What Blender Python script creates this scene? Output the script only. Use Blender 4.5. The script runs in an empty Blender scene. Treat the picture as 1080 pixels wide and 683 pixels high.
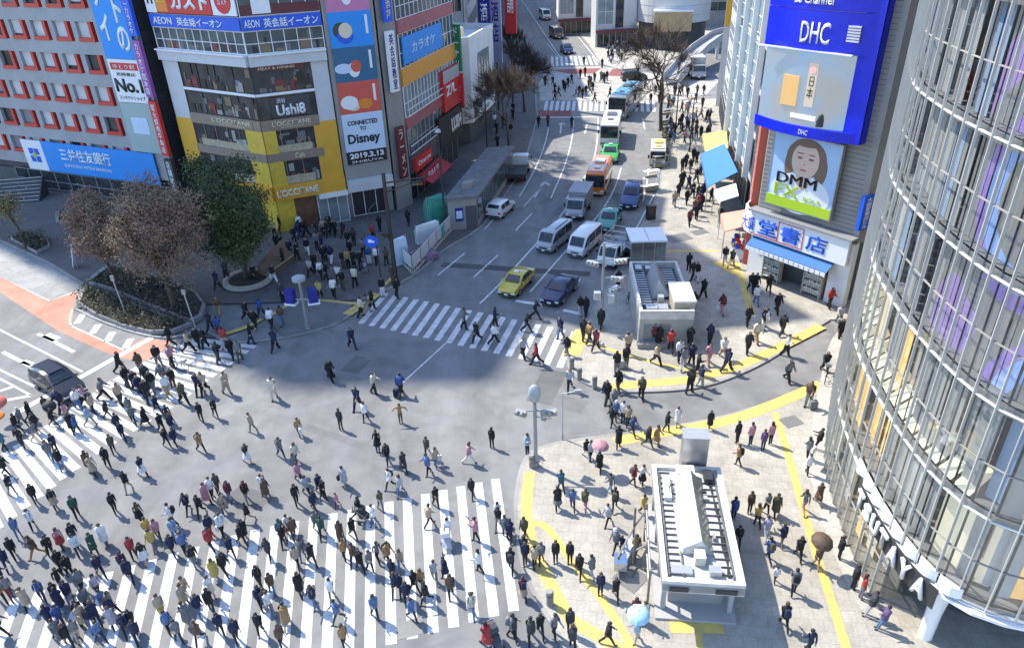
import bpy, bmesh, math, random
from mathutils import Vector, Matrix
R = math.radians
random.seed(7)
scene = bpy.context.scene
col = scene.collection

# ------------------------------------------------------------------ camera
F_PX, PITCH, ROLL, HC = 762.81, R(29.482), R(1.911), 27.6   # focal length in photo pixels, looking down, leaning, metres up
cam_d = bpy.data.cameras.new('camera')
cam_d.sensor_fit = 'HORIZONTAL'; cam_d.sensor_width = 36.0
cam_d.lens = 36.0 * F_PX / 1080.0
cam_d.clip_start = 0.5; cam_d.clip_end = 3000
cam = bpy.data.objects.new('camera', cam_d); col.objects.link(cam)
_fw = Vector((0, math.cos(PITCH), -math.sin(PITCH)))
_dn = Vector((0, -math.sin(PITCH), -math.cos(PITCH)))
_rt = Vector((1, 0, 0)) * math.cos(ROLL) + _dn * math.sin(ROLL)
_up = Vector((1, 0, 0)) * math.sin(ROLL) - _dn * math.cos(ROLL)
cam.matrix_world = Matrix(((_rt.x, _up.x, -_fw.x, 0), (_rt.y, _up.y, -_fw.y, 0), (_rt.z, _up.z, -_fw.z, HC), (0, 0, 0, 1)))
scene.camera = cam

# ------------------------------------------------------------------ light
SUN_AZ, SUN_EL = R(143), R(51)          # direction the sunlight comes from (world angle from +X), height
world = bpy.data.worlds.new('World'); scene.world = world; world.use_nodes = True
wn = world.node_tree.nodes; wl = world.node_tree.links
bg = wn['Background']; sky = wn.new('ShaderNodeTexSky')
sky.sky_type = 'NISHITA'; sky.sun_disc = False
sky.sun_elevation = SUN_EL; sky.sun_rotation = R(90) - SUN_AZ
sky.air_density = 1.0; sky.dust_density = 0.6; sky.ozone_density = 5.0
bg.inputs['Strength'].default_value = 0.15
wl.new(sky.outputs['Color'], bg.inputs['Color'])
sun_d = bpy.data.lights.new('sun', 'SUN'); sun_d.energy = 2.9; sun_d.angle = R(0.8); sun_d.color = (1.0, 0.93, 0.80)
sun = bpy.data.objects.new('sun', sun_d); col.objects.link(sun)
sd = Vector((math.cos(SUN_AZ) * math.cos(SUN_EL), math.sin(SUN_AZ) * math.cos(SUN_EL), math.sin(SUN_EL)))
sun.rotation_euler = sd.to_track_quat('Z', 'Y').to_euler()
vs = scene.view_settings
vs.view_transform = 'Standard'; vs.look = 'None'; vs.exposure = 1.5; vs.gamma = 1.0
scene.render.engine = 'CYCLES'
scene.cycles.max_bounces = 6; scene.cycles.transparent_max_bounces = 8
scene.cycles.diffuse_bounces = 2; scene.cycles.glossy_bounces = 3; scene.cycles.transmission_bounces = 3
scene.cycles.caustics_reflective = False; scene.cycles.caustics_refractive = False

# ------------------------------------------------------------------ measuring: photo pixel -> world
def ray(px, py):
    u = px - 540.0; v = py - 341.5
    c, s = math.cos(ROLL), math.sin(ROLL)
    u2 = u * c - v * s; v2 = u * s + v * c
    return Vector((u2, F_PX * math.cos(PITCH) - v2 * math.sin(PITCH), -F_PX * math.sin(PITCH) - v2 * math.cos(PITCH)))
def G(px, py, z=0.0):
    d = ray(px, py); t = (z - HC) / d.z
    return Vector((d.x * t, d.y * t, z))
def G2(px, py, z=0.0):
    g = G(px, py, z); return (g.x, g.y)

# ------------------------------------------------------------------ materials
MATS = {}
def mat(name, colr, rough=0.7, metal=0.0, noise=0.0, scale=4.0, emit=0.0, bump=0.0, spec=None):
    if name in MATS: return MATS[name]
    m = bpy.data.materials.new(name); m.use_nodes = True
    nt = m.node_tree; b = nt.nodes['Principled BSDF']
    b.inputs['Base Color'].default_value = (*colr, 1); b.inputs['Roughness'].default_value = rough
    b.inputs['Metallic'].default_value = metal
    if spec is not None: b.inputs['Specular IOR Level'].default_value = spec
    if noise or bump:
        tc = nt.nodes.new('ShaderNodeTexCoord'); nz = nt.nodes.new('ShaderNodeTexNoise')
        nz.inputs['Scale'].default_value = scale; nz.inputs['Detail'].default_value = 5
        nt.links.new(tc.outputs['Object'], nz.inputs['Vector'])
        if noise:
            mr = nt.nodes.new('ShaderNodeMapRange')
            mr.inputs['From Min'].default_value = 0.25; mr.inputs['From Max'].default_value = 0.75
            mr.inputs['To Min'].default_value = 1 - noise; mr.inputs['To Max'].default_value = 1 + noise
            mx = nt.nodes.new('ShaderNodeMix'); mx.data_type = 'RGBA'; mx.blend_type = 'MULTIPLY'
            mx.inputs['Factor'].default_value = 1
            mx.inputs[6].default_value = (*colr, 1)
            nt.links.new(nz.outputs['Fac'], mr.inputs['Value']); nt.links.new(mr.outputs[0], mx.inputs[7])
            nt.links.new(mx.outputs[2], b.inputs['Base Color'])
        if bump:
            bp = nt.nodes.new('ShaderNodeBump'); bp.inputs['Strength'].default_value = bump; bp.inputs['Distance'].default_value = 0.02
            nt.links.new(nz.outputs['Fac'], bp.inputs['Height']); nt.links.new(bp.outputs[0], b.inputs['Normal'])
    if emit:
        b.inputs['Emission Color'].default_value = (*colr, 1); b.inputs['Emission Strength'].default_value = emit
    MATS[name] = m
    return m

def ground_mat(name, c1, c2, big=0.06, fine=14.0, brick=None, rough=0.85, mortar=(0.2, 0.2, 0.2), streak=None):
    """worn paving: broad patches, fine grain, optional slab joints, tyre-worn streaks"""
    m = bpy.data.materials.new(name); m.use_nodes = True
    nt = m.node_tree; N = nt.nodes; L = nt.links; b = N['Principled BSDF']; b.inputs['Roughness'].default_value = rough
    tc = N.new('ShaderNodeTexCoord')
    n1 = N.new('ShaderNodeTexNoise'); n1.inputs['Scale'].default_value = big; n1.inputs['Detail'].default_value = 6; n1.inputs['Roughness'].default_value = 0.6
    L.new(tc.outputs['Object'], n1.inputs['Vector'])
    rp = N.new('ShaderNodeValToRGB'); rp.color_ramp.elements[0].position = 0.34; rp.color_ramp.elements[1].position = 0.66
    rp.color_ramp.elements[0].color = (*c1, 1); rp.color_ramp.elements[1].color = (*c2, 1)
    L.new(n1.outputs['Fac'], rp.inputs['Fac']); out = rp.outputs['Color']
    def mul(a, src, lo, hi, f0=0.3, f1=0.7):
        mr = N.new('ShaderNodeMapRange'); mr.inputs['From Min'].default_value = f0; mr.inputs['From Max'].default_value = f1
        mr.inputs['To Min'].default_value = lo; mr.inputs['To Max'].default_value = hi
        L.new(src, mr.inputs['Value'])
        mx = N.new('ShaderNodeMix'); mx.data_type = 'RGBA'; mx.blend_type = 'MULTIPLY'; mx.inputs['Factor'].default_value = 1
        L.new(a, mx.inputs[6]); L.new(mr.outputs[0], mx.inputs[7]); return mx.outputs[2]
    n2 = N.new('ShaderNodeTexNoise'); n2.inputs['Scale'].default_value = fine; n2.inputs['Detail'].default_value = 3
    L.new(tc.outputs['Object'], n2.inputs['Vector']); out = mul(out, n2.outputs['Fac'], 0.86, 1.1)
    n3 = N.new('ShaderNodeTexNoise'); n3.inputs['Scale'].default_value = 0.9; n3.inputs['Detail'].default_value = 4
    L.new(tc.outputs['Object'], n3.inputs['Vector']); out = mul(out, n3.outputs['Fac'], 0.88, 1.08)
    n5 = N.new('ShaderNodeTexNoise'); n5.inputs['Scale'].default_value = 0.22; n5.inputs['Detail'].default_value = 8; n5.inputs['Roughness'].default_value = 0.75; n5.inputs['Distortion'].default_value = 1.2
    L.new(tc.outputs['Object'], n5.inputs['Vector']); out = mul(out, n5.outputs['Fac'], 0.80, 1.06, 0.32, 0.55)
    if brick:
        mp = N.new('ShaderNodeMapping'); mp.inputs['Rotation'].default_value[2] = brick[2]
        L.new(tc.outputs['Object'], mp.inputs['Vector'])
        br = N.new('ShaderNodeTexBrick'); br.inputs['Scale'].default_value = 1.0
        br.inputs['Brick Width'].default_value = brick[0]; br.inputs['Row Height'].default_value = brick[1]
        br.inputs['Mortar Size'].default_value = 0.012; br.inputs['Color1'].default_value = (1, 1, 1, 1)
        br.inputs['Color2'].default_value = (0.9, 0.9, 0.9, 1); br.inputs['Mortar'].default_value = (0.7, 0.7, 0.7, 1)
        L.new(mp.outputs[0], br.inputs['Vector'])
        mx = N.new('ShaderNodeMix'); mx.data_type = 'RGBA'; mx.blend_type = 'MULTIPLY'; mx.inputs['Factor'].default_value = 1
        L.new(out, mx.inputs[6]); L.new(br.outputs['Color'], mx.inputs[7]); out = mx.outputs[2]
    if streak is not None:
        mp = N.new('ShaderNodeMapping'); mp.inputs['Rotation'].default_value[2] = streak; mp.inputs['Scale'].default_value = (0.6, 0.03, 1)
        L.new(tc.outputs['Object'], mp.inputs['Vector'])
        n4 = N.new('ShaderNodeTexNoise'); n4.inputs['Scale'].default_value = 1.0; n4.inputs['Detail'].default_value = 4
        L.new(mp.outputs[0], n4.inputs['Vector']); out = mul(out, n4.outputs['Fac'], 0.82, 1.1)
    bp = N.new('ShaderNodeBump'); bp.inputs['Strength'].default_value = 0.15; bp.inputs['Distance'].default_value = 0.02
    L.new(n2.outputs['Fac'], bp.inputs['Height']); L.new(bp.outputs[0], b.inputs['Normal'])
    L.new(out, b.inputs['Base Color'])
    MATS[name] = m
    return m

def paint_mat(name, colr, wear=0.35):
    """road paint with scuffs that let the grey underneath through"""
    m = bpy.data.materials.new(name); m.use_nodes = True
    nt = m.node_tree; N = nt.nodes; L = nt.links; b = N['Principled BSDF']; b.inputs['Roughness'].default_value = 0.7
    tc = N.new('ShaderNodeTexCoord'); n = N.new('ShaderNodeTexNoise'); n.inputs['Scale'].default_value = 1.6; n.inputs['Detail'].default_value = 10; n.inputs['Roughness'].default_value = 0.7
    L.new(tc.outputs['Object'], n.inputs['Vector'])
    rp = N.new('ShaderNodeValToRGB'); rp.color_ramp.elements[0].position = 0.34; rp.color_ramp.elements[1].position = 0.62
    k = 1 - wear
    rp.color_ramp.elements[0].color = (colr[0] * k + .16 * wear, colr[1] * k + .16 * wear, colr[2] * k + .16 * wear, 1)
    rp.color_ramp.elements[1].color = (*colr, 1)
    L.new(n.outputs['Fac'], rp.inputs['Fac']); L.new(rp.outputs['Color'], b.inputs['Base Color'])
    MATS[name] = m
    return m

def glass_mat(name, tint=(0.75, 0.8, 0.82), thru=0.55, rough=0.03, graze=0.9):
    m = bpy.data.materials.new(name); m.use_nodes = True
    nt = m.node_tree; N = nt.nodes; L = nt.links
    for n in list(N): N.remove(n)
    o = N.new('ShaderNodeOutputMaterial'); tr = N.new('ShaderNodeBsdfTransparent'); gl = N.new('ShaderNodeBsdfGlossy')
    tr.inputs['Color'].default_value = (*tint, 1); gl.inputs['Roughness'].default_value = rough
    gl.inputs['Color'].default_value = (0.9, 0.92, 0.95, 1)
    lw = N.new('ShaderNodeLayerWeight'); lw.inputs['Blend'].default_value = 0.35
    mr = N.new('ShaderNodeMapRange'); mr.inputs['To Min'].default_value = 1 - thru; mr.inputs['To Max'].default_value = graze
    L.new(lw.outputs['Fresnel'], mr.inputs['Value'])
    mx = N.new('ShaderNodeMixShader'); L.new(mr.outputs[0], mx.inputs['Fac'])
    L.new(tr.outputs[0], mx.inputs[1]); L.new(gl.outputs[0], mx.inputs[2]); L.new(mx.outputs[0], o.inputs['Surface'])
    MATS[name] = m
    return m

# ------------------------------------------------------------------ mesh helpers
def tag(o, label=None, cat=None, group=None, kind=None):
    if label: o['label'] = label
    if cat: o['category'] = cat
    if group: o['group'] = group
    if kind: o['kind'] = kind
    return o
def link(o, parent=None):
    col.objects.link(o)
    if parent is not None: o.parent = parent
    return o
def empty(name, loc=(0, 0, 0), rz=0.0, label=None, cat=None, group=None):
    o = bpy.data.objects.new(name, None); o.location = loc; o.rotation_euler = (0, 0, rz); o.empty_display_size = 0.3
    link(o); tag(o, label, cat, group); return o

class MB:
    def __init__(self): self.v = []; self.f = []; self.mi = []; self.cur = 0
    def face(self, pts):
        n = len(self.v); self.v += [tuple(p) for p in pts]; self.f.append(tuple(range(n, n + len(pts)))); self.mi.append(self.cur); return self
    def add(self, vs, fs):
        n = len(self.v); self.v += [tuple(p) for p in vs]
        for f in fs: self.f.append(tuple(n + i for i in f)); self.mi.append(self.cur)
        return self
    def hexa(self, a):   # 8 corners: bottom 4 ccw, top 4 ccw
        return self.add(a, [(3, 2, 1, 0), (4, 5, 6, 7), (0, 1, 5, 4), (1, 2, 6, 5), (2, 3, 7, 6), (3, 0, 4, 7)])
    def box(self, cx, cy, cz, sx, sy, sz, rz=0.0):
        c, s = math.cos(rz), math.sin(rz); P = []
        for dz in (-.5, .5):
            for dx, dy in ((-.5, -.5), (.5, -.5), (.5, .5), (-.5, .5)):
                x, y = dx * sx, dy * sy; P.append((cx + x * c - y * s, cy + x * s + y * c, cz + dz * sz))
        return self.hexa(P)
    def prism(self, poly, z0, z1):
        a = sum(poly[i][0] * poly[(i + 1) % len(poly)][1] - poly[(i + 1) % len(poly)][0] * poly[i][1] for i in range(len(poly)))
        if a < 0: poly = poly[::-1]
        n = len(poly)
        return self.add([(p[0], p[1], z0) for p in poly] + [(p[0], p[1], z1) for p in poly],
                        [tuple(range(n - 1, -1, -1)), tuple(range(n, 2 * n))] + [(i, (i + 1) % n, n + (i + 1) % n, n + i) for i in range(n)])
    def tube(self, p, q, r0, r1=None, n=8, cap=True):
        if r1 is None: r1 = r0
        p = Vector(p); q = Vector(q); d = q - p
        if d.length < 1e-6: return self
        d.normalize(); a = d.orthogonal().normalized(); b = d.cross(a); P = []
        for c, r in ((p, r0), (q, r1)):
            for i in range(n):
                t = 2 * math.pi * i / n; P.append(c + (a * math.cos(t) + b * math.sin(t)) * r)
        F = [(i, (i + 1) % n, n + (i + 1) % n, n + i) for i in range(n)]
        if cap: F += [tuple(range(n - 1, -1, -1)), tuple(range(n, 2 * n))]
        return self.add(P, F)
    def path(self, pts, r, n=6):
        for a, b in zip(pts[:-1], pts[1:]): self.tube(a, b, r, r, n)
        return self
    def lathe(self, prof, c=(0, 0, 0), n=16, sx=1, sy=1):
        P = []; F = []
        for r, z in prof:
            for i in range(n):
                t = 2 * math.pi * i / n; P.append((c[0] + r * math.cos(t) * sx, c[1] + r * math.sin(t) * sy, c[2] + z))
        for k in range(len(prof) - 1):
            for i in range(n):
                F.append((k * n + i, k * n + (i + 1) % n, (k + 1) * n + (i + 1) % n, (k + 1) * n + i))
        F.append(tuple(range(n - 1, -1, -1))); F.append(tuple(range((len(prof) - 1) * n, len(prof) * n)))
        return self.add(P, F)
    def loft(self, secs, caps=True):
        n = len(secs[0]); P = [p for s in secs for p in s]; F = []
        for k in range(len(secs) - 1):
            for i in range(n): F.append((k * n + i, k * n + (i + 1) % n, (k + 1) * n + (i + 1) % n, (k + 1) * n + i))
        if caps: F += [tuple(range(n - 1, -1, -1)), tuple(range((len(secs) - 1) * n, len(secs) * n))]
        return self.add(P, F)
    def build(self, name, mats, parent=None, smooth=None, loc=None, fix=True):
        if not isinstance(mats, (list, tuple)): mats = [mats]
        sub = Vector(loc) if loc is not None else Vector((0, 0, 0)); off = sub.copy()
        p = parent
        while p is not None: sub += p.location; p = p.parent
        if not self.world: sub = Vector((0, 0, 0))
        me = bpy.data.meshes.new(name)
        me.from_pydata([(x - sub.x, y - sub.y, z - sub.z) for x, y, z in self.v], [], self.f)
        for m in mats: me.materials.append(m)
        if len(mats) > 1: me.polygons.foreach_set('material_index', self.mi)
        me.update()
        if fix:
            bm = bmesh.new(); bm.from_mesh(me); bmesh.ops.recalc_face_normals(bm, faces=bm.faces); bm.to_mesh(me); bm.free()
        if smooth is not None:
            me.polygons.foreach_set('use_smooth', [True] * len(me.polygons)); me.set_sharp_from_angle(angle=R(smooth))
        o = bpy.data.objects.new(name, me)
        o.location = off
        link(o, parent); return o
    world = True       # vertices are given in world coordinates
class LB(MB):
    world = False      # vertices are given in the parent's own coordinates

# text turned into a mesh, fitted to a box: origin o (lower left), x axis u, up axis v
def text_mesh(body, name, o, u, v, w, h, m, parent, depth=0.02, keep=False, bold=0.0, line=1.0, center=True):
    cu = bpy.data.curves.new(name, 'FONT'); cu.body = body; cu.size = 1; cu.extrude = 0; cu.space_line = line
    cu.resolution_u = 3; cu.align_x = 'CENTER' if '\n' in body else 'LEFT'; cu.offset = bold
    t = bpy.data.objects.new(name, cu); col.objects.link(t)
    dg = bpy.context.evaluated_depsgraph_get()
    me = bpy.data.meshes.new_from_object(t.evaluated_get(dg)); bpy.data.objects.remove(t); bpy.data.curves.remove(cu)
    xs = [q.co.x for q in me.vertices]; ys = [q.co.y for q in me.vertices]
    if not xs: return None
    x0, x1, y0, y1 = min(xs), max(xs), min(ys), max(ys)
    sx = w / max(x1 - x0, 1e-5); sy = h / max(y1 - y0, 1e-5)
    ox = oy = 0
    if keep:
        s = min(sx, sy); ox = (w - s * (x1 - x0)) / 2 ; oy = (h - s * (y1 - y0)) / 2; sx = sy = s
    u = Vector(u).normalized(); v = Vector(v).normalized(); n = u.cross(v)
    bm = bmesh.new(); bm.from_mesh(me)
    bmesh.ops.remove_doubles(bm, verts=bm.verts, dist=1e-5)
    r = bmesh.ops.extrude_face_region(bm, geom=list(bm.faces)); top = [e for e in r['geom'] if isinstance(e, bmesh.types.BMVert)]
    tops = set(top); tot = Vector((0, 0, 0)); p = parent
    while p is not None: tot += p.location; p = p.parent
    for q in bm.verts:
        q.co = Vector(o) + u * ((q.co.x - x0) * sx + ox) + v * ((q.co.y - y0) * sy + oy) + n * (depth if q in tops else 0) - tot
    bmesh.ops.recalc_face_normals(bm, faces=bm.faces)
    bm.to_mesh(me); bm.free(); me.materials.clear(); me.materials.append(m); me.name = name
    ob = bpy.data.objects.new(name, me); link(ob, parent); return ob

class Fac:
    """a vertical facade standing on the ground line p0 -> p1 (left to right as seen)"""
    def __init__(self, p0, p1):
        self.p0 = Vector((p0[0], p0[1], 0)); d = Vector((p1[0], p1[1], 0)) - self.p0; self.L = d.length
        self.u = d.normalized(); self.n = self.u.cross(Vector((0, 0, 1)))
        self.rz = math.atan2(self.u.y, self.u.x)
    def px(self, x, y, d=0.0):
        r = ray(x, y); c = Vector((0, 0, HC)); q = self.p0 + self.n * d
        t = (q - c).dot(self.n) / r.dot(self.n); h = c + r * t
        return ((h - q).dot(self.u), h.z)
    def at(self, s, z, d=0.0): return self.p0 + self.u * s + self.n * d + Vector((0, 0, z))
    def slab(self, mb, s0, s1, z0, z1, d0, d1):
        a = [self.at(s0, z0, d1), self.at(s1, z0, d1), self.at(s1, z0, d0), self.at(s0, z0, d0)]
        return mb.hexa(a + [p + Vector((0, 0, z1 - z0)) for p in a])
    def text(self, body, s0, s1, z0, z1, d, m, parent, name='lettering', depth=0.03, keep=False, bold=0.0, line=1.0):
        return text_mesh(body, name, self.at(s0, z0, d), self.u, (0, 0, 1), s1 - s0, z1 - z0, m, parent, depth, keep, bold, line)
# ================================================================== SETTING: ground, pavements, markings
asphalt = ground_mat('asphalt', (0.165, 0.166, 0.168), (0.215, 0.214, 0.210), 0.05, 20, streak=R(-12))
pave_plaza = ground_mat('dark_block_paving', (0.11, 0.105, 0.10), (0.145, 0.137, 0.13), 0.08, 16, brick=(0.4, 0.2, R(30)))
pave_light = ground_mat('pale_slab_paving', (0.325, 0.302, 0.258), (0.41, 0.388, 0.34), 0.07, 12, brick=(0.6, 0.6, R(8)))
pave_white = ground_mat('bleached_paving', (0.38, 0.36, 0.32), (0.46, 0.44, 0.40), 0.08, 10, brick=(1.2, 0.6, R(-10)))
kerb_m = ground_mat('kerb_stone', (0.24, 0.235, 0.225), (0.31, 0.30, 0.29), 0.3, 10)
white_p = paint_mat('road_white_paint', (0.66, 0.66, 0.65), 0.5)
yellow_p = paint_mat('tactile_yellow', (0.60, 0.45, 0.11), 0.45)
red_p = ground_mat('salmon_road_surface', (0.40, 0.19, 0.13), (0.50, 0.25, 0.18), 0.12, 16)
grey_lane = ground_mat('grey_lane_paving', (0.27, 0.275, 0.27), (0.36, 0.36, 0.35), 0.15, 8, brick=(0.9, 0.3, R(35)))
darkred_p = ground_mat('dull_red_road_surface', (0.22, 0.07, 0.07), (0.28, 0.09, 0.09), 0.12, 16)
band_m = ground_mat('dark_road_joint', (0.06, 0.06, 0.06), (0.085, 0.083, 0.08), 0.2, 16)

g = MB(); g.face([(-700, -60, 0), (700, -60, 0), (700, 1500, 0), (-700, 1500, 0)])
tag(g.build('ground', asphalt, fix=False), kind='structure')

def arc_smooth(pts, k=2):
    """Chaikin corner cutting of an open polyline"""
    for _ in range(k):
        q = [pts[0]]
        for a, b in zip(pts[:-1], pts[1:]):
            q += [(a[0] * .75 + b[0] * .25, a[1] * .75 + b[1] * .25), (a[0] * .25 + b[0] * .75, a[1] * .25 + b[1] * .75)]
        pts = q + [pts[-1]]
    return pts
def tri_sheet(mb, poly, z):
    bm = bmesh.new(); vs = [bm.verts.new((p[0], p[1], z)) for p in poly]
    es = [bm.edges.new((vs[i], vs[(i + 1) % len(vs)])) for i in range(len(vs))]
    bmesh.ops.triangle_fill(bm, edges=es, use_beauty=True, use_dissolve=False)
    bm.verts.index_update()
    P = [tuple(v.co) for v in bm.verts]; F = []
    for f in bm.faces:
        ids = [v.index for v in f.verts]
        if f.normal.z < 0: ids = ids[::-1]
        F.append(tuple(ids))
    bm.free(); mb.add(P, F)
def pavement(name, edge, rest, m, h=0.12, kw=0.22):
    """raised pavement: its kerb runs along 'edge', 'rest' closes the outline out of sight"""
    poly = edge + rest
    mb = MB(); tri_sheet(mb, poly, h)
    for a, b in zip(poly, poly[1:] + poly[:1]):
        mb.add([(a[0], a[1], 0), (b[0], b[1], 0), (b[0], b[1], h), (a[0], a[1], h)], [(0, 1, 2, 3)])
    o = tag(mb.build(name, m, fix=True), kind='structure')
    ribbon('kerb', edge, kw, 0.0, h + 0.004, kerb_m)
    return o
def offset_line(pts, w):
    out = []
    for i, p in enumerate(pts):
        a = Vector(pts[max(i - 1, 0)]); b = Vector(pts[min(i + 1, len(pts) - 1)]); d = (b - a)
        d = d.normalized() if d.length > 1e-6 else Vector((1, 0)); n = Vector((-d.y, d.x))
        out.append((p[0] + n.x * w, p[1] + n.y * w))
    return out
def ribbon(name, pts, w, z0, z1, m, kind='structure', side=0.5):
    l = offset_line(pts, w * side); r = offset_line(pts, -w * (1 - side)); mb = MB(); n = len(pts)
    P = [(x, y, z1) for x, y in l] + [(x, y, z1) for x, y in r]
    F = [(i, n + i, n + i + 1, i + 1) for i in range(n - 1)]
    if z1 - z0 > 0.02:
        P += [(x, y, z0) for x, y in l] + [(x, y, z0) for x, y in r]
        F += [(2 * n + i, i, i + 1, 2 * n + i + 1) for i in range(n - 1)] + [(n + i, 3 * n + i, 3 * n + i + 1, n + i + 1) for i in range(n - 1)]
        F += [(0, 2 * n, 3 * n, n), (n - 1, 2 * n - 1, 4 * n - 1, 3 * n - 1)]
    mb.add(P, F)
    return tag(mb.build(name, m), kind=kind)
def PX(l): return [G2(*p) for p in l]

# pavement in front of the bank and the shops on the left
e_left = PX([(-120, 215), (0, 254), (50, 277), (88, 300), (79, 326)]) + arc_smooth(PX([(79, 326), (110, 341), (150, 354), (182, 358), (206, 350), (218, 350), (240, 361), (262, 362), (300, 357), (332, 350), (362, 340), (380, 322), (402, 309), (437, 292), (470, 262), (500, 247), (520, 226), (535, 203), (550, 180), (560, 150), (567, 122)]), 2) \
    + PX([(566, 118), (565, 104), (566, 72), (557, 48), (545, 22), (530, -10)])
SIDE = 0.12
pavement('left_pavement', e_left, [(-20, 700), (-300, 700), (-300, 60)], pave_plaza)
# pavement along the right of the centre road
e_right = PX([(704, 108), (705, 128), (702, 160), (697, 190), (690, 215), (667, 258), (641, 303), (617, 340)]) + arc_smooth(PX([(617, 340), (604, 360), (599, 378), (600, 391), (613, 403), (636, 412), (660, 414), (700, 413), (735, 410), (772, 399), (815, 378), (848, 354), (874, 338)]), 2)
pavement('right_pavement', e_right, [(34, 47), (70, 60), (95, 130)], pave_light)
# pavement in front of the glass building
e_low = arc_smooth(PX([(606, 720), (590, 668), (570, 640), (553, 606), (546, 570), (543, 535), (548, 499), (556, 480), (574, 471), (607, 465), (647, 460), (700, 452), (750, 444), (800, 430), (850, 410), (872, 398), (890, 385)]), 2)
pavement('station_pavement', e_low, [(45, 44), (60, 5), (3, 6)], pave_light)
# bright square beyond the centre road, and pavement further up
sq = MB(); tri_sheet(sq, PX([(578, 71), (634, 70), (690, 78), (760, 84), (745, 100), (704, 108), (690, 107), (622, 106), (570, 106), (568, 88)]), 0.008)
tag(sq.build('square_paving', pave_white), kind='structure')
pavement('far_pavement', PX([(596, 20), (620, 46), (634, 68), (655, 74), (700, 70), (720, 62)]), PX([(800, 40), (800, -10), (640, -40), (585, -10)]), pave_white)
fr = MB(); tri_sheet(fr, PX([(562, 116), (603, 116), (602, 124), (562, 124)]), 0.004); tri_sheet(fr, PX([(580, 74), (600, 73), (634, 72), (626, 78), (600, 78)]), 0.010)
tri_sheet(fr, PX([(646, 73), (668, 72), (664, 81), (640, 80)]), 0.012)
tag(fr.build('red_road_patches', darkred_p), kind='structure')

# salmon strip and grey lane beside the left road
lane = MB(); tri_sheet(lane, PX([(-60, 236), (0, 256), (50, 279), (90, 303), (53, 317), (0, 292), (-60, 268)]), 0.010)
tag(lane.build('grey_parking_lane', grey_lane), kind='structure')
sal = MB(); tri_sheet(sal, PX([(-60, 268), (0, 292), (53, 317), (90, 304), (78, 326), (75, 344), (100, 356), (130, 370), (150, 357), (182, 360), (160, 379), (138, 380), (118, 374), (90, 362), (60, 348), (30, 328), (0, 308), (-60, 280)]), 0.006)
tag(sal.build('salmon_road_strip', red_p), kind='structure')

def stripe(mb, a, b, w, z=0.006):
    a = Vector(a); b = Vector(b); d = (b - a).normalized(); n = Vector((-d.y, d.x)) * w / 2
    mb.add([(a.x - n.x, a.y - n.y, z), (b.x - n.x, b.y - n.y, z), (b.x + n.x, b.y + n.y, z), (a.x + n.x, a.y + n.y, z)], [(0, 1, 2, 3)])
def lerp2(a, b, t): return (a[0] + (b[0] - a[0]) * t, a[1] + (b[1] - a[1]) * t)
def polyt(pts, t):
    d = [math.dist(a, b) for a, b in zip(pts[:-1], pts[1:])]; L = sum(d) * t
    for i, x in enumerate(d):
        if L <= x or i == len(d) - 1: return lerp2(pts[i], pts[i + 1], L / x)
        L -= x
def crosswalk(name, A, B, n, w):
    mb = MB()
    for i in range(n):
        t = (i + .5) / n
        stripe(mb, polyt(A, t), polyt(B, t), w)
    return tag(mb.build(name, white_p), kind='structure')
crosswalk('central_crosswalk', PX([(402, 308), (613, 351)]), PX([(375, 340), (597, 389)]), 18, 0.47)
crosswalk('lower_crosswalk', [(-0.75, 31.3), (-6.8, 29.7), (-14.1, 27.8), (-18.8, 25.9), (-24.5, 23.8)], [(0.1, 22.4), (-5.9, 20.7), (-12.4, 18.6), (-17.0, 16.9), (-22.0, 14.9)], 25, 0.48)
crosswalk('left_crosswalk', PX([(209, 356), (185, 364), (155, 380), (112, 404), (62, 440), (0, 480), (-60, 520)]), PX([(274, 363), (262, 371), (240, 387), (214, 405), (192, 423), (106, 477), (68, 504), (12, 547), (-40, 588)]), 27, 0.48)
crosswalk('far_crosswalk', PX([(574, 106.5), (692, 107)]), PX([(572, 116.5), (693, 118)]), 20, 0.5)
crosswalk('farthest_crosswalk', PX([(580, 60), (628, 59)]), PX([(580, 70), (632, 68.5)]), 10, 0.55)

lines = MB()
def ln(p, q, w=0.15): stripe(lines, G2(*p), G2(*q), w, 0.009)
def pl(pts, w=0.15):
    q = arc_smooth(PX(pts), 2)
    for a, b in zip(q[:-1], q[1:]): stripe(lines, a, b, w, 0.009)
# left road
ln((12, 438), (160, 356), 0.5)
pl([(-40, 326), (0, 348), (50, 373), (87, 392)], 0.16); ln((3, 371), (34, 387), 0.3); ln((24, 381), (34, 384), 0.45)
pl([(-30, 374), (0, 390), (48, 413)], 0.16); ln((0, 412), (13, 408), 0.3); ln((0, 423), (33, 417), 0.3)
pl([(-30, 384), (0, 399), (33, 417)], 0.16); ln((40, 352), (60, 361), 0.3); ln((60, 362), (78, 371), 0.3); ln((48, 353), (60, 358), 0.7)
for a, b in (((88, 331), (81, 341)), ((104, 342), (97, 352)), ((119, 350), (113, 360)), ((138, 357), (132, 367))): ln(a, b, 0.55)
ln((74, 343), (130, 369), 0.12); pl([(77, 325), (73, 336), (75, 344)], 0.12); ln((52, 317), (90, 304), 0.14); ln((0, 291), (52, 317), 0.14)
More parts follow.
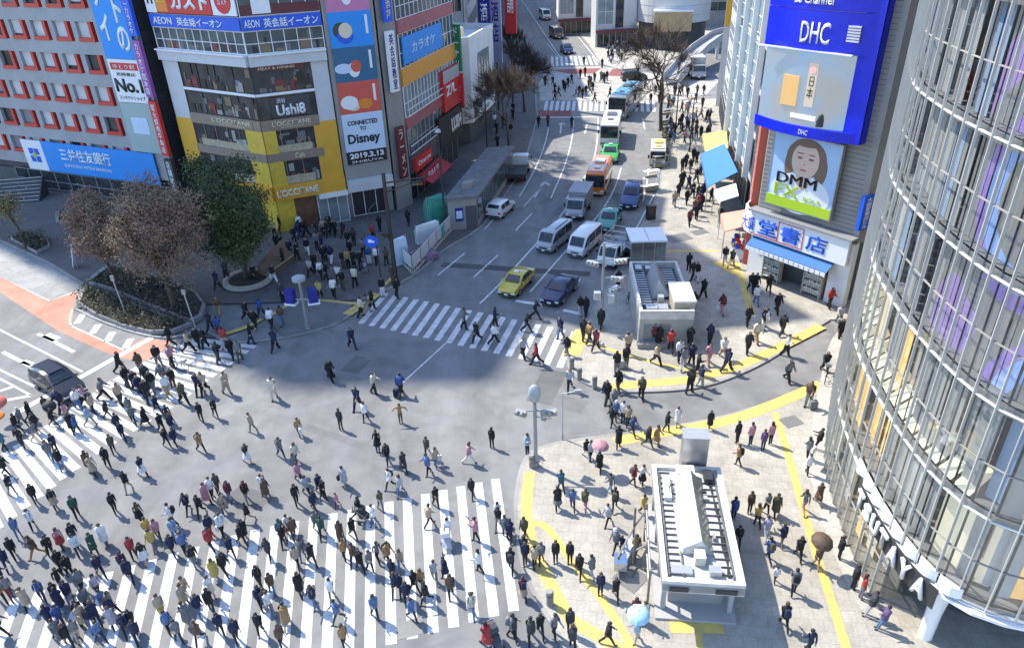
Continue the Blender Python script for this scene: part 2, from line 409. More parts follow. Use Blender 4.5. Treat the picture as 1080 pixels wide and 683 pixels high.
# centre road
ln((462, 290), (490, 267)); ln((500, 292), (525, 269)); ln((544, 243), (561, 225)); ln((511, 242), (531, 219)); ln((552, 218), (575, 193), .1)
pl([(506, 320), (525, 302), (561, 262), (585, 236), (602, 213), (617, 186), (626, 170), (630, 150), (631, 123)], 0.17)
pl([(559, 308), (597, 264), (625, 235), (640, 215), (650, 195), (655, 177)], 0.16); ln((594, 317), (612, 294)); ln((660, 262), (690, 205), .14)
pl([(678, 212), (683, 190), (684, 178)]); pl([(548, 207), (565, 178), (575, 152), (579, 133)]); pl([(581, 209), (596, 175), (604, 145), (605, 124)])
ln((562, 124), (629, 123.4), 0.6); ln((544, 317), (571, 321.5), 0.4); ln((594, 327), (611, 330.5), 0.4)
for a, b in (((564, 208), (574, 192)), ((597, 210), (607, 196)), ((591, 141), (592, 130)), ((617, 141), (619, 131)), ((680, 136), (678, 125))): ln(a, b, 0.2)
for c, q in (((574, 192), 0), ((592, 130), 0), ((574, 193), 0)):
    gx = G(*c); stripe(lines, (gx.x - .45, gx.y - .9), (gx.x + .05, gx.y + .15), .22, 0.0095); stripe(lines, (gx.x + .55, gx.y - .9), (gx.x + .05, gx.y + .15), .22, 0.0095)
ln((550, 0), (592, 62), .18); ln((596, 22), (632, 66), .18); ln((577, 46), (590, 62), .12)
# the crossing itself: faint worn guide lines, box round the manhole
ln((423, 405), (470, 362), .12)
tag(lines.build('road_markings', white_p), kind='structure')
bd = MB(); stripe(bd, G2(466, 279), G2(622, 289), 1.0, 0.004); tag(bd.build('road_joint', band_m), kind='structure')
mh = MB()
for (x, y, w, h, a) in ((433, 662, 1.2, .9, 15), (612, 452, 1.0, .8, 0), (834, 446, 1.2, .95, 20), (665, 611, 1.3, 1.3, 45), (352, 303, 1.2, .9, 0), (715, 252, 2.4, 1.7, 20), (738, 246, 1.6, 1.1, 20)):
    p = G(x, y); mh.box(p.x, p.y, 0.128 if (x > 600 and y > 200 and (x, y) != (612, 452)) or y == 303 else 0.006, w, h, 0.012, R(a))
tag(mh.build('manhole_covers', mat('cast_iron', (0.17, 0.17, 0.165), 0.6, 0.2, 0.3, 20)), kind='structure')
# dark asphalt cuts and patches of newer tarmac
pt = MB()
for q in ([(300, 357), (332, 349), (362, 340), (372, 322), (315, 316), (278, 336)],): tri_sheet(pt, PX(q), 0.126)
tag(pt.build('tarmac_patch', ground_mat('smooth_tarmac', (.13, .13, .13), (.16, .16, .158), .1, 18)), kind='structure')

rnd_ = random.Random(12); tp_ = MB(); td_ = MB()
for k in range(16):
    c_ = (rnd_.uniform(-24, 3), rnd_.uniform(24, 54)) if k < 9 else (rnd_.uniform(-3, 14), rnd_.uniform(58, 100)); w_, l_, a_ = rnd_.uniform(.5, 1.9), rnd_.uniform(1.5, 6), R(rnd_.choice((-20, 62, 68, -25)))
    if k >= 9: c_ = (c_[1] * .17 - 6 + rnd_.uniform(-3, 5), c_[1])
    (tp_ if k % 3 else td_).box(c_[0], c_[1], .0012, w_, l_, .0016 + .0003 * k / 10, a_)
tag(tp_.build('newer_tarmac_patches', ground_mat('patch_tarmac', (.135, .135, .137), (.165, .165, .165), .2, 22)), kind='structure')
tag(td_.build('sealed_road_cuts', ground_mat('cut_tarmac', (.10, .10, .102), (.13, .13, .13), .2, 22)), kind='structure')
# yellow tactile paving
yel = MB()
def ys(pts, w, z=0.127):
    q = arc_smooth(PX(pts), 2)
    l = offset_line(q, w / 2); r = offset_line(q, -w / 2); n = len(q)
    yel.add([(x, y, z) for x, y in l] + [(x, y, z) for x, y in r], [(i, n + i, n + i + 1, i + 1) for i in range(n - 1)])
ys([(559, 499), (556, 520), (555, 545), (560, 572), (571, 600), (588, 630), (600, 655), (625, 668), (660, 690)], 0.62)
ys([(558, 556), (570, 552), (583, 564), (600, 590), (614, 607), (641, 641), (670, 690)], 0.42, 0.130)
ys([(648, 467), (700, 457), (760, 448), (810, 431), (866, 406)], 0.85)
ys([(817, 436), (830, 478), (846, 535), (860, 585), (878, 640), (897, 700)], 0.42, 0.130)
ys([(646, 409), (690, 405), (730, 402), (775, 389), (815, 371), (866, 345)], 0.85)
ys([(603, 376), (606, 365), (616, 350)], 1.3, 0.128); ys([(616, 362), (650, 372), (690, 384), (720, 390), (745, 397)], .3, .130)
ys([(776, 278), (784, 300), (792, 332)], 0.6); ys([(700, 266), (758, 266)], .4); ys([(756, 277), (777, 290)], 1.0, .131)
ys([(706, 660), (762, 661)], .85, 0.129); ys([(736, 662), (739, 700)], .32, 0.132)
ys([(282, 336), (300, 325), (315, 316), (345, 318), (380, 322)], .35); ys([(366, 333), (382, 322), (398, 311)], .9, 0.129); ys([(235, 354), (262, 346), (276, 337)], .5, .130)
ys([(416, 291), (402, 306)], .3)
tag(yel.build('tactile_paving', yellow_p), kind='structure')
# ================================================================== BUILDINGS
conc = mat('grey_cladding', (0.36, 0.36, 0.365), 0.8, 0, 0.12, 0.5)
conc_l = mat('pale_panel', (0.55, 0.56, 0.58), 0.6, 0, 0.06, 0.7)
conc_d = mat('dark_cladding', (0.09, 0.09, 0.095), 0.7, 0, 0.2, 0.6)
conc_w = mat('warm_grey_wall', (0.30, 0.285, 0.265), 0.85, 0, 0.12, 0.6)
white_w = mat('white_render', (0.70, 0.70, 0.69), 0.75, 0, 0.08, 0.5)
white_g = mat('white_gloss', (0.78, 0.78, 0.78), 0.35, 0, 0.04, 1)
yellow_w = mat('ochre_panel', (0.70, 0.37, 0.035), 0.5, 0, 0.07, 0.8)
lime_w = mat('lemon_panel', (0.66, 0.46, 0.05), 0.4, 0, 0.15, 2.0)
brown_w = mat('taupe_band', (0.27, 0.205, 0.15), 0.6, 0, 0.1, 1)
maroon_w = mat('maroon_band', (0.12, 0.02, 0.03), 0.5)
pinkred_w = mat('dusty_red_band', (0.36, 0.11, 0.12), 0.6, 0, 0.1, 1)
orange_w = mat('orange_band', (0.72, 0.32, 0.05), 0.55, 0, 0.06, 1)
black_w = mat('black_panel', (0.014, 0.014, 0.016), 0.4)
steel = mat('brushed_steel', (0.45, 0.45, 0.45), 0.35, 0.8, 0.08, 3)
alu = mat('grey_aluminium', (0.42, 0.43, 0.44), 0.4, 0.5, 0.05, 3)
dark_metal = mat('dark_metal', (0.045, 0.045, 0.05), 0.5, 0.3)
red_f = mat('red_frame', (0.55, 0.05, 0.035), 0.45)
blind = mat('pale_blind', (0.58, 0.58, 0.58), 0.8, 0, 0.15, 0.8)
blind2 = mat('dim_blind', (0.24, 0.25, 0.27), 0.8, 0, 0.15, 0.8)
dark_in = mat('dark_interior', (0.025, 0.025, 0.03), 0.6, 0, 0.5, 1.5)
win_d = mat('dark_window_glass', (0.035, 0.04, 0.042), 0.06, 0, 0.7, 0.8)
win_g = mat('green_grey_glass', (0.075, 0.10, 0.105), 0.07, 0, 0.4, 0.4)
win_l = mat('pale_window_glass', (0.22, 0.26, 0.27), 0.1, 0, 0.35, 0.5)
def flat(name, c, r=0.5): return mat(name, c, r, 0, 0.03, 1.5)
s_blue = flat('sign_blue', (0.015, 0.10, 0.62)); s_sky = flat('sign_sky_blue', (0.02, 0.27, 0.75)); s_white = flat('sign_white', (0.78, 0.79, 0.80))
s_red = flat('sign_red', (0.60, 0.03, 0.03)); s_black = flat('sign_black', (0.01, 0.01, 0.012)); s_purple = flat('sign_purple', (0.30, 0.08, 0.33))
s_green = flat('sign_green', (0.02, 0.20, 0.08)); s_yellow = flat('sign_yellow', (0.75, 0.55, 0.05)); s_orange = flat('sign_orange', (0.75, 0.24, 0.03))
s_navy = flat('sign_navy', (0.015, 0.02, 0.22)); s_dhc = flat('deep_blue_panel', (0.006, 0.02, 0.62), 0.35); s_lime = flat('sign_lime', (0.42, 0.60, 0.03))
s_pink = flat('sign_pink', (0.55, 0.20, 0.36)); s_tomato = flat('sign_tomato', (0.62, 0.10, 0.07)); s_deepteal = flat('sign_deep_teal', (0.03, 0.13, 0.24)); s_pale = flat('sign_pale_blue', (0.55, 0.66, 0.80))
s_dark = flat('sign_charcoal', (0.05, 0.05, 0.055)); s_gold = flat('sign_cream', (0.70, 0.62, 0.45))

def slabp(fac, name, m, parent, *rects):
    for r in rects:
        mb = MB(); fac.slab(mb, *r); o = mb.build(name, m, parent)
    return o
def glazing(fac, parent, s0, s1, z0, z1, m, step=1.3, d=0.0, frame=alu, mid=True, fw=0.07, name='window'):
    """one glazed band: a pane sheet and its grid of frames (sub-part)"""
    mb = MB(); fac.slab(mb, s0, s1, z0, z1, d - 0.15, d + 0.02); w = mb.build(name, m, parent)
    mb = MB(); n = max(1, round((s1 - s0) / step))
    for i in range(n + 1):
        s = s0 + (s1 - s0) * i / n; fac.slab(mb, s - fw / 2, s + fw / 2, z0, z1, d, d + 0.09)
    for z in ([z0 + .03, z1 - .03] + ([z0 + (z1 - z0) * .45] if mid else [])): fac.slab(mb, s0, s1, z - .03, z + .03, d, d + 0.075)
    mb.build('frame', frame, w)
    return w
def sign(fac, name, label, cat, s0, s1, z0, z1, d, m, texts=(), group=None, th=0.12, extra=None, frame=None):
    e = empty(name, fac.at((s0 + s1) / 2, z0, d), 0, label, cat, group)
    mb = MB(); fac.slab(mb, s0, s1, z0, z1, d - th, d); mb.build('panel', m, e)
    if frame:
        mb = MB(); t = 0.08
        for r in ((s0 - t, s0, z0 - t, z1 + t), (s1, s1 + t, z0 - t, z1 + t), (s0, s1, z0 - t, z0), (s0, s1, z1, z1 + t)): fac.slab(mb, *r, d - th, d + .04)
        mb.build('frame', frame, e)
    W, H = s1 - s0, z1 - z0
    for t in texts:
        body, a0, a1, b0, b1, tm = t[:6]
        fac.text(body, s0 + W * a0, s0 + W * a1, z0 + H * b0, z0 + H * b1, d + 0.01, tm, e, depth=0.025, bold=(t[6] if len(t) > 6 else 0.0), line=(t[7] if len(t) > 7 else 1.0), keep=(t[8] if len(t) > 8 else False))
    if extra: extra(e, s0, s1, z0, z1, d)
    return e
def pxr(fac, bl, tr):
    a = fac.px(*bl); b = fac.px(*tr); return a[0], b[0], a[1], b[1]
def block(name, poly, z0, z1, m, parent):
    return MB().prism(poly, z0, z1).build(name, m, parent)

# ---------------------------------------------------------------- bank building (far left)
BF = Fac((-80, 96), (-36.2, 77.0))
bank = empty('bank_building', (-58, 86, 0), 0, 'grey office block with rows of red framed windows above the big blue bank sign', 'building')
zs0 = BF.px(124, 112)[1]; zp = BF.px(114, 79)[1] - zs0; sc0 = BF.px(124, 112)[0]; sp = sc0 - BF.px(100, 109.5)[0]
ww, wh = sp * 0.80, zp * 0.60
# wall built as bands and piers round real openings
rows = list(range(-2, 4)); cols = list(range(0, 9))
z_bot = zs0 - 2 * zp - 0.35; z_top = zs0 + 3 * zp + wh + 1.2
mb = MB()
for r in rows:
    zb = zs0 + r * zp; lo = zb - (zp - wh) if r > rows[0] else z_bot - 1.0
    BF.slab(mb, 0, BF.L, lo, zb, -0.5, 0)
    for c in cols + [9]:
        sr = sc0 - c * sp
        BF.slab(mb, sr, sr + (sp - ww), zb, zb + wh, -0.5, -0.002)
BF.slab(mb, 0, sc0 - 9 * sp, zs0 - 2 * zp, z_top, -0.5, -0.004)
BF.slab(mb, sc0 + (sp - ww), BF.L, zs0 - 2 * zp, z_top - 0.2, -0.5, -0.004)
BF.slab(mb, 0, BF.L, zs0 + 3 * zp + wh, z_top + 30, -0.5, 0)
mb.build('wall', conc, bank)
n = BF.n * -24; blk = MB()     # unseen tall mass added to shade plaza and crossing, beside the bank's lower wing
for sa, sb, ha, hb_ in ((-26, 11.5, 136, 105), (11.5, BF.L, 50, 50)):
    p, q = BF.at(sa, 0, -.62), BF.at(sb, 0, -.62)
    blk.hexa([tuple(p), tuple(q), tuple(q + n), tuple(p + n), (p.x, p.y, ha), (q.x, q.y, hb_), (q.x + n.x, q.y + n.y, hb_), (p.x + n.x, p.y + n.y, ha)])
blk.build('office_floors_and_shadow_mass', conc_d, bank)
random.seed(3)
for r in rows:
    for c in cols:
        sr = sc0 - c * sp; sl = sr - ww; zb = zs0 + r * zp
        mb = MB(); kind = random.random()
        BF.slab(mb, sl, sr - ww * .26, zb + .02, zb + wh, -0.6, -0.34)
        w = mb.build('window', win_d, bank)
        if kind > .18:
            mb = MB(); BF.slab(mb, sl + .04, sr - ww * .29, zb + wh * (1 - min(1, kind + random.uniform(.0, .5))), zb + wh, -0.36, -0.32); mb.build('blind', blind if random.random() > .3 else blind2, w)
        mb = MB(); BF.slab(mb, sr - ww * .25, sr, zb, zb + wh, -0.6, -0.3); mb.build('side_pane', win_d, w)
        mb = MB(); BF.slab(mb, sl, sr - ww * .14, zb - .02, zb + .36, -0.4, 0.10); BF.slab(mb, sr - ww * .30, sr - ww * .15, zb + .36, zb + wh, -0.4, 0.10)
        mb.build('frame', red_f, w)
r = pxr(BF, (26, 176), (160, 146))
zb0 = BF.px(60, 180)[1]; zb1 = BF.px(60, 150)[1]
def logo(e, s0, s1, z0, z1, d):
    mb = MB(); BF.slab(mb, s0 - 3.4, s0 - .02, z0 - .02, z1, d - .12, d + .005); mb.build('logo_panel', s_white, e)
    mb = MB(); cx, cz = s0 - 1.6, (z0 + z1) / 2
    for dx, dz in ((-.45, .45), (.45, .45), (-.45, -.45), (.45, -.45)):
        BF.slab(mb, cx + dx - .36, cx + dx + .36, cz + dz - .36, cz + dz + .36, d, d + .05)
    mb.build('logo_mark', s_blue, e)
    mb = MB(); BF.slab(mb, cx - .28, cx + .28, cz - .28, cz + .28, d, d + .07); mb.build('logo_centre', s_lime, e)
sign(BF, 'bank_sign', 'long bright blue bank sign with white characters under the red framed windows', 'sign', BF.px(50, 165)[0], BF.L - 2.0, zb0, zb1, 0.3, s_sky,
     [('三井住友銀行', .16, .62, .42, .84, s_white, .02), ('SUMITOMO MITSUI BANKING', .17, .60, .22, .32, s_white)], extra=logo)
mb = MB(); BF.slab(mb, 0, BF.L, 0, zb0 - .4, -0.55, -0.2); mb.build('ground_floor', conc_d, bank)
glazing(BF, bank, BF.L - 26, BF.L - 1, 0.3, max(zb0 - .6, 2.6), win_d, 2.2, 0)
# long vertical banners at the right end
s_a = BF.L - 4.6; s_b = BF.L - .3
za = BF.px(140, 62)[1]; zc = BF.px(150, 108)[1]; ze = BF.px(160, 160)[1]
e = sign(BF, 'vertical_sign', 'tall sky blue vertical sign with large white katakana on the grey office block', 'sign', s_a, s_b, za, za + 17, 0.42, s_sky,
     [('コ\nン\nタ\nク\nト\nの', .56, .94, .04, .97, s_white, .03, .9), ('ア\nイ\nシ\nテ\nィ', .08, .48, .10, .99, s_white, .03, .9)])
sign(BF, 'vertical_sign', 'white No1 contact lens shop sign below the tall sky blue sign', 'sign', s_a, s_b, zc, za - .05, 0.42, s_white,
     [('No.1', .06, .94, .24, .56, s_black, .04), ('松岡書店', .2, .8, .62, .70, s_black), ('コンタクトショップ', .08, .92, .07, .16, s_black)],
     extra=lambda e, a, b, c, d_, dd: (slabp(BF, 'red_label', s_red, e, (a + .3, b - .3, d_ - (d_ - c) * .24, d_ - (d_ - c) * .08, dd, dd + .03)), BF.text('ゆとり割', a + .7, b - .7, d_ - (d_ - c) * .21, d_ - (d_ - c) * .11, dd + .04, s_white, e)))
sign(BF, 'vertical_sign', 'pale green poster panel at the foot of the white No1 sign', 'sign', s_a, s_b, ze, zc - .05, 0.40, flat('pale_green_poster', (0.34, 0.44, 0.42)),
     extra=lambda e, a, b, c, d_, dd: slabp(BF, 'picture_spot', s_pale, e, (a + 1.0, b - 1.0, c + 2.0, d_ - 1.5, dd, dd + .02)))
# ---------------------------------------------------------------- cosmetics-shop building at the corner
C0 = (-23.1, 69.2)
LF = Fac((-33.7, 75.6), C0); RF = Fac(C0, (-12.1, 74.1))
shop = empty('corner_shop_building', (-23, 72, 0), 0, 'corner building with ochre lower floors, dark glass storeys and blue language school band', 'building')
core = [LF.at(0, 0, -.35), LF.at(LF.L, 0, -.35), RF.at(RF.L, 0, -.35)]
core = [(p.x, p.y) for p in core] + [(-17.5, 90), (-30.5, 92)]
mbc = MB(); mbc.prism(core, 4.0, 46.0)
mbc.v = [(x, y, z if z < 10 else 49 + (x + 23) * .55) for x, y, z in mbc.v]; mbc.build('core', conc_d, shop)  # unseen top slanted to shape the shadow over crossing and right pavement
RL = RF.L - 5.0     # the poster column takes the rest
for fac, L0, L1 in ((LF, 0.0, LF.L), (RF, 0.0, RL)):
    left = fac is LF
    gl0, gl1 = (2.4, L1) if left else (0.0, L1 - 1.6)
    slabp(fac, 'wall', conc_l, shop, *(((0, 2.4, 10.6, 16.2, -.35, .02),) if left else ((L1 - 1.6, L1, 10.6, 16.2, -.35, .02),)), (L0, L1, 16.2, 17.1, -.35, .35), (L0, L1, 19.2, 20.4, -.35, .03), (L0, L1, 24.6, 42.0, -.35, .0))
    slabp(fac, 'ledge', white_g, shop, (L0, L1, 17.1, 17.25, -.3, .55), (gl0, gl1, 13.5, 13.75, -.3, .08))
    slabp(fac, 'taupe_band', brown_w, shop, (gl0, gl1, 10.3, 11.3, -.35, .12), (gl0, gl1 + (0 if left else 0), 7.3, 8.1, -.35, .14))
    slabp(fac, 'ochre_band', yellow_w, shop, (L0 + (1.2 if left else 0), L1, 3.5, 4.9, -.35, .35), *(((0.0, 2.4, 4.9, 10.6, -.35, .06),) if left else ((L1 - 2.2, L1, 4.9, 10.6, -.35, .06),)))
    glazing(fac, shop, gl0, gl1, 13.75, 16.2, win_d, 2.6, -.05, dark_metal, False)
    glazing(fac, shop, gl0, gl1, 11.3, 13.5, win_d, 2.6, -.05, dark_metal, False)
    glazing(fac, shop, gl0, gl1 - (0 if left else .6), 8.1, 10.3, dark_in, 1.8, -.05, brown_w, False)
    glazing(fac, shop, gl0, gl1 - (0 if left else .6), 4.9, 7.3, dark_in, 1.8, -.05, brown_w, False)
    slabp(fac, 'cream_counter', mat('cream_shelf', (.42, .36, .24), .7, 0, .3, 3), shop, (gl0 + 1.4, gl1 - 1.2, 4.95, 5.75, -.02, .06), (gl0 + .9, gl1 - 1.0, 8.12, 8.8, -.02, .06))
    glazing(fac, shop, L0, L1, 17.25, 19.2, win_g, 1.15, 0, white_g, True)
    glazing(fac, shop, L0, L1, 20.4 if not left else 22.9, 24.6, win_g, 1.15, 0, white_g, True)
    # corner lemon panels and the ground floor
    if left:
        slabp(fac, 'lemon_panel', lime_w, shop, (L1 - 2.2, L1 - .02, .1, 3.5, -.35, .08), (L1 - 2.3, L1 - .02, 4.9, 7.3, -.35, .10), (L1 - 2.3, L1 - .02, 8.1, 10.3, -.35, .10))
        glazing(fac, shop, 0, L1 - 2.2, .1, 3.5, dark_in, 1.6, 0, brown_w, False)
    else:
        slabp(fac, 'lemon_panel', lime_w, shop, (.02, 1.7, .1, 3.5, -.35, .08), (.02, 1.4, 4.9, 7.3, -.35, .10), (.02, 1.2, 8.1, 10.3, -.35, .10))
        slabp(fac, 'doorway', mat('warm_doorway', (.16, .075, .04), .6, 0, .3, 2), shop, (1.7, 4.0, .1, 3.5, -.6, -.3))
        glazing(fac, shop, 4.0, L1, .1, 3.5, win_l, 1.1, 0, white_g, False)
        slabp(fac, 'white_fascia', white_g, shop, (4.2, L1 + .1, 3.0, 3.5, 0, .5))
def fittings(fac, name, parent, s0, s1, z0, z1, n, seed, d=-.02):
    """what shows through a dark shop floor: blinds, lamps, shelves, chair backs"""
    rq = random.Random(seed); mb = MB(); ms = [mat('fit_grey', (.16, .16, .16), .7), mat('fit_tan', (.22, .15, .09), .7), mat('fit_pale', (.34, .33, .30), .7), mat('fit_dark', (.012, .012, .014), .4), mat('fit_red', (.20, .05, .04), .7)]
    for k in range(n):
        s = rq.uniform(s0, s1 - .3); w = rq.uniform(.15, .9); h = rq.uniform(.2, (z1 - z0) * .55); zz_ = z0 + .05 if rq.random() < .6 else rq.uniform(z0, z1 - h); mb.cur = rq.choice((0, 0, 1, 1, 2, 3, 3, 4)); fac.slab(mb, s, min(s + w, s1), zz_, zz_ + h, d, d + .045 + .002 * (k % 9))
    mb.build(name, ms, parent)
fittings(LF, 'interior_fittings', shop, 2.6, LF.L - .2, 13.8, 16.1, 26, 1); fittings(RF, 'interior_fittings', shop, .2, RL - 1.8, 13.8, 15.6, 20, 2); fittings(LF, 'interior_fittings', shop, 2.6, LF.L - .2, 11.4, 13.4, 26, 3)
fittings(LF, 'interior_fittings', shop, 2.6, LF.L - 2.5, 8.2, 10.2, 26, 4); fittings(RF, 'interior_fittings', shop, 1.4, RL - 2.4, 8.2, 10.2, 20, 5); fittings(LF, 'interior_fittings', shop, 2.6, LF.L - 2.5, 5.0, 7.2, 22, 6); fittings(RF, 'interior_fittings', shop, 1.6, RL - 2.4, 5.0, 7.2, 18, 7)
fittings(LF, 'interior_fittings', shop, .2, LF.L - .2, 17.3, 19.1, 22, 8, .0); fittings(RF, 'interior_fittings', shop, .2, RL - .2, 17.3, 19.1, 18, 9, .0)
# lettering bands on it
sign(RF, 'shop_sign', 'cream serif cosmetics lettering on the taupe band facing the road', 'sign', 0.9, RL - 1.8, 10.42, 11.18, .16, brown_w, [("L'OCCITANE", .02, .86, .34, .92, s_gold, .01), ('EN PROVENCE', .2, .70, .06, .24, s_gold)], th=.03)
sign(LF, 'shop_sign', 'cream serif cosmetics lettering on the taupe band facing the plaza trees', 'sign', 5.6, LF.L - 1.0, 10.42, 11.18, .16, brown_w, [("L'OCCITANE", .02, .96, .34, .92, s_gold, .01), ('EN PROVENCE', .2, .80, .06, .24, s_gold)], th=.03)
sign(RF, 'shop_sign', 'small cafe lettering on the lower taupe band of the ochre floors', 'sign', 2.0, RL - 3.0, 7.4, 8.0, .18, brown_w, [('Café', .3, .75, .12, .9, s_gold, .01)], th=.03)
sign(RF, 'shop_sign', 'white serif lettering over the doorway on the ochre band of the corner building', 'sign', 0.1, RL - 2.3, 3.7, 4.7, .39, yellow_w, [("L'OCCITANE", .02, .9, .12, .86, s_white, .015)], th=.03)
sign(RF, 'shop_sign', 'white script restaurant lettering on the dark glass storey', 'sign', 1.2, RL - 2.2, 11.5, 13.3, .08, s_dark, [('Ushi8', .12, .86, .05, .62, s_white, .03), ('渋谷', .16, .38, .7, .95, s_white)], th=.03)
sign(RF, 'shop_sign', 'maroon strip with small pale restaurant lettering above the dark glass', 'sign', 0.4, RL - 2.2, 15.75, 16.15, .08, maroon_w, [('MEAT & DINING', .06, .8, .2, .8, s_gold)], th=.03)
sign(LF, 'language_school_band', 'bright blue band with white language school characters facing the plaza', 'sign', 0.0, LF.L, 19.25, 20.35, .22, s_blue, [('AEON', .04, .26, .22, .8, s_white, .02), ('英会話イーオン', .32, .82, .16, .84, s_white, .02)])
sign(RF, 'language_school_band', 'bright blue band with white language school characters facing the road', 'sign', 0.0, RL, 19.25, 20.35, .22, s_blue, [('AEON', .03, .22, .22, .8, s_white, .02), ('英会話イーオン', .27, .96, .14, .86, s_white, .02)])
sign(LF, 'restaurant_sign', 'red and white family restaurant sign with large katakana above the blue band', 'sign', 0.0, LF.L * .74, 20.5, 22.9, .24, s_red, [('ガスト', .40, .96, .14, .82, s_white, .05), ('7F', .03, .16, .3, .9, s_black, .03)],
     extra=lambda e, a, b, c, d_, dd: (slabp(LF, 'white_field', s_white, e, (a - .01, a + 1.45, c, d_, dd - .1, dd + .006)), slabp(LF, 'orange_field', s_orange, e, (a + 1.5, a + 3.1, c + .1, d_ - .1, dd, dd + .015)), LF.text('Café', a + 1.65, a + 2.95, c + .9, d_ - .5, dd + .02, s_yellow, e)))
def roundel(e, a, b, c, d_, dd):
    m = MB(); q = LF.at((a + b) / 2, (c + d_) / 2, dd); m.tube(q, q + LF.n * .03, 1.05, 1.05, 24); m.build('roundel', s_red, e)
    LF.text('ガスト', (a + b) / 2 - .6, (a + b) / 2 + .6, (c + d_) / 2 - .3, (c + d_) / 2 + .3, dd + .04, s_white, e)
sign(LF, 'restaurant_sign', 'white panel with a red roundel beside the red restaurant sign', 'sign', LF.L * .75, LF.L - .05, 20.5, 22.9, .24, s_white, extra=roundel)
sign(RF, 'restaurant_sign', 'maroon band with a pale picture panel above the blue language school band', 'sign', 0.1, RL, 20.5, 21.3, .2, maroon_w, extra=lambda e, a, b, c, d_, dd: slabp(RF, 'picture_panel', s_white, e, (a + 1.0, a + 2.6, c + .1, d_ + 1.2, dd, dd + .05)))
# projecting vertical signs between the office block and the corner building
PF = Fac((-35.6, 77.0), (-34.2, 76.0))
for (z0, z1, m, lab, tx) in ((18.4, 23.0, s_blue, 'narrow blue projecting sign, topmost of three beside the grey office block', 'ブ\nル\nー\nカ\nラ\nオ\nケ'), (12.6, 18.0, s_purple, 'narrow purple projecting sign between a blue one and a red one', 'カ\nラ\nオ\nケ\n館\n本\n店'), (6.6, 12.2, s_red, 'narrow red projecting sign, lowest of three beside the grey office block', '炭\n火\n焼\n肉\n牛\n角\n店'), (2.4, 6.2, s_dark, 'black and white street notice board under the red projecting sign', '店\n舗\n案\n内')):
    e = sign(PF, 'projecting_sign', lab, 'sign', .15, 1.45, z0, z1, 1.4, m, [(tx, .22, .78, .05, .95, s_white, .01)], th=.35)
    mb = MB()
    for z in (z0 + .4, (z0 + z1) / 2, z1 - .4): mb.tube(PF.at(.8, z, 1.1), PF.at(.8, z, -1.2), .05)
    mb.build('bracket', dark_metal, e)
# ---------------------------------------------------------------- poster column
pc = empty('poster_column', RF.at(RF.L - 2.5, 0, 0), 0, 'narrow grey tower beside the corner building carrying a stack of posters', 'building')
mb = MB(); RF.slab(mb, RL + .15, RF.L, 4.4, 38, -3.5, .15); mb.build('wall', conc_w, pc)
mb = MB(); RF.slab(mb, RL + .15, RF.L, .1, 4.4, -3.5, -.6); mb.build('ground_floor', conc_w, pc)
glazing(RF, pc, RL + .6, RF.L - .6, .2, 3.2, dark_in, 1.4, -.55, white_g, False)
mb = MB(); RF.slab(mb, RL + .15, RF.L - .1, 3.2, 4.4, -.55, .7)
for i in range(5): RF.slab(mb, RL + .5 + i * .9, RL + .9 + i * .9, 3.5, 4.1, .7, .74)
mb.build('awning', conc_l, pc)
ps0, ps1 = RL + .55, RF.L - .35
zz = [RF.px(x, y)[1] for x, y in ((391, 170), (389, 157), (384, 118), (379, 85), (372, 49), (362, 12))]
sign(RF, 'poster', 'black date strip at the foot of the poster column', 'poster', ps0, ps1, zz[0], zz[1], .3, s_black, [('2019.3.13', .07, .93, .42, .86, s_white, .04), ('SHIBUYA', .10, .90, .10, .28, s_white)])
sign(RF, 'poster', 'pale blue poster with large black lettering above the date strip', 'poster', ps0, ps1, zz[1], zz[2], .3, s_pale, [('CONNECTED', .12, .86, .70, .82, s_black, .03), ('TO', .40, .56, .55, .65, s_black, .02), ('Disney', .08, .88, .14, .47, s_black, .03)])
def blobs(seed, cols_):
    def f(e, a, b, c, d_, dd):
        rnd = random.Random(seed); W, H = b - a, d_ - c
        for k, m in enumerate(cols_):
            mb = MB(); u = a + W * rnd.uniform(.2, .75); w = c + H * rnd.uniform(.2, .6); n = 14; r1, r2 = W * rnd.uniform(.12, .22), H * rnd.uniform(.14, .24)
            mb.face([RF.at(min(max(u + r1 * math.cos(6.283 * i / n), a), b), min(max(w + r2 * math.sin(6.283 * i / n), c), d_), dd + .012 + .006 * k) for i in range(n)]); mb.build('printed_shape', m, e)
        slabp(RF, 'printed_strip', s_white, e, (b - W * .16, b - W * .10, c + H * .35, d_ - H * .12, dd, dd + .012))
    return f
sign(RF, 'poster', 'tomato red poster panel with abstract shapes, lowest of the picture posters', 'poster', ps0, ps1, zz[2], zz[3], .3, s_tomato, extra=blobs(4, [s_gold, s_white, s_orange]))
sign(RF, 'poster', 'deep teal poster panel with abstract shapes above the tomato red one', 'poster', ps0, ps1, zz[3], zz[4], .3, s_deepteal, extra=blobs(9, [s_white, s_pale, s_tomato]))
sign(RF, 'poster', 'sky blue poster panel with dark abstract shapes near the top of the column', 'poster', ps0, ps1, zz[4], zz[5], .3, s_sky, extra=blobs(14, [s_dark, s_blue, s_gold]))
sign(RF, 'poster', 'pink poster panel at the very top of the poster column', 'poster', ps0, ps1, zz[5], zz[5] + 4.5, .3, s_pink, extra=blobs(21, [s_dark, s_purple, s_white]))
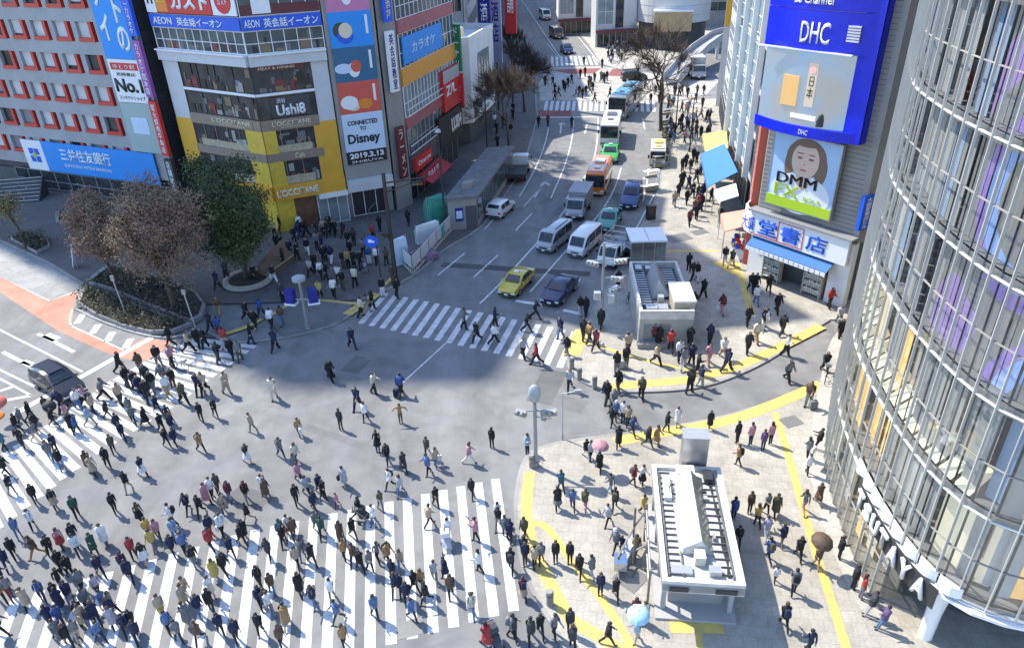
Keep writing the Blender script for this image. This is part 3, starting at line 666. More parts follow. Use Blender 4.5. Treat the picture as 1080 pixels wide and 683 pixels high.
# narrow wall with projecting signs right of the posters
NF = Fac((-12.0, 74.2), (-10.5, 76.4))
nb = empty('narrow_building', (-12, 76, 0), 0, 'slim grey building squeezed between the poster column and the orange banded block', 'building')
MB().prism([(-11.9, 74.3), (-10.5, 76.4), (-14.5, 86), (-16.0, 85)], .1, 36).build('wall', conc_w, nb)
for (z0, z1, m, lab, tx) in ((19.0, 24.0, s_blue, 'small blue projecting sign high beside the posters', '個\n室\n居\n酒\n屋'), (12.5, 18.2, s_white, 'white projecting sign with dark characters beside the posters', '英\n会\n話\n教\n室'), (3.6, 9.0, maroon_w, 'dark red projecting sign with gold characters beside the date strip', 'ラ\nー\nメ\nン')):
    sign(NF, 'projecting_sign', lab, 'sign', .5, 1.6, z0, z1, .75, m, [(tx, .22, .78, .05, .95, s_navy if m is s_white else s_gold, .01)], th=.3)
# ---------------------------------------------------------------- orange banded block along the road
OF = Fac((-10.4, 76.5), (-5.9, 93.0))
ob = empty('banded_shop_block', (-9, 85, 0), 0, 'shop block with dusty red and orange bands of windows along the centre road', 'building')
n_ = OF.n * -11
p, q = OF.at(0, 0, -.3), OF.at(OF.L, 0, -.3)
block('core', [(p.x, p.y), (q.x, q.y), (q.x + n_.x, q.y + n_.y), (p.x + n_.x, p.y + n_.y)], 3.6, 36, conc_d, ob)
def oz(x, y): return OF.px(x, y)[1]
zo = [oz(433, 190), oz(430, 163), oz(429, 128), oz(427, 100), oz(427, 84), oz(426, 66), oz(425, 44), oz(423, 22), oz(421, 8)]
zo = [3.4, 5.4, 8.6, 10.6, 12.6, 13.9, 15.9, 18.4, 20.2, 23.0]
for a, b, m, nm in ((zo[0], zo[1], conc_d, 'lower_band'), (8.2, 9.4, pinkred_w, 'dusty_red_band'), (12.6, 14.3, orange_w, 'orange_band'), (17.6, 18.9, pinkred_w, 'dusty_red_band'), (21.6, 36, conc, 'upper_wall')):
    slabp(OF, nm, m, ob, (0, OF.L, a, b, -.35, .15))
glazing(OF, ob, 0, OF.L, 5.4, 8.2, win_g, 1.3, 0, alu); glazing(OF, ob, 0, OF.L, 9.4, 12.6, win_l, 1.0, 0, white_g); glazing(OF, ob, 0, OF.L, 14.3, 17.6, win_g, 1.2, 0, white_g); glazing(OF, ob, 0, OF.L, 18.9, 21.6, win_g, 1.2, 0, white_g)
slabp(OF, 'balcony_rail', white_g, ob, (0, OF.L, 9.5, 9.62, .3, .38), (0, OF.L, 10.2, 10.28, .3, .38), (0, OF.L, 6.4, 6.48, .3, .38), (0, OF.L, 5.6, 5.68, .3, .38))
glazing(OF, ob, .2, OF.L - .2, .15, 3.4, dark_in, 2.0, -.4, alu, False)
sign(OF, 'window_banner', 'bright blue window banner on the upper floor above the orange band', 'sign', .6, 12.5, 14.6, 17.2, .2, s_sky, [('カラオケ', .2, .8, .3, .7, s_pale, .02)])
sign(OF, 'shop_sign', 'black fascia with white bath shop lettering at the end of the banded block', 'sign', 8.5, OF.L + .1, 3.6, 7.2, .5, s_black, [('LUSH', .50, .93, .28, .74, s_white, .05)], th=.6)
sign(OF, 'billboard', 'red and grey billboard on the corner above the black fascia', 'sign', 11.0, OF.L + .2, 7.4, 12.0, .5, s_red, [('Z/L', .1, .7, .36, .62, s_white, .03)], th=.5,
     extra=lambda e, a, b, c, d_, dd: slabp(OF, 'grey_field', flat('sign_grey', (.42, .40, .40)), e, (a, b, d_ - 1.4, d_, dd, dd + .01)))
sign(OF, 'shop_sign', 'red fascia with white lettering low on the left of the banded block', 'sign', .4, 5.2, 3.5, 4.9, .6, s_red, [('Orange', .1, .9, .25, .75, s_white, .02)], th=.5)
sign(OF, 'shop_sign', 'crimson shopfront panel with white lettering at pavement level', 'sign', .8, 6.6, 2.0, 3.3, 1.2, flat('sign_crimson', (.42, .03, .05)), [('SALE', .2, .8, .2, .8, s_white, .02)], th=.2)
aw = empty('shop_awning', OF.at(4, 2, 1), 0, 'sloping red awning over the shopfront below the banded block', 'awning')
mb = MB(); a, b, c, d = OF.at(1, 2.9, .3), OF.at(8, 2.9, .3), OF.at(8, 2.1, 2.0), OF.at(1, 2.1, 2.0); up = Vector((0, 0, .06)); mb.hexa([d, c, b, a, d + up, c + up, b + up, a + up]); mb.build('cloth', flat('awning_red', (.45, .04, .05), .8), aw)
for (z0, z1, m, lab, tx) in ((11.0, 16.4, s_green, 'green projecting sign on the far corner of the banded block', 'ド\nー\nナ\nツ'), (6.6, 10.8, s_red, 'red projecting sign below the green one on the banded block', 'ビ\nデ\nオ')):
    sign(Fac((-6.3, 93.2), (-4.7, 92.7)), 'projecting_sign', lab, 'sign', .1, 1.3, z0, z1, .2, m, [(tx, .22, .78, .06, .94, s_white, .01)], th=.4)
# ---------------------------------------------------------------- small white building beyond, and the blocks behind it
wb = empty('white_corner_building', (-7, 103, 0), 0, 'small white building with rooftop air conditioners beyond the banded block', 'building')
WF = Fac((-4.4, 99.6), (-1.4, 112.5)); WL = Fac((-10, 97.6), (-4.4, 99.6))
MB().prism([(-10, 97.6), (-4.4, 99.6), (-1.4, 112.5), (-10, 116)], 3.0, 13.2).build('wall', white_w, wb)
MB().prism([(-10, 98.2), (-4.9, 100.1), (-2, 112.2), (-10, 115)], .1, 3.0).build('ground_floor', conc_d, wb)
mb = MB()
for a, b in (((-10, 97.6), (-4.4, 99.6)), ((-4.4, 99.6), (-1.4, 112.5)), ((-1.4, 112.5), (-10, 116))):
    f = Fac(a, b); f.slab(mb, 0, f.L, 13.2, 14.0, -.25, .06)
mb.build('parapet', white_g, wb)
glazing(WF, wb, 4.0, 10.0, 7.8, 11.4, win_l, 1.5, .02, alu); glazing(WF, wb, .8, 12.4, 3.4, 5.6, win_d, 1.5, .02, alu, False)
sign(WF, 'shop_sign', 'white strip sign with dark marks on the small white building', 'sign', 2.5, 11.5, 3.2, 4.5, .4, s_white, [('STAND', .1, .6, .3, .7, s_dark)], th=.3)
for i, (x, y) in enumerate(((-8.4, 100.6), (-6.6, 101.2), (-6.0, 104.5))):
    e = empty('air_conditioner', (x, y, 13.2), R(20), ('cream rooftop air conditioner nearest the left edge of the small white building', 'cream rooftop air conditioner beside another near the front of the white roof', 'cream rooftop air conditioner standing further back on the white roof')[i], 'air conditioner', 'rooftop air conditioners')
    LB().box(0, 0, .75, 1.3, 1.1, 1.3).build('casing', mat('cream_casing', (.55, .50, .40), .6, 0, .1, 2), e)
    LB().lathe([(.42, 0), (.42, .06), (.1, .08)], (0, 0, 1.4), 14).build('fan_grille', dark_metal, e); LB().box(0, 0, .05, 1.35, .9, .1).build('foot_rail', dark_metal, e)
gb = empty('concrete_block_building', (-16, 128, 0), 0, 'bare grey concrete block standing behind the small white building', 'building')
MB().prism([(-26, 100), (-10.5, 113.2), (-5.2, 118), (-4.4, 140), (-26, 140)], .1, 26).build('wall', conc, gb)
GF = Fac((-10.5, 113.2), (-5.2, 118.0)); GR = Fac((-5.2, 118), (-4.4, 140))
for z in (15.2, 19.0, 22.8): glazing(GF, gb, .8, 6.0, z, z + 1.8, win_d, 1.3, .02, alu, False)
for z in (4.0, 8.0, 12.0, 16.0, 20.0): glazing(GR, gb, 1, 20, z, z + 2.2, win_g, 1.6, .02, alu, False)
slabp(GF, 'pipe', steel, gb, (.2, .35, 1, 25, 0, .2), (6.4, 6.55, 1, 25, 0, .2))
for (x, y, z0, z1, m, tm, lab, tx) in ((-2.6, 116.5, 8.5, 26, s_navy, s_white, 'tall slate blue vertical sign beyond the small white building', '日\n本\nの\n酒\n場'), (-1.0, 119.0, 7.5, 27, flat('sign_mauve', (.40, .38, .52)), s_navy, 'tall mauve vertical sign beside the slate blue one', '三\n丁\n目\n酒\n店'), (1.4, 124.0, 11.0, 31, s_red, s_white, 'tall red and white vertical sign over the shaded side pavement', '居\n酒\n屋\n本\n舗')):
    sign(Fac((x - .9, y), (x + .9, y - .5)), 'vertical_sign', lab, 'sign', 0, 1.8, z0, z1, 0, m, [(tx, .2, .8, .15, .9, tm, .01)], th=.5)
    b_ = bpy.context.scene.objects[-1].parent; 
    mb = MB(); mb.tube((x, y + .1, .1), (x, y + .1, z0 + 1), .14); mb.build('post', dark_metal, b_)
# long rows of buildings flanking the street as it climbs away on the left
random.seed(11)
y = 141.0; k = 0
row_lab = ['dim grey block with rows of windows on the shaded side of the far street', 'taller brown block next along the shaded far street', 'pale block with banded windows along the shaded far street', 'dark block far up the left street', 'last pale block far up the left street']
while y < 330:
    d = random.uniform(24, 40); h = random.uniform(20, 36); x = -4.0 + (y - 141) * .03
    e = empty('street_building', (x - 8, y, 0), 0, row_lab[k % 5] if k < 5 else row_lab[4], 'building', None)
    MB().prism([(x - 22, y), (x, y), (x, y + d - 1), (x - 22, y + d - 1)], .1, h).build('wall', (conc_w, mat('brown_tile', (.16, .11, .08), .7, 0, .1, 1), conc_l, conc_d, conc)[k % 5], e)
    f = Fac((x, y), (x, y + d - 1)); f2 = Fac((x - 22, y), (x, y))
    z = 3.5
    while z + 2.4 < h: glazing(f, e, 1, d - 2, z, z + 1.8, win_g, 2.0, .03, alu, False); glazing(f2, e, 2, 20, z, z + 1.8, win_g, 2.0, .03, alu, False); z += 3.6
    y += d; k += 1
    if k >= 5: break
# ================================================================== RIGHT SIDE: bookshop building with the blue screen
DF = Fac((20.5, 56.6), (25.7, 49.6))
bk = empty('bookshop_building', (26, 56, 0), 0, 'grey tiled corner building carrying the curved blue screen above a bookshop', 'building')
tile_g = mat('grey_tile_wall', (0.27, 0.26, 0.245), 0.6, 0, 0.1, 0.8)
p, q = DF.at(0, 0, -.4), DF.at(DF.L, 0, -.4)
bkpoly = [(p.x, p.y), (q.x, q.y), (31.5, 52.6), (36, 70), (24.9, 70.5)]
block('wall', bkpoly, 5.3, 40, tile_g, bk)
block('upper_core', [(p.x + .6, p.y + .4), (q.x + .2, q.y + .5), (31.0, 53), (35, 69), (25.4, 69)], .1, 5.3, conc_d, bk)
def dz(x, y): return DF.px(x, y)[1]
def ds(x, y): return DF.px(x, y)[0]
zt = [dz(840, 312), dz(838, 297), dz(838, 277), dz(838, 272), dz(838, 250), dz(848, 234), dz(855, 152), dz(848, 143), dz(856, 56), dz(858, 8)]
# tile grooves
mb = MB()
z = 5.6
while z < 24: DF.slab(mb, 0, DF.L, z, z + .03, -.41, -.385); z += .35
mb.build('groove', conc_d, bk)
# red pillar and side facade towards the back street
SF2 = Fac((24.6, 70.4), (20.5, 56.6))
slabp(SF2, 'red_pillar', flat('pillar_red', (.50, .10, .06)), bk, (SF2.L - 3.2, SF2.L - 1.4, .1, 24, -.5, .35))
slabp(SF2, 'salmon_pillar', flat('pillar_salmon', (.62, .26, .18)), bk, (SF2.L - 5.2, SF2.L - 3.25, .1, 13.5, -.5, .30))
glazing(SF2, bk, 1, SF2.L - 5.5, 4.2, 11.5, win_d, 1.5, .05, alu)
# ground floor shop front
slabp(DF, 'shop_wall', white_w, bk, (0, 1.6, .1, 5.4, -.6, .05), (DF.L - 1.4, DF.L + .2, .1, 5.4, -.6, .05))
slabp(DF, 'dark_entrance', dark_in, bk, (1.6, DF.L - 1.4, .1, 3.4, -2.2, -1.9))
random.seed(5)
for s in (1.7, 5.5):
    mb = MB()
    for zz_ in (.5, 1.1, 1.7):
        DF.slab(mb, s, s + 1.5, zz_, zz_ + .05, -.3, .35)
        for k in range(7): DF.slab(mb, s + .05 + k * .2, s + .2 + k * .2, zz_ + .05, zz_ + .3 + random.random() * .15, -.1, .25)
    DF.slab(mb, s - .04, s, .1, 2.3, -.3, .35); DF.slab(mb, s + 1.5, s + 1.54, .1, 2.3, -.3, .35)
    mb.build('magazine_rack', mat('mixed_paper', (.55, .52, .46), .7, 0, .5, 9), bk)
aw = empty('shop_awning', DF.at(DF.L / 2, 3.2, 0), 0, 'blue awning with white scalloped edge over the bookshop entrance', 'awning')
mb = MB(); a, b, c, d = DF.at(.4, 3.65, .1), DF.at(DF.L - 1.0, 3.65, .1), DF.at(DF.L - 1.0, 3.0, 1.2), DF.at(.4, 3.0, 1.2); up = Vector((0, 0, .07))
mb.hexa([d, c, b, a, d + up, c + up, b + up, a + up]); mb.build('cloth', flat('awning_blue', (.04, .14, .34), .8), aw)
mb = MB(); n = 16
for i in range(n):
    s0 = .4 + (DF.L - 1.4) * i / n; s1 = .4 + (DF.L - 1.4) * (i + .86) / n; DF.slab(mb, s0, s1, 2.68, 3.0, 1.2, 1.24)
mb.build('scalloped_edge', white_g, aw)
# curved signs: bands that bulge out of the facade
def bulge(fac, name, parent, s0, s1, z0, z1, d, b, m, n=14, th=.25, z0r=None):
    mb = MB(); secs = []
    for i in range(n + 1):
        t = i / n; s = s0 + (s1 - s0) * t; dd = d + b * (1 - (2 * t - 1) ** 2)
        secs.append([fac.at(s, z0, dd - th), fac.at(s, z0, dd), fac.at(s, z1, dd), fac.at(s, z1, dd - th)])
    mb.loft(secs); return mb.build(name, m, parent)
bs = empty('blue_screen_sign', DF.at(DF.L / 2, zt[7], 0), 0, 'big curved deep blue advertising frame around a video screen on the bookshop building', 'billboard')
S0, S1 = -.9, DF.L - 1.25
zf = [zt[7] - .1, zt[7] + .9, zt[8] + .1, zt[9] + .4, zt[9] + 2.2]
zf = [12.75, 13.5, 18.65, 21.3, 23.4]
bulge(DF, 'lower_band', bs, S0, S1, zf[0], zf[1], .5, .9, s_dhc); bulge(DF, 'upper_band', bs, S0, S1, zf[2], zf[3], .5, .9, s_dhc); bulge(DF, 'top_band', bs, S0, S1, zf[3] + .05, zf[4], .5, .9, s_dhc)
bulge(DF, 'side_band', bs, S1 - 1.0, S1 + .35, zf[0] + .02, zf[4] - .02, .48, .05, s_dhc, 3)
mb = MB(); DF.slab(mb, S1 + .1, S1 + .35, zf[0] + .02, zf[4], -.4, .5); mb.build('return_panel', s_dhc, bs)
def screen_mat():
    m = bpy.data.materials.new('video_screen'); m.use_nodes = True; nt = m.node_tree; N = nt.nodes; L = nt.links; b = N['Principled BSDF']
    tc = N.new('ShaderNodeTexCoord'); nz = N.new('ShaderNodeTexNoise'); nz.inputs['Scale'].default_value = .35; nz.inputs['Detail'].default_value = 2
    L.new(tc.outputs['Object'], nz.inputs['Vector']); rp = N.new('ShaderNodeValToRGB'); e = rp.color_ramp.elements
    e[0].position = .35; e[0].color = (.20, .215, .22, 1); e[1].position = .68; e[1].color = (.13, .24, .40, 1)
    L.new(nz.outputs['Fac'], rp.inputs['Fac']); L.new(rp.outputs['Color'], b.inputs['Emission Color']); b.inputs['Emission Strength'].default_value = .55
    b.inputs['Base Color'].default_value = (.10, .11, .12, 1); b.inputs['Roughness'].default_value = .35
    return m
scr_m = screen_mat()
bulge(DF, 'screen', bs, S0 + .2, S1 - .9, zf[1], zf[2], .42, .78, scr_m)
mb = MB()
for z in (zf[3], zf[4]):
    pass
secs = []
for i in range(15):
    t = i / 14; s = S0 + (S1 - S0) * t; dd = .5 + .9 * (1 - (2 * t - 1) ** 2)
    mb.tube(DF.at(s, zf[4], dd - .1), DF.at(s, zf[4] + 1.0, dd - .1), .035)
    if i: mb.tube(prev, DF.at(s, zf[4] + 1.0, dd - .1), .05); mb.tube(prev - Vector((0, 0, .5)), DF.at(s, zf[4] + .5, dd - .1), .03)
    prev = DF.at(s, zf[4] + 1.0, dd - .1)
mb.build('top_rail', white_g, bs)
slabp(DF, 'white_edge', white_g, bs, (S0 + .2, S1 - .9, zf[2] + .02, zf[2] + .10, 1.2, 1.45))
def bulge_text(body, s0, s1, z0, z1, par, m, name='lettering', bold=0.0):
    o = DF.text(body, s0, s1, z0, z1, 0, m, par, name, .03, False, bold)
    off = Vector((0, 0, 0)); pp = par
    while pp is not None: off += pp.location; pp = pp.parent
    for v in o.data.vertices:
        w = v.co + off; s = (w - DF.p0).dot(DF.u); t = (s - S0) / (S1 - S0)
        v.co += DF.n * (.53 + .9 * max(0, 1 - (2 * t - 1) ** 2))
    return o
bulge_text('DHC', 2.5, 4.7, 19.2, 20.6, bs, s_white, bold=.01)
bulge_text('DHC', 3.6, 4.3, 12.95, 13.3, bs, s_white)
bulge_text('BS Channel', 1.6, 4.6, 21.7, 22.3, bs, s_white, bold=.02)
vent = MB()
for k in range(6): DF.slab(vent, S1 - 2.0, S1 - .8, 19.5 + k * .18, 19.62 + k * .18, .95, 1.08)
vent.build('louvre', conc_l, bs)
sc_e = MB(); t0 = lambda s: .42 + .78 * (1 - (2 * ((s - S0 - .2) / (S1 - .9 - S0 - .2)) - 1) ** 2)
DF.slab(sc_e, 3.5, 4.2, 14.9, 17.9, t0(3.85) - .02, t0(3.85) + .05); sc_e.build('screen_caption_panel', mat('screen_tan', (.42, .36, .28), .4, emit=.25), bs)
DF.text('日\n本', 3.6, 4.1, 15.5, 17.0, t0(3.85) + .06, s_black, bs, 'lettering', .01)
m_ = MB(); c_ = DF.at(3.85, 17.45, t0(3.85) + .05); m_.tube(c_, c_ + DF.n * .03, .24, .24, 12); m_.build('screen_emblem', mat('screen_rose', (.55, .30, .28), .4, emit=.3), bs)
m_ = MB(); DF.slab(m_, 1.6, 2.9, 14.8, 16.9, t0(2.2) - .04, t0(2.2) + .10); m_.build('screen_orange_panel', mat('screen_orange', (.48, .30, .12), .4, emit=.3), bs)
m_ = MB(); DF.slab(m_, 2.6, 4.6, 14.0, 14.3, t0(3.6) - .02, t0(3.6) + .07); m_.build('screen_caption', mat('screen_white', (.6, .6, .56), .4, emit=.4), bs)
m_ = MB(); m_.lathe([(0.02, 0), (.45, .02), (.45, .5), (.3, .85), (.05, 1.0)], tuple(DF.at(5.0, 13.6, t0(5.0) - .1)), 14, 1, .35); m_.build('screen_silhouette', mat('screen_dark', (.05, .06, .07), .4), bs)
# portrait advertisement
adL, adR, adB, adT = 1.0, 6.6, 6.75, 12.4
def portrait(e, a, b, c, d_, dd):
    W, H = b - a, d_ - c
    def disc(name, m, u, w, ru, rw, k, n=26):
        mb = MB(); mb.face([DF.at(a + W * u + W * ru * math.cos(6.283 * i / n), c + H * w + H * rw * math.sin(6.283 * i / n), dd + .006 * k) for i in range(n)]); return mb.build(name, m, e)
    hair = flat('print_hair', (.19, .125, .085)); skin = flat('print_skin', (.66, .48, .39)); lip = flat('print_lip', (.50, .17, .16)); wht = flat('print_white', (.72, .75, .80))
    disc('printed_hair', hair, .52, .74, .30, .26, 1); disc('printed_hair', hair, .76, .62, .09, .20, 2); disc('printed_hair', hair, .28, .62, .07, .18, 2)
    disc('printed_shirt', wht, .50, .24, .46, .28, 3); disc('printed_neck', skin, .52, .46, .11, .16, 4); disc('printed_face', skin, .515, .705, .205, .245, 5)
    for s in (-1, 1):
        disc('printed_eye', hair, .515 + s * .085, .735, .040, .017, 6, 12); disc('printed_brow', hair, .515 + s * .088, .795, .055, .009, 6, 12)
    disc('printed_mouth', lip, .505, .575, .055, .017, 6, 12); disc('printed_nose', flat('print_shade', (.50, .33, .26)), .51, .655, .018, .012, 6, 12)
    disc('printed_fringe', hair, .50, .935, .17, .05, 7)
    slabp(DF, 'lime_strip', s_lime, e, (a, b, c, c + H * .14, dd, dd + .05))
    for k in (-.035, 0, .035): DF.text('DMM', a + W * .13 + k, a + W * .74 + k, c + H * .345, c + H * .485, dd + .054 + abs(k) * .05, s_black, e)
    for k in (-.035, 0, .035): DF.text('FX', a + W * .12 + k, a + W * .50 + k, c + H * .165, c + H * .325, dd + .054 + abs(k) * .05, s_lime, e)
    DF.text('ROLA', a + W * .58, a + W * .84, c + H * .165, c + H * .225, dd + .055, s_lime, e)
sign(DF, 'portrait_billboard', 'pale blue portrait advertisement of a woman above a lime strip under the blue screen', 'billboard', adL, adR, adB, adT, .25, flat('print_sky', (.38, .55, .76)), extra=portrait, frame=alu, th=.3)
# bookshop name sign, curved at its left end
bsn = empty('bookshop_sign', DF.at(DF.L / 2, 5.2, 0), 0, 'white fascia with large blue bookshop characters and a thin red outline', 'sign')
bz0, bz1 = 3.75, 5.75
mb = MB(); secs = []
for s, d in ((-1.6, -1.4), (-1.3, -.5), (-.7, .15), (0, .45), (.6, .55), (DF.L, .55)):
    secs.append([DF.at(s, bz0, d - .3), DF.at(s, bz0, d), DF.at(s, bz1, d), DF.at(s, bz1, d - .3)])
mb.loft(secs); mb.build('panel', s_white, bsn)
for ch, s in (('堂', .9), ('書', 3.0), ('店', 5.3)): DF.text(ch, s, s + 1.75, bz0 + .35, bz1 - .35, .57, s_blue, bsn, bold=.015)
DF.text('大盛', -.75, .45, bz0 + .45, bz1 - .45, .57, s_blue, bsn, bold=.01)
slabp(DF, 'red_line', s_red, bsn, (2.75, 4.95, bz0 + .14, bz0 + .2, .56, .59), (2.75, 4.95, bz1 - .2, bz1 - .14, .56, .59), (2.7, 2.76, bz0 + .14, bz1 - .14, .56, .59), (4.93, 4.99, bz0 + .14, bz1 - .14, .56, .59), (.2, 2.7, bz0 + .14, bz0 + .2, .56, .59))
mb = MB(); DF.slab(mb, -.2, DF.L + .2, 5.8, 5.95, -.3, .7); mb.build('canopy_edge', alu, bsn)
sq_ = Fac((25.7, 49.6), (31.5, 52.6)); qa, qb = sq_.px(905, 244, .3), sq_.px(917, 207, .3)
sign(sq_, 'vertical_sign', 'small bright blue vertical sign on the grey side wall beside the glass building', 'sign', min(qa[0], qb[0]), min(qa[0], qb[0]) + 1.1, qa[1], qb[1], .3, s_blue, [('大\n盛\n堂\n書\n店\nビ\nル', .25, .75, .05, .95, s_white, .01)], th=.3)
# side wall of the bookshop building that faces the glass block, with a bright slot of offices beyond
SW_ = Fac((25.7, 49.6), (31.5, 52.6))
slabp(SW_, 'side_wall', tile_g, bk, (.3, 2.2, 5.4, 36, -.4, .1))
hb = empty('white_office_building', (38, 60, 0), 0, 'pale office slab seen in the gap between the bookshop and the glass building', 'building')
MB().prism([(31.6, 55.5), (40, 58), (44, 75), (36.5, 76)], .1, 34).build('wall', white_w, hb)
HF = Fac((31.6, 55.5), (40, 58))
for z in range(4, 32, 3): glazing(HF, hb, .6, 8.2, z, z + 1.9, win_g, 1.2, .02, white_g, False)
# shops further along the right-hand pavement
VF = Fac((27.4, 88.5), (24.6, 71.0))
vb = empty('glass_shop_building', (30, 80, 0), 0, 'white framed glass shop building along the right pavement beyond the bookshop', 'building')
MB().prism([(27.6, 88.4), (24.9, 70.9), (37, 70.9), (38, 88)], .1, 27).build('wall', conc_l, vb)
for z in (4.2, 8.4, 12.6, 16.8, 21.0): glazing(VF, vb, .3, VF.L - .3, z, z + 3.3, mat('mint_glass', (.22, .32, .30), .1, 0, .3, .4), 2.0, .12, white_g)
slabp(VF, 'white_fin', white_g, vb, *[(s, s + .3, 3.6, 26, .1, .7) for s in (.1, VF.L / 3, VF.L * 2 / 3, VF.L - .4)])
glazing(VF, vb, .3, VF.L - .3, .2, 3.2, dark_in, 2, .05, alu, False)
V2 = Fac((33.0, 112.5), (27.8, 89.5))
v2 = empty('slim_shop_building', (33, 100, 0), 0, 'pale slim shop building with a tall navy banner far up the right pavement', 'building')
MB().prism([(33.2, 112.4), (28, 89.4), (42, 89.4), (46, 112)], .1, 22).build('wall', mat('pale_tile', (.50, .52, .52), .6, 0, .06, .8), v2)
for z in (4.2, 8.0, 11.8, 15.6): glazing(V2, v2, 6, V2.L - 1, z, z + 2.4, win_l, 1.6, .05, white_g)
glazing(V2, v2, .5, V2.L - 1, .2, 3.2, dark_in, 2, .05, alu, False)
sign(Fac((29.9, 98.0), (31.9, 97.4)), 'vertical_sign', 'tall navy banner with white characters above the crowded right pavement', 'sign', 0, 1.9, 4.6, 14.5, .3, s_navy, [('み\nず\nほ\n銀\n行', .24, .76, .08, .92, s_white, .01)], th=.4)
tl = mat('teal_panel', (.10, .36, .36), .5)
yb = empty('ochre_sign_tower', (36, 120, 0), 0, 'narrow tower with ochre, teal and pale panels behind the navy banner', 'building')
MB().prism([(33.6, 117), (36.2, 116), (39, 124), (36, 125)], .1, 30).build('wall', conc_l, yb)
YF = Fac((33.6, 117), (36.2, 116))
slabp(YF, 'ochre_panel', yellow_w, yb, (.1, 2.7, 12, 18, 0, .15), (.1, 1.2, 21.5, 30, 0, .15)); slabp(YF, 'teal_panel', tl, yb, (1.3, 2.7, 21.2, 24, 0, .2))
# awnings and stalls in front of those shops
def tent(name, label, pxs, h0, h1, colr, group=None):
    """sloping cloth roof: four corners measured on the picture, front edge lower, on thin posts"""
    pts = [G(*p, h) for p, h in zip(pxs, (h1, h1, h0, h0))]
    c = sum(pts, Vector()) / 4
    e = empty(name, (c.x, c.y, .12), 0, label, 'awning', group)
    up = Vector((0, 0, .08)); mb = MB(); mb.hexa([pts[3], pts[2], pts[1], pts[0], pts[3] + up, pts[2] + up, pts[1] + up, pts[0] + up]); mb.build('cloth', colr, e)
    mb = MB(); a, b = pts[3], pts[2]; mb.hexa([a - Vector((0, 0, .35)), b - Vector((0, 0, .35)), b - Vector((0, .04, .35)), a - Vector((0, .04, .35)), a, b, b - Vector((0, .04, 0)), a - Vector((0, .04, 0))]); mb.build('valance', colr, e)
    for p in pts[2:]: MB().tube((p.x, p.y, .1), (p.x, p.y, p.z), .04).build('post', alu, e)
    return e
tent('shop_awning', 'big bright blue awning over the right pavement', [(764, 152), (778, 182), (746, 198), (739, 163)], 2.9, 4.2, flat('awning_sky', (.04, .17, .46), .8))
tent('shop_awning', 'pale yellow awning just beyond the big blue one', [(766, 138), (768, 157), (744, 160), (741, 142)], 2.9, 3.8, flat('awning_pale_yellow', (.60, .46, .13), .8))
tent('shop_awning', 'white awning nearest the big blue one on its camera side', [(776, 194), (779, 207), (760, 213), (753, 201)], 2.7, 3.5, white_g)
tent('shop_awning', 'salmon awning in front of the bookshop building pillar', [(791, 221), (792, 237), (764, 245), (760, 226)], 2.6, 3.4, flat('awning_salmon', (.68, .27, .20), .8))
sb = empty('market_stall', (*G2(787, 275), .12), R(-60), 'crowded goods stall of red and blue items beside the bookshop left edge', 'stall')
LB().box(0, 0, .45, 3.2, .9, .9).build('counter', white_w, sb)
random.seed(9)
for k, (m, nm) in enumerate(((s_red, 'red_goods'), (s_blue, 'blue_goods'), (s_pink, 'pink_goods'), (s_gold, 'cream_goods'))):
    mb = LB()
    for i in range(8): mb.box(random.uniform(-1.5, 1.5), random.uniform(-.4, .4), random.uniform(.95, 1.9), .3, .25, .35, random.random())
    mb.build(nm, m, sb)
mb = LB(); 
for sx in (-1.6, 1.6): mb.tube((sx, .45, 0), (sx, .45, 2.3), .03)
mb.tube((-1.6, .45, 2.3), (1.6, .45, 2.3), .03); mb.tube((-1.6, .45, 1.6), (1.6, .45, 1.6), .03); mb.build('rack', alu, sb)
# ---------------------------------------------------------------- far end: round white building, low shops, walkway
cx, cy = 39.5, 180.0
rb = empty('round_white_building', (cx, cy, 0), 0, 'white cylindrical building at the far end of the square with a tan entrance', 'building')
MB().lathe([(8.4, 5.5), (8.4, 34), (8.2, 34.3)], (cx, cy, 0), 40).build('drum', mat('white_metal_cladding', (.60, .61, .61), .5, 0, .05, .4), rb)
MB().lathe([(7.6, .1), (7.6, 5.5)], (cx, cy, 0), 40).build('ground_floor', conc_d, rb)
mb = MB()
for z in range(7, 34, 2): mb.lathe([(8.42, z), (8.44, z + .06)], (cx, cy, 0), 40)
mb.build('seam', alu, rb)
EF = Fac((cx - 5.9, cy - 8.8), (cx + 2.1, cy - 10.1))
slabp(EF, 'entrance_block', mat('tan_stone', (.42, .30, .16), .6, 0, .2, 1), rb, (0, EF.L, 4.0, 8.0, -3, 0)); slabp(EF, 'entrance_glass', win_d, rb, (.6, EF.L - .6, .2, 3.9, -3, -.1)); slabp(EF, 'cornice', white_g, rb, (-.2, EF.L + .2, 8.0, 8.4, -3, .2))
ll = [((17.5, 178), 'low pale shop with dark window panels at the far end of the street', 12, conc_l), ((10.5, 200), 'white low building at the far left corner of the square', 14, white_w)]
for (x, y), lab, h, m in ll:
    e = empty('far_shop', (x, y, 0), 0, lab, 'building'); MB().prism([(x + 4, y), (x + 13.5, y + 1), (x + 14, y + 14), (x + 4.5, y + 14)], .1, h).build('wall', m, e)
    f = Fac((x + 4, y), (x + 13.5, y + 1)); glazing(f, e, .4, 9.0, .2, 3.2, win_d, 1.5, .05, alu, False); glazing(f, e, .4, 4, 5, h - 1, win_l, 1.5, .05, white_g); slabp(f, 'window_panel', win_d, e, (4.6, 6.4, 4.2, h - .6, 0, .2)); slabp(f, 'awning', maroon_w, e, (0, 9.4, 3.3, 3.9, 0, 1.4))
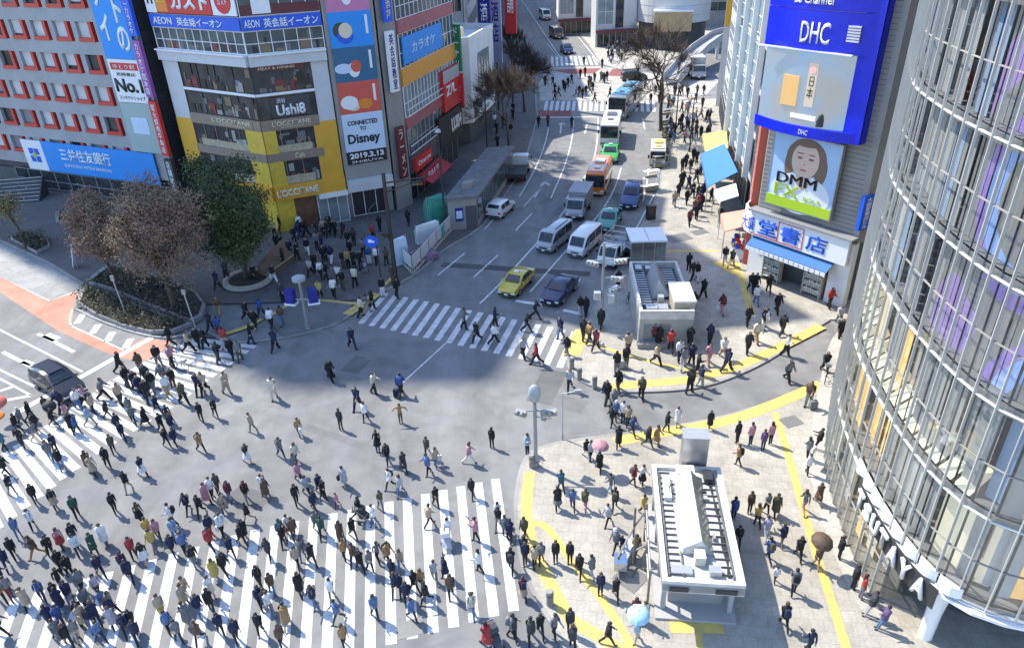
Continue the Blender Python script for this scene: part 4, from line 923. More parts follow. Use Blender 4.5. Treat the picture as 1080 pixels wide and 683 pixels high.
for k, (x, y, w, d, h, m, lab) in enumerate(((44, 205, 30, 25, 36, conc, 'grey office block rising behind the walkway'), (24, 228, 34, 30, 40, conc_w, 'warm grey block behind the round white building'), (2, 340, 60, 30, 44, conc_d, 'dark tower closing the end of the far street'), (70, 150, 26, 40, 38, conc_d, 'dark block on the far right behind the shops'))):
    e = empty('far_block', (x, y, 0), 0, lab, 'building'); MB().prism([(x, y), (x + w, y), (x + w, y + d), (x, y + d)], .1, h).build('wall', m, e)
    f = Fac((x, y), (x + w, y))
    for z in range(4, h - 3, 4): glazing(f, e, 1, w - 1, z, z + 2.2, win_g, 2.4, .03, alu, False)
wk = empty('elevated_walkway', (*G2(735, 75), 0), 0, 'white curved ramp walkway beside the round building', 'walkway')
pa = [G(708, 84, 1.0), G(722, 68, 2.2), G(738, 52, 3.6), G(758, 38, 4.6), G(785, 30, 5.0)]
mb = MB(); secs = []
for a, b in zip(pa, pa[1:] + [pa[-1] + (pa[-1] - pa[-2])]):
    d = (b - a).normalized(); n = Vector((-d.y, d.x, 0)).normalized() * 1.6
    secs.append([a - n - Vector((0, 0, .5)), a + n - Vector((0, 0, .5)), a + n + Vector((0, 0, 1.0)), a + n * .9 + Vector((0, 0, 1.0)), a + n * .9, a - n * .9, a - n * .9 + Vector((0, 0, 1.0)), a - n + Vector((0, 0, 1.0))])
mb.loft(secs); mb.build('deck', conc, wk)
mb = MB()
for p in pa[1:]: mb.tube((p.x, p.y, 0), (p.x, p.y, p.z - .4), .35, .35, 12)
mb.build('pier', conc_l, wk)

# ================================================================== GLASS BUILDING
cv = [(31.5, 49.2), (26.9, 47.2), (24.1, 44.8), (22.2, 41.3), (20.4, 37.8), (18.4, 33.6), (17.3, 31.2), (16.7, 28.5), (16.3, 26.2), (16.08, 24.0), (16.02, 22.0), (16.12, 20.5), (16.5, 19.1), (17.3, 18.2), (18.8, 17.5), (22.5, 16.9), (30, 16.4)]
cvs = arc_smooth(cv, 2)
seg = [0]
for a, b in zip(cvs[:-1], cvs[1:]): seg.append(seg[-1] + math.dist(a, b))
CL = seg[-1]
def cp(s, d=0.0):
    """point on the glass curve, d metres outside it"""
    s = min(max(s, 0), CL - 1e-4)
    i = max(k for k in range(len(seg)) if seg[k] <= s); i = min(i, len(cvs) - 2)
    a, b = Vector(cvs[i]), Vector(cvs[i + 1]); t = (s - seg[i]) / (seg[i + 1] - seg[i]); q = a.lerp(b, t); u = (b - a).normalized()
    return (q.x + u.y * d, q.y - u.x * d) if False else (q.x - (-u.y) * -d, q.y + u.x * -d) if False else (q.x + u.y * d, q.y - u.x * d)
# outward is towards -x: make sure the sign is right
_t = cp(CL * .5, 1.0); _c = cp(CL * .5)
OS = 1.0 if _t[0] < _c[0] else -1.0
def cpo(s, d=0.0): return cp(s, d * OS)
gbld = empty('glass_building', (24, 30, 0), 0, 'tall curved glass building on the right with thin vertical fins and white floor rails', 'building')
STEP = 0.96; NS = int(CL / STEP); TOP = 34.0
floors = [4.2, 8.3, 12.6, 16.7, 20.8, 24.9, 29.0, 33.1]
def strip(mb, d, z0, z1, s0=0, s1=None, step=STEP):
    s1 = CL if s1 is None else s1; n = max(1, int((s1 - s0) / step)); 
    for i in range(n):
        a = cpo(s0 + (s1 - s0) * i / n, d); b = cpo(s0 + (s1 - s0) * (i + 1) / n, d)
        mb.add([(a[0], a[1], z0), (b[0], b[1], z0), (b[0], b[1], z1), (a[0], a[1], z1)], [(0, 1, 2, 3)])
def band(mb, d0, d1, z0, z1, s0=0, s1=None, step=STEP):
    s1 = CL if s1 is None else s1; n = max(1, int((s1 - s0) / step)); secs = []
    for i in range(n + 1):
        s = s0 + (s1 - s0) * i / n; a = cpo(s, d0); b = cpo(s, d1)
        secs.append([(a[0], a[1], z0), (b[0], b[1], z0), (b[0], b[1], z1), (a[0], a[1], z1)])
    mb.loft(secs)
s_end = [s for s in range(int(CL)) if cp(s)[1] < 22.8][0]     # ground-floor glass stops here, the entrance is set back
gm = glass_mat('curtain_glass', (0.90, 0.92, 0.92), 0.88, 0.03, 0.5)
mb = MB(); strip(mb, 0, 4.2, TOP); strip(mb, 0, .12, 4.2, 0, s_end); mb.build('glass_skin', gm, gbld, fix=False)
mb = MB()
for i in range(NS + 1):
    s = i * STEP; a = cpo(s, .02); b = cpo(s, .13); z0 = 4.2 if s > s_end else .12
    t0_ = cpo(s - .025, .02); t1_ = cpo(s + .025, .02); t2_ = cpo(s + .016, .13); t3_ = cpo(s - .016, .13)
    mb.hexa([(*t0_, z0), (*t1_, z0), (*t2_, z0), (*t3_, z0), (*t0_, TOP), (*t1_, TOP), (*t2_, TOP), (*t3_, TOP)])
mb.build('vertical_fin', mat('fin_metal', (.56, .545, .50), .4, .15, .06, 2), gbld)
mb = MB()
for i in range(NS):
    s = i * STEP + .12; a = cpo(s, -.22); b = cpo(s + .10, -.22); mb.add([(*a, 4.3), (*b, 4.3), (*b, TOP), (*a, TOP)], [(0, 1, 2, 3)])
mb.build('fin_shadow_strip', dark_metal, gbld, fix=False)  # dark strips that draw the shade beside each fin
mb = MB()
for z in floors: band(mb, -.02, .075, z - .022, z + .022)
mb.build('floor_rail', mat('rail_white', (.72, .72, .70), .4), gbld)
mb = MB()
for z in [f + 2.1 for f in floors[:-1]] + [2.2]: band(mb, -.02, .05, z - .02, z + .02, 0, s_end if z < 4 else None)
mb.build('glazing_bar', conc_w, gbld)
# floor slabs, then panels coloured for the interior and street reflections
mb = MB()
inner = [cpo(CL * i / 60, -.25) for i in range(61)]
for z in floors: tri_sheet(mb, inner + [(36, 20), (36, 50)], z + .12); tri_sheet(mb, inner + [(36, 20), (36, 50)], z - .25); band(mb, -.2, -.35, z - .25, z + .12)
mb.build('floor_slab', mat('slab_grey', (.30, .30, .29), .7), gbld, fix=False)
random.seed(21)
warm = mat('warm_shelving', (.70, .46, .18), .6, 0, .35, 1.2, emit=.38); cream = mat('cream_ceiling_panel', (.70, .65, .50), .6, 0, .12, 1, emit=.22); grey1 = mat('grey_backdrop', (.54, .53, .49), .6, 0, .15, .6); grey2 = mat('mid_grey_backdrop', (.36, .37, .37), .6, 0, .2, .6); sky_b = mat('pale_blue_backdrop', (.42, .54, .72), .5, 0, .2, .5); white_b = mat('white_backdrop', (.72, .71, .67), .6, 0, .15, .8)  # warm and cream carry emission, a painted glow of the lit floors
def led_mat():
    m = bpy.data.materials.new('facade_video_wall'); m.use_nodes = True; nt = m.node_tree; N = nt.nodes; L = nt.links; b = N['Principled BSDF']
    tc = N.new('ShaderNodeTexCoord'); mp = N.new('ShaderNodeMapping'); mp.inputs['Scale'].default_value = (.16, .16, .16)
    vo = N.new('ShaderNodeTexVoronoi'); vo.feature = 'SMOOTH_F1'; vo.inputs['Scale'].default_value = 1.0; vo.inputs['Smoothness'].default_value = .25
    L.new(tc.outputs['Object'], mp.inputs['Vector']); L.new(mp.outputs[0], vo.inputs['Vector'])
    rp = N.new('ShaderNodeValToRGB'); rp.color_ramp.interpolation = 'CONSTANT'; e = rp.color_ramp.elements
    e[0].position = 0; e[0].color = (.24, .24, .235, 1); e[1].position = .42; e[1].color = (.26, .38, .70, 1)
    k = e.new(.52); k.color = (.30, .22, .52, 1); k = e.new(.60); k.color = (.24, .24, .235, 1); k = e.new(.78); k.color = (.34, .25, .50, 1)
    L.new(vo.outputs['Distance'], rp.inputs['Fac']); L.new(rp.outputs['Color'], b.inputs['Emission Color']); b.inputs['Emission Strength'].default_value = .2
    L.new(rp.outputs['Color'], b.inputs['Base Color']); b.inputs['Roughness'].default_value = .4
    return m
led = led_mat()
groups = {}
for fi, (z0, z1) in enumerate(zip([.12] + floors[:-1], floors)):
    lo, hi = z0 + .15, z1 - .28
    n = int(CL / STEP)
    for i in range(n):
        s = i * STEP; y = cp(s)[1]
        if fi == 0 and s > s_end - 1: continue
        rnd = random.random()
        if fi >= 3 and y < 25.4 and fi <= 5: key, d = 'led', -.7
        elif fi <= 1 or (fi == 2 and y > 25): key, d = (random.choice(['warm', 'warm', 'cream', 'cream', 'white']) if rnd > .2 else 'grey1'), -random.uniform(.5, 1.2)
        else: key, d = (random.choice(['grey1', 'grey1', 'white', 'grey2', 'white', 'sky'] if y > 30 else ['grey1', 'grey1', 'grey1', 'grey2', 'grey1', 'sky']) if rnd > .3 else 'grey1'), -random.choice([.5, .6, .9])  # pale panels stand in for pavement and sky mirrored in the glass
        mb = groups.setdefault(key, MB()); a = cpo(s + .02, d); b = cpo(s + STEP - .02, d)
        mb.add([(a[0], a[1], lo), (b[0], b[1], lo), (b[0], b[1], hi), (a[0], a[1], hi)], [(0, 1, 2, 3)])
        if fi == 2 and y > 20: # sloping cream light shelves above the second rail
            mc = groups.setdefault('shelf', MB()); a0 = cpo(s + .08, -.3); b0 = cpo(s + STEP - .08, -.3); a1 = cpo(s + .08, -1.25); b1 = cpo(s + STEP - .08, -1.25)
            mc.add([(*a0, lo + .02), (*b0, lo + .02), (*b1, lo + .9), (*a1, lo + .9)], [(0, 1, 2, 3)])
for key, m, nm in (('led', led, 'video_wall'), ('warm', warm, 'warm_shelves'), ('cream', cream, 'cream_panel'), ('grey1', grey1, 'grey_room_and_reflection'), ('grey2', grey2, 'dark_room_and_reflection'), ('white', white_b, 'white_room_and_reflection'), ('sky', sky_b, 'blue_room_and_reflection'), ('shelf', cream, 'light_shelf')):
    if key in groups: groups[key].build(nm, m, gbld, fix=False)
block('core', [(22.5, 24), (34, 21), (35, 47), (29, 46)], .1, TOP, grey2, gbld)
# entrance at the corner: set-back dark glass, flared white pillar, round columns
mb = MB(); e0 = cpo(s_end, -.1); pts = [e0, (17.6, 22.4), (20.5, 20.6), (25, 20.0)]
for a, b in zip(pts[:-1], pts[1:]): mb.add([(*a, .12), (*b, .12), (*b, 4.1), (*a, 4.1)], [(0, 1, 2, 3)])
mb.build('entrance_glass', glass_mat('entrance_glass', (.5, .52, .52), .5, .02), gbld)
for x, y, z0, z1, r0, r1, nm in ((17.3, 20.2, .12, 4.1, .28, .5, 'flared_pillar'), (18.4, 19.6, 4.4, 30, .55, .55, 'round_column'), (19.5, 24.5, .12, 30, .5, .5, 'round_column'), (21.0, 30.5, .12, 30, .5, .5, 'round_column'), (23.5, 37, .12, 30, .5, .5, 'round_column')):
    MB().lathe([(r0, z0), (r0 * .9 + r1 * .1, z0 + .4 * (z1 - z0)), (r1, z1)], (x, y, 0), 18).build(nm, white_g, gbld, smooth=40)
mb = MB(); band(mb, -1.8, .26, 3.98, 4.12, s_end - 3, CL - 6); mb.build('entrance_canopy', white_g, gbld)
mb = MB()   # little scalloped white canopy pieces behind the letters
sA = [s / 10 for s in range(int(CL * 10)) if cp(s / 10)[1] < 26.5][0]
for i in range(8):
    s = sA + i * 1.0
    a = [cpo(s + t / 8 * .92, .06 + .24 * math.sin(math.pi * t / 8)) for t in range(9)]
    for p0_, p1_ in zip(a[:-1], a[1:]): mb.add([(*p0_, 4.30), (*p1_, 4.30), (*p1_, 4.8), (*p0_, 4.8)], [(0, 1, 2, 3)])
    tri_sheet(mb, a, 4.8)
mb.build('scalloped_canopy', white_g, gbld)
ts = empty('shop_sign', (*cpo(sA + 3, .5), 3.4), 0, 'large white capital letters running along the glass facade above the entrance', 'sign')
s = [q / 20 for q in range(int(CL * 20)) if cp(q / 20)[1] < 24.9][0]
for ch in 'TSUTAYA':
    a = Vector((*cpo(s, .40), 0)); b = Vector((*cpo(s + .62, .40), 0)); u = (b - a).normalized()
    text_mesh(ch, 'letter', a + Vector((0, 0, 3.35)), u, (0, 0, 1), .60, .92, s_white, ts, .12, bold=.03); s += .80
mb = MB(); s0_ = [q / 20 for q in range(int(CL * 20)) if cp(q / 20)[1] < 25.1][0]; band(mb, .27, .33, 3.2, 4.26, s0_, s + .1, .4); mb.build('backing_strip', dark_metal, ts)
kb = MB(); band(kb, .06, .9, .13, .15, 4, s_end + 1); tag(kb.build('pale_threshold', pave_white), kind='structure')
# ================================================================== TREES AND PLANTING
bark = mat('bark', (.075, .058, .045), .9, 0, .35, 6, bump=.4)
leaf_d = [mat('dark_evergreen_leaf', (.026, .046, .017), .8, 0, .4, 3), mat('mid_evergreen_leaf', (.05, .078, .028), .8, 0, .4, 3), mat('light_evergreen_leaf', (.085, .11, .04), .75, 0, .3, 3)]
leaf_b = [mat('dry_brown_leaf', (.25, .165, .11), .8, 0, .3, 3), mat('pinkish_brown_leaf', (.19, .12, .09), .8, 0, .3, 3), mat('tan_twig', (.27, .19, .115), .8, 0, .3, 3)]
leaf_y = [mat('olive_leaf', (.13, .125, .05), .7, 0, .3, 3), mat('straw_leaf', (.24, .20, .10), .7, 0, .3, 3)]
hedge_m = [mat('hedge_dark_leaf', (.030, .034, .018), .7, 0, .4, 4), mat('hedge_olive_leaf', (.085, .08, .04), .7, 0, .4, 4), mat('hedge_straw_leaf', (.17, .145, .08), .7, 0, .3, 4)]
def grow(mb, tips, p, d, r, L, depth, rnd, spread=.55, up=.15, wig=.12):
    q = p
    n = 3
    for i in range(n):
        d2 = (d + Vector((rnd.uniform(-wig, wig), rnd.uniform(-wig, wig), rnd.uniform(-wig, wig) + up * .2))).normalized()
        q2 = q + d2 * (L / n); r2 = r * (1 - .12 * (i + 1)) ; mb.tube(q, q2, r * (1 - .12 * i), r2, 6 if r > .06 else 4, False); q = q2; d = d2
        if depth <= 2: tips.append((q, d, r2))
    if depth == 0: return
    k = rnd.choice((2, 3, 3)) if depth > 1 else 3
    for j in range(k):
        a = rnd.uniform(0, 6.283); o = d.orthogonal().normalized(); o = Matrix.Rotation(a, 3, d) @ o
        d2 = (d + o * rnd.uniform(spread * .6, spread * 1.3) + Vector((0, 0, up))).normalized()
        grow(mb, tips, q, d2, r * rnd.uniform(.52, .68), L * rnd.uniform(.62, .82), depth - 1, rnd, spread, up, wig)
def leaves(mb, tips, rnd, per, rad, size, nm, keep=None):
    for (p, d, r) in tips:
        for _ in range(per):
            c = p + Vector((rnd.gauss(0, rad), rnd.gauss(0, rad), rnd.gauss(0, rad * .8)))
            if keep and not keep(c): continue
            u = Vector((rnd.gauss(0, 1), rnd.gauss(0, 1), rnd.gauss(0, 1))).normalized(); v = u.orthogonal().normalized(); s = size * rnd.uniform(.6, 1.4)
            mb.cur = rnd.randrange(nm)
            mb.face([c - u * s * .5, c + v * s * .28, c + u * s * .5, c - v * s * .28])
def tree(name, label, px, h, r, seed, lm=None, per=10, rad=.5, size=.25, depth=4, trunk=.3, spread=.55, up=.12, group=None, z0=.12, vol=None):
    rnd = random.Random(seed); b = G(*px, z0)
    e = empty(name, b, 0, label, 'tree', group)
    mb = MB(); tips = []
    mb.tube(b - Vector((0, 0, .1)), b + Vector((0, 0, .3)), r * 1.5, r, 8, False)
    grow(mb, tips, b + Vector((0, 0, .25)), Vector((rnd.uniform(-.06, .06), rnd.uniform(-.06, .06), 1)).normalized(), r, h * trunk, depth, rnd, spread, up)
    mb.build('trunk', bark, e, fix=False)
    if lm:
        mb = MB()
        if vol:
            (vr, vz, vh, nn) = vol; cl = []
            for _ in range(24 if nn < 2000 else 34):
                dv = Vector((rnd.gauss(0, 1), rnd.gauss(0, 1), rnd.gauss(0, 1))).normalized(); k = rnd.uniform(.35, .80); cl.append((b + Vector((dv.x * vr * k, dv.y * vr * k, vz + dv.z * vh * k)), vr * rnd.uniform(.28, .48)))
            for _ in range(nn):
                c0, cr = rnd.choice(cl); dv = Vector((rnd.gauss(0, 1), rnd.gauss(0, 1), rnd.gauss(0, 1))).normalized(); tips.append((c0 + dv * cr * rnd.random() ** .4, dv, .05))
            mt = MB()
            for c0, cr in cl:      # limbs running out to each clump
                st_ = b + Vector((0, 0, vz - vh * .75)); md = st_.lerp(c0, .5) + Vector((rnd.gauss(0, .2), rnd.gauss(0, .2), .2)); mt.tube(st_, md, r * .42, r * .22, 5, False); mt.tube(md, c0, r * .22, r * .06, 5, False)
                for _ in range(5):
                    dv = Vector((rnd.gauss(0, 1), rnd.gauss(0, 1), rnd.gauss(.3, 1))).normalized(); mt.tube(c0, c0 + dv * cr * 1.1, r * .06, .012, 4, False)
            mt.build('limbs', bark, e, fix=False)
        leaves(mb, tips, rnd, per, rad, size, len(lm)); mb.build('crown', lm, e, fix=False)
    else:
        mb = MB()
        for (p, d, r_) in tips:
            for _ in range(per):
                o = Vector((rnd.gauss(0, .5), rnd.gauss(0, .5), rnd.gauss(0, .35) + .25)); dd = (d + o).normalized(); L = size * rnd.uniform(.6, 1.5)
                m = p + dd * L * .5 + Vector((rnd.gauss(0, .05), rnd.gauss(0, .05), 0)); mb.tube(p, m, .022, .016, 3, False); mb.tube(m, p + dd * L + Vector((0, 0, L * .15)), .016, .006, 3, False)
        mb.build('crown', bark, e, fix=False)
    return e
tree('deciduous_tree', 'large tree thick with dry brown leaves in the planted triangle', (186, 330), 13.0, .28, 12, leaf_b, 12, .26, .15, 4, .27, .6, .2, vol=(4.3, 6.9, 4.8, 1900))
tree('deciduous_tree', 'brown leaved tree leaning over the path left of the large brown one', (126, 304), 11.0, .2, 31, leaf_b, 12, .26, .15, 4, .27, .6, .2, vol=(3.0, 6.0, 4.0, 1100))
tree('evergreen_tree', 'dense dark evergreen tree in the round stone planter', (260, 296), 12.0, .27, 5, leaf_d, 12, .28, .19, 4, .25, .5, .28, vol=(4.1, 6.7, 5.6, 3600))
tree('small_tree', 'small straw coloured tree in the left kerbed bed', (28, 262), 6.0, .12, 8, leaf_y, 10, .45, .22, 3, .33, .6, .2)
tree('bare_tree', 'tall bare street tree with a dense twig crown by the far square', (697, 137), 14, .30, 40, None, 4, 0, 1.1, 5, .33, .95, .10)
tree('bare_tree', 'bare street tree on the shaded left pavement near the bath shop', (536, 163), 11.5, .2, 44, None, 4, 0, 1.1, 5, .31, .9, .12)
tree('bare_tree', 'bare street tree further up the shaded left pavement', (553, 118), 11, .2, 47, None, 4, 0, 1.1, 5, .31, .9, .12)
tree('bare_tree', 'small bare tree rising between the far signs and the square', (543, 84), 10, .2, 51, None, 5, 0, .9, 4, .3, .55, .2)
# round planter and planted beds
def bed(name, label, edge, h, parts, seed, n, kerbw=.3):
    poly = PX(edge); cx_ = sum(p[0] for p in poly) / len(poly); cy_ = sum(p[1] for p in poly) / len(poly)
    e = empty(name, (cx_, cy_, .12), 0, label, 'planter')
    ins = [lerp2(p, (cx_, cy_), .06) for p in poly]
    mb = MB()
    for i in range(len(poly)):
        a, b, c, d = poly[i], poly[(i + 1) % len(poly)], ins[(i + 1) % len(poly)], ins[i]
        mb.add([(*a, .1), (*b, .1), (*b, h), (*a, h), (*d, h), (*c, h), (*d, .1), (*c, .1)], [(0, 1, 2, 3), (3, 2, 5, 4), (4, 5, 7, 6)])
    mb.build('kerb', kerb_m, e)
    mb = MB(); tri_sheet(mb, ins, h - .08); mb.build('soil', mat('soil', (.045, .036, .028), .95, 0, .4, 5), e)
    rnd = random.Random(seed); mb = MB(); xs = [p[0] for p in ins]; ys_ = [p[1] for p in ins]; k = 0
    def inside(x, y):
        c = False
        for i in range(len(ins)):
            (x1, y1), (x2, y2) = ins[i], ins[i - 1]
            if (y1 > y) != (y2 > y) and x < (x2 - x1) * (y - y1) / (y2 - y1) + x1: c = not c
        return c
    while k < n:
        x, y = rnd.uniform(min(xs), max(xs)), rnd.uniform(min(ys_), max(ys_)); k += 1
        if not inside(x, y): continue
        hh = parts + .25 * math.sin(x * 1.3 + y) + .2 * math.sin(y * 2.1)
        for _ in range(9):
            c = Vector((x + rnd.gauss(0, .2), y + rnd.gauss(0, .2), h - .05 + rnd.random() * max(.2, hh))); u = Vector((rnd.gauss(0, 1), rnd.gauss(0, 1), rnd.gauss(0, .8))).normalized(); v = u.orthogonal().normalized(); s = rnd.uniform(.10, .24)
            mb.cur = rnd.choice((0, 0, 0, 1, 1, 2)); mb.face([c - u * s * .5, c + v * s * .3, c + u * s * .5, c - v * s * .3])
    mb.build('shrubs', hedge_m, e, fix=False)
    return e
bed('planted_bed', 'low hedge bed with straw tipped shrubs beside the salmon strip', [(91, 305), (82, 322), (100, 334), (130, 347), (160, 354), (185, 353), (204, 345), (193, 343)], .45, .75, 3, 1100)
bed('planted_bed', 'kerbed triangular bed under the large brown tree', [(92, 300), (116, 282), (150, 290), (182, 300), (208, 312), (218, 325), (214, 338), (204, 343), (150, 322), (115, 307)], .45, .55, 4, 900)
bed('planted_bed', 'small kerbed bed under the straw coloured tree', [(12, 254), (28, 247), (50, 253), (54, 262), (40, 269)], .4, .5, 5, 350)
bed('planted_bed', 'long shaded bed along the foot of the bank building', [(60, 226), (120, 232), (200, 250), (196, 258), (120, 243), (60, 236)], .45, .6, 6, 500)
rp_ = empty('round_planter', G(262, 297, .12), 0, 'round pale stone planter holding the dark evergreen tree', 'planter')
c_ = G(262, 297, .12); MB().lathe([(2.0, 0), (2.15, .12), (2.1, .4), (1.75, .42), (1.7, .3)], tuple(c_), 28).build('stone_ring', mat('pale_stone', (.40, .36, .30), .85, 0, .15, 2), rp_, smooth=40)
MB().lathe([(1.72, .2), (1.6, .33)], tuple(c_), 20).build('soil', MATS['soil'], rp_)

# ================================================================== STREET FURNITURE
pole_m = mat('grey_pole_paint', (.30, .31, .31), .5, .3, .1, 3); pole_d = mat('dark_brown_pole', (.055, .045, .04), .6, .2, .1, 3); pole_l = mat('pale_lamp_housing', (.42, .45, .48), .4, .2, .05, 3)
lens = {c: mat('lens_' + c, v, .3) for c, v in (('red', (.35, .02, .02)), ('amber', (.4, .2, .02)), ('green', (.02, .22, .14)))}
def signal_head(parent, p, az, n=3, m=pole_m, k_=1.0):
    """a horizontal traffic-light box with its lenses and visors"""
    u = Vector((math.cos(az), math.sin(az), 0)); f = Vector((u.y, -u.x, 0)); w = .30 * n
    mb = MB(); a = p - u * w / 2; b = p + u * w / 2; q = f * .12; z = Vector((0, 0, .16))
    mb.hexa([a + q - z, b + q - z, b - q - z, a - q - z, a + q + z, b + q + z, b - q + z, a - q + z]); h = mb.build('signal_box', m, parent)
    for k in range(n):
        c = a + u * ((.15 + .30 * k)) + f * .125; mb = MB(); mb.tube(c, c + f * .03, .11, .11, 12); mb.build('lens', lens[('green', 'amber', 'red')[k % 3]], h)
        mb = MB(); mb.tube(c + Vector((0, 0, .15)), c + f * .22 + Vector((0, 0, .13)), .1, .1, 8); mb.build('visor', m, h)
def base_mb(b, z, r, n=10):
    mb = MB(); mb.tube(b, b + Vector((0, 0, .35)), r * 1.7, r * 1.5, n); mb.tube(b + Vector((0, 0, .35)), b + Vector((0, 0, z)), r, r * .75, n); return mb
# lamp pole in the middle of the crossing edge
b = G(565, 491, .12)
lp = empty('street_lamp', b, 0, 'grey lamp pole with an oval head and traffic lights at the station pavement tip', 'street lamp')
base_mb(b, 4.4, .13).build('pole', pole_m, lp)
MB().lathe([(.10, 0), (.34, .22), (.42, .6), (.34, 1.0), (.12, 1.18)], (b.x, b.y, b.z + 4.4), 16, .85, .5).build('lamp_head', mat('lamp_glass', (.36, .39, .41), .25, .1, .1, 2), lp, smooth=60)
mb = MB(); mb.tube(b + Vector((-1.1, .1, 3.9)), b + Vector((.95, -.1, 3.9)), .05); mb.tube(b + Vector((0, 0, 3.5)), b + Vector((.95, -.1, 3.4)), .04); mb.build('arm', pole_m, lp)
signal_head(lp, b + Vector((.75, -.25, 3.9)), R(5)); signal_head(lp, b + Vector((.6, .3, 3.3)), R(60), 2); signal_head(lp, b + Vector((-.75, -.2, 3.9)), R(-30), 2)
# short white post with a camera arm
b = G(593, 462, .12)
e = empty('camera_post', b, 0, 'thin pale post with a small camera arm beside the lamp pole', 'post')
base_mb(b, 3.3, .05, 8).build('pole', pole_l, e); mb = MB(); mb.tube(b + Vector((0, 0, 3.25)), b + Vector((.9, 0, 3.4)), .035); mb.build('arm', pole_l, e); MB().box(b.x + .9, b.y, b.z + 3.4, .4, .2, .2).build('camera_head', pole_m, e)
# tall brown utility-style mast by the left kerb
b = G(418, 299, .12)
e = empty('signal_mast', b, 0, 'tall dark brown mast with arms at the left kerb by the site hoarding', 'mast')
base_mb(b, 9.8, .2).build('pole', pole_d, e)
mb = MB(); mb.tube(b + Vector((0, 0, 9.0)), b + Vector((3.4, .6, 9.2)), .07); mb.tube(b + Vector((0, 0, 8.2)), b + Vector((3.2, .6, 9.1)), .045); mb.build('arm', pole_d, e)
signal_head(e, b + Vector((2.6, .3, 8.8)), R(8), 3, pole_d); signal_head(e, b + Vector((-.3, -.3, 4.6)), R(-40), 2, pole_d)
b = G(404, 311, .12)
e = empty('sign_post', b, 0, 'slim dark post carrying a round blue sign near the left kerb', 'sign post')
base_mb(b, 5.9, .07, 8).build('pole', pole_d, e); mb = MB(); c_ = b + Vector((-.35, -.1, 4.9)); mb.tube(c_, c_ + Vector((0, -.05, 0)), .52, .52, 24); d_ = mb.build('blue_disc', s_blue, e)
mb = MB(); mb.box(c_.x, c_.y - .06, c_.z, .5, .02, .14); mb.box(c_.x - .1, c_.y - .062, c_.z + .12, .3, .02, .14); mb.build('white_mark', s_white, d_)
mb = MB(); mb.path([b + Vector((0, 0, 5.8)), b + Vector((-.5, 0, 6.6)), b + Vector((-.2, .2, 7.6)), b + Vector((.3, .4, 8.0))], .05); mb.build('curved_arm', pole_d, e)
b = G(325, 346, .12)
e = empty('signal_post', b, 0, 'pale post with blue and white signal boxes and a round top at the plaza corner', 'signal post')
base_mb(b, 4.1, .14).build('pole', pole_m, e); MB().lathe([(.1, 0), (.5, .05), (.5, .3), (.1, .5)], (b.x, b.y, b.z + 4.1), 16).build('round_top', mat('grey_cap', (.33, .34, .36), .6), e, smooth=40)
for sx in (-1, 1):
    MB().box(b.x + sx * .85, b.y - .1, b.z + 2.9, .7, .5, 1.1, R(15 * sx)).build('signal_box', s_navy, e); MB().box(b.x + sx * .85, b.y - .1, b.z + 2.28, .9, .6, .14, R(15 * sx)).build('white_tray', white_g, e)
mb = MB(); mb.tube(b + Vector((-.9, -.1, 2.6)), b + Vector((.9, -.1, 2.6)), .06); mb.build('arm', pole_m, e)
b = G(634, 346, .12)
e = empty('signal_post', b, 0, 'grey post crowded with white traffic light boxes beside the parked light truck', 'signal post')
base_mb(b, 7.0, .13).build('pole', pole_m, e)
mb = MB(); mb.tube(b + Vector((-1.2, 0, 5.6)), b + Vector((1.9, .3, 5.6)), .06); mb.tube(b + Vector((0, 0, 4.2)), b + Vector((1.7, .2, 4.2)), .06); mb.tube(b + Vector((0, 0, 6.6)), b + Vector((1.2, .2, 6.7)), .05); mb.build('arm', pole_m, e)
for dx, dzz, az in ((1.2, 5.6, 10), (1.0, 4.2, -20), (-.8, 5.5, -35), (.8, 3.4, 40)): signal_head(e, b + Vector((dx, -.2, dzz)), R(az), 3, pole_l)
for dx, dzz in ((.6, 2.6), (-.4, 2.9)): MB().box(b.x + dx, b.y - .2, b.z + dzz, .5, .4, .6).build('control_box', pole_l, e)
for px_, h, lab in (((470, 243), 9.8, 'tall dark lamp pole beside the grey subway entrance'), ((712, 142), 6.5, 'thin lamp pole among the crowd right of the tall bare tree'), ((727, 160), 6, 'thin lamp pole on the pavement beyond the big blue awning'), ((514, 160), 8, 'dark lamp pole on the shaded pavement by the white building')):
    b = G(*px_, .12); e = empty('street_lamp', b, 0, lab, 'street lamp'); base_mb(b, h, .10, 8).build('pole', pole_d, e)
    MB().lathe([(.1, 0), (.3, .1), (.22, .35), (.05, .42)], (b.x, b.y, b.z + h), 12).build('lamp_head', pole_l, e)
for px_, lab, L_ in (((206, 345), 'thin leaning post in the corner of the planted triangle', 3.0), ((133, 332), 'thin pale post in the hedge bed', 3.2), ((236, 283), 'thin pale post beside the round planter', 3.2)):
    b = G(*px_, .3); e = empty('thin_post', b, 0, lab, 'post'); mb = MB(); mb.tube(b, b + Vector((-.25, .2, L_)), .05, .045, 8); mb.build('pole', pole_l, e); MB().box(b.x - .25, b.y + .2, b.z + L_, .3, .08, .45).build('plate', pole_m, e)
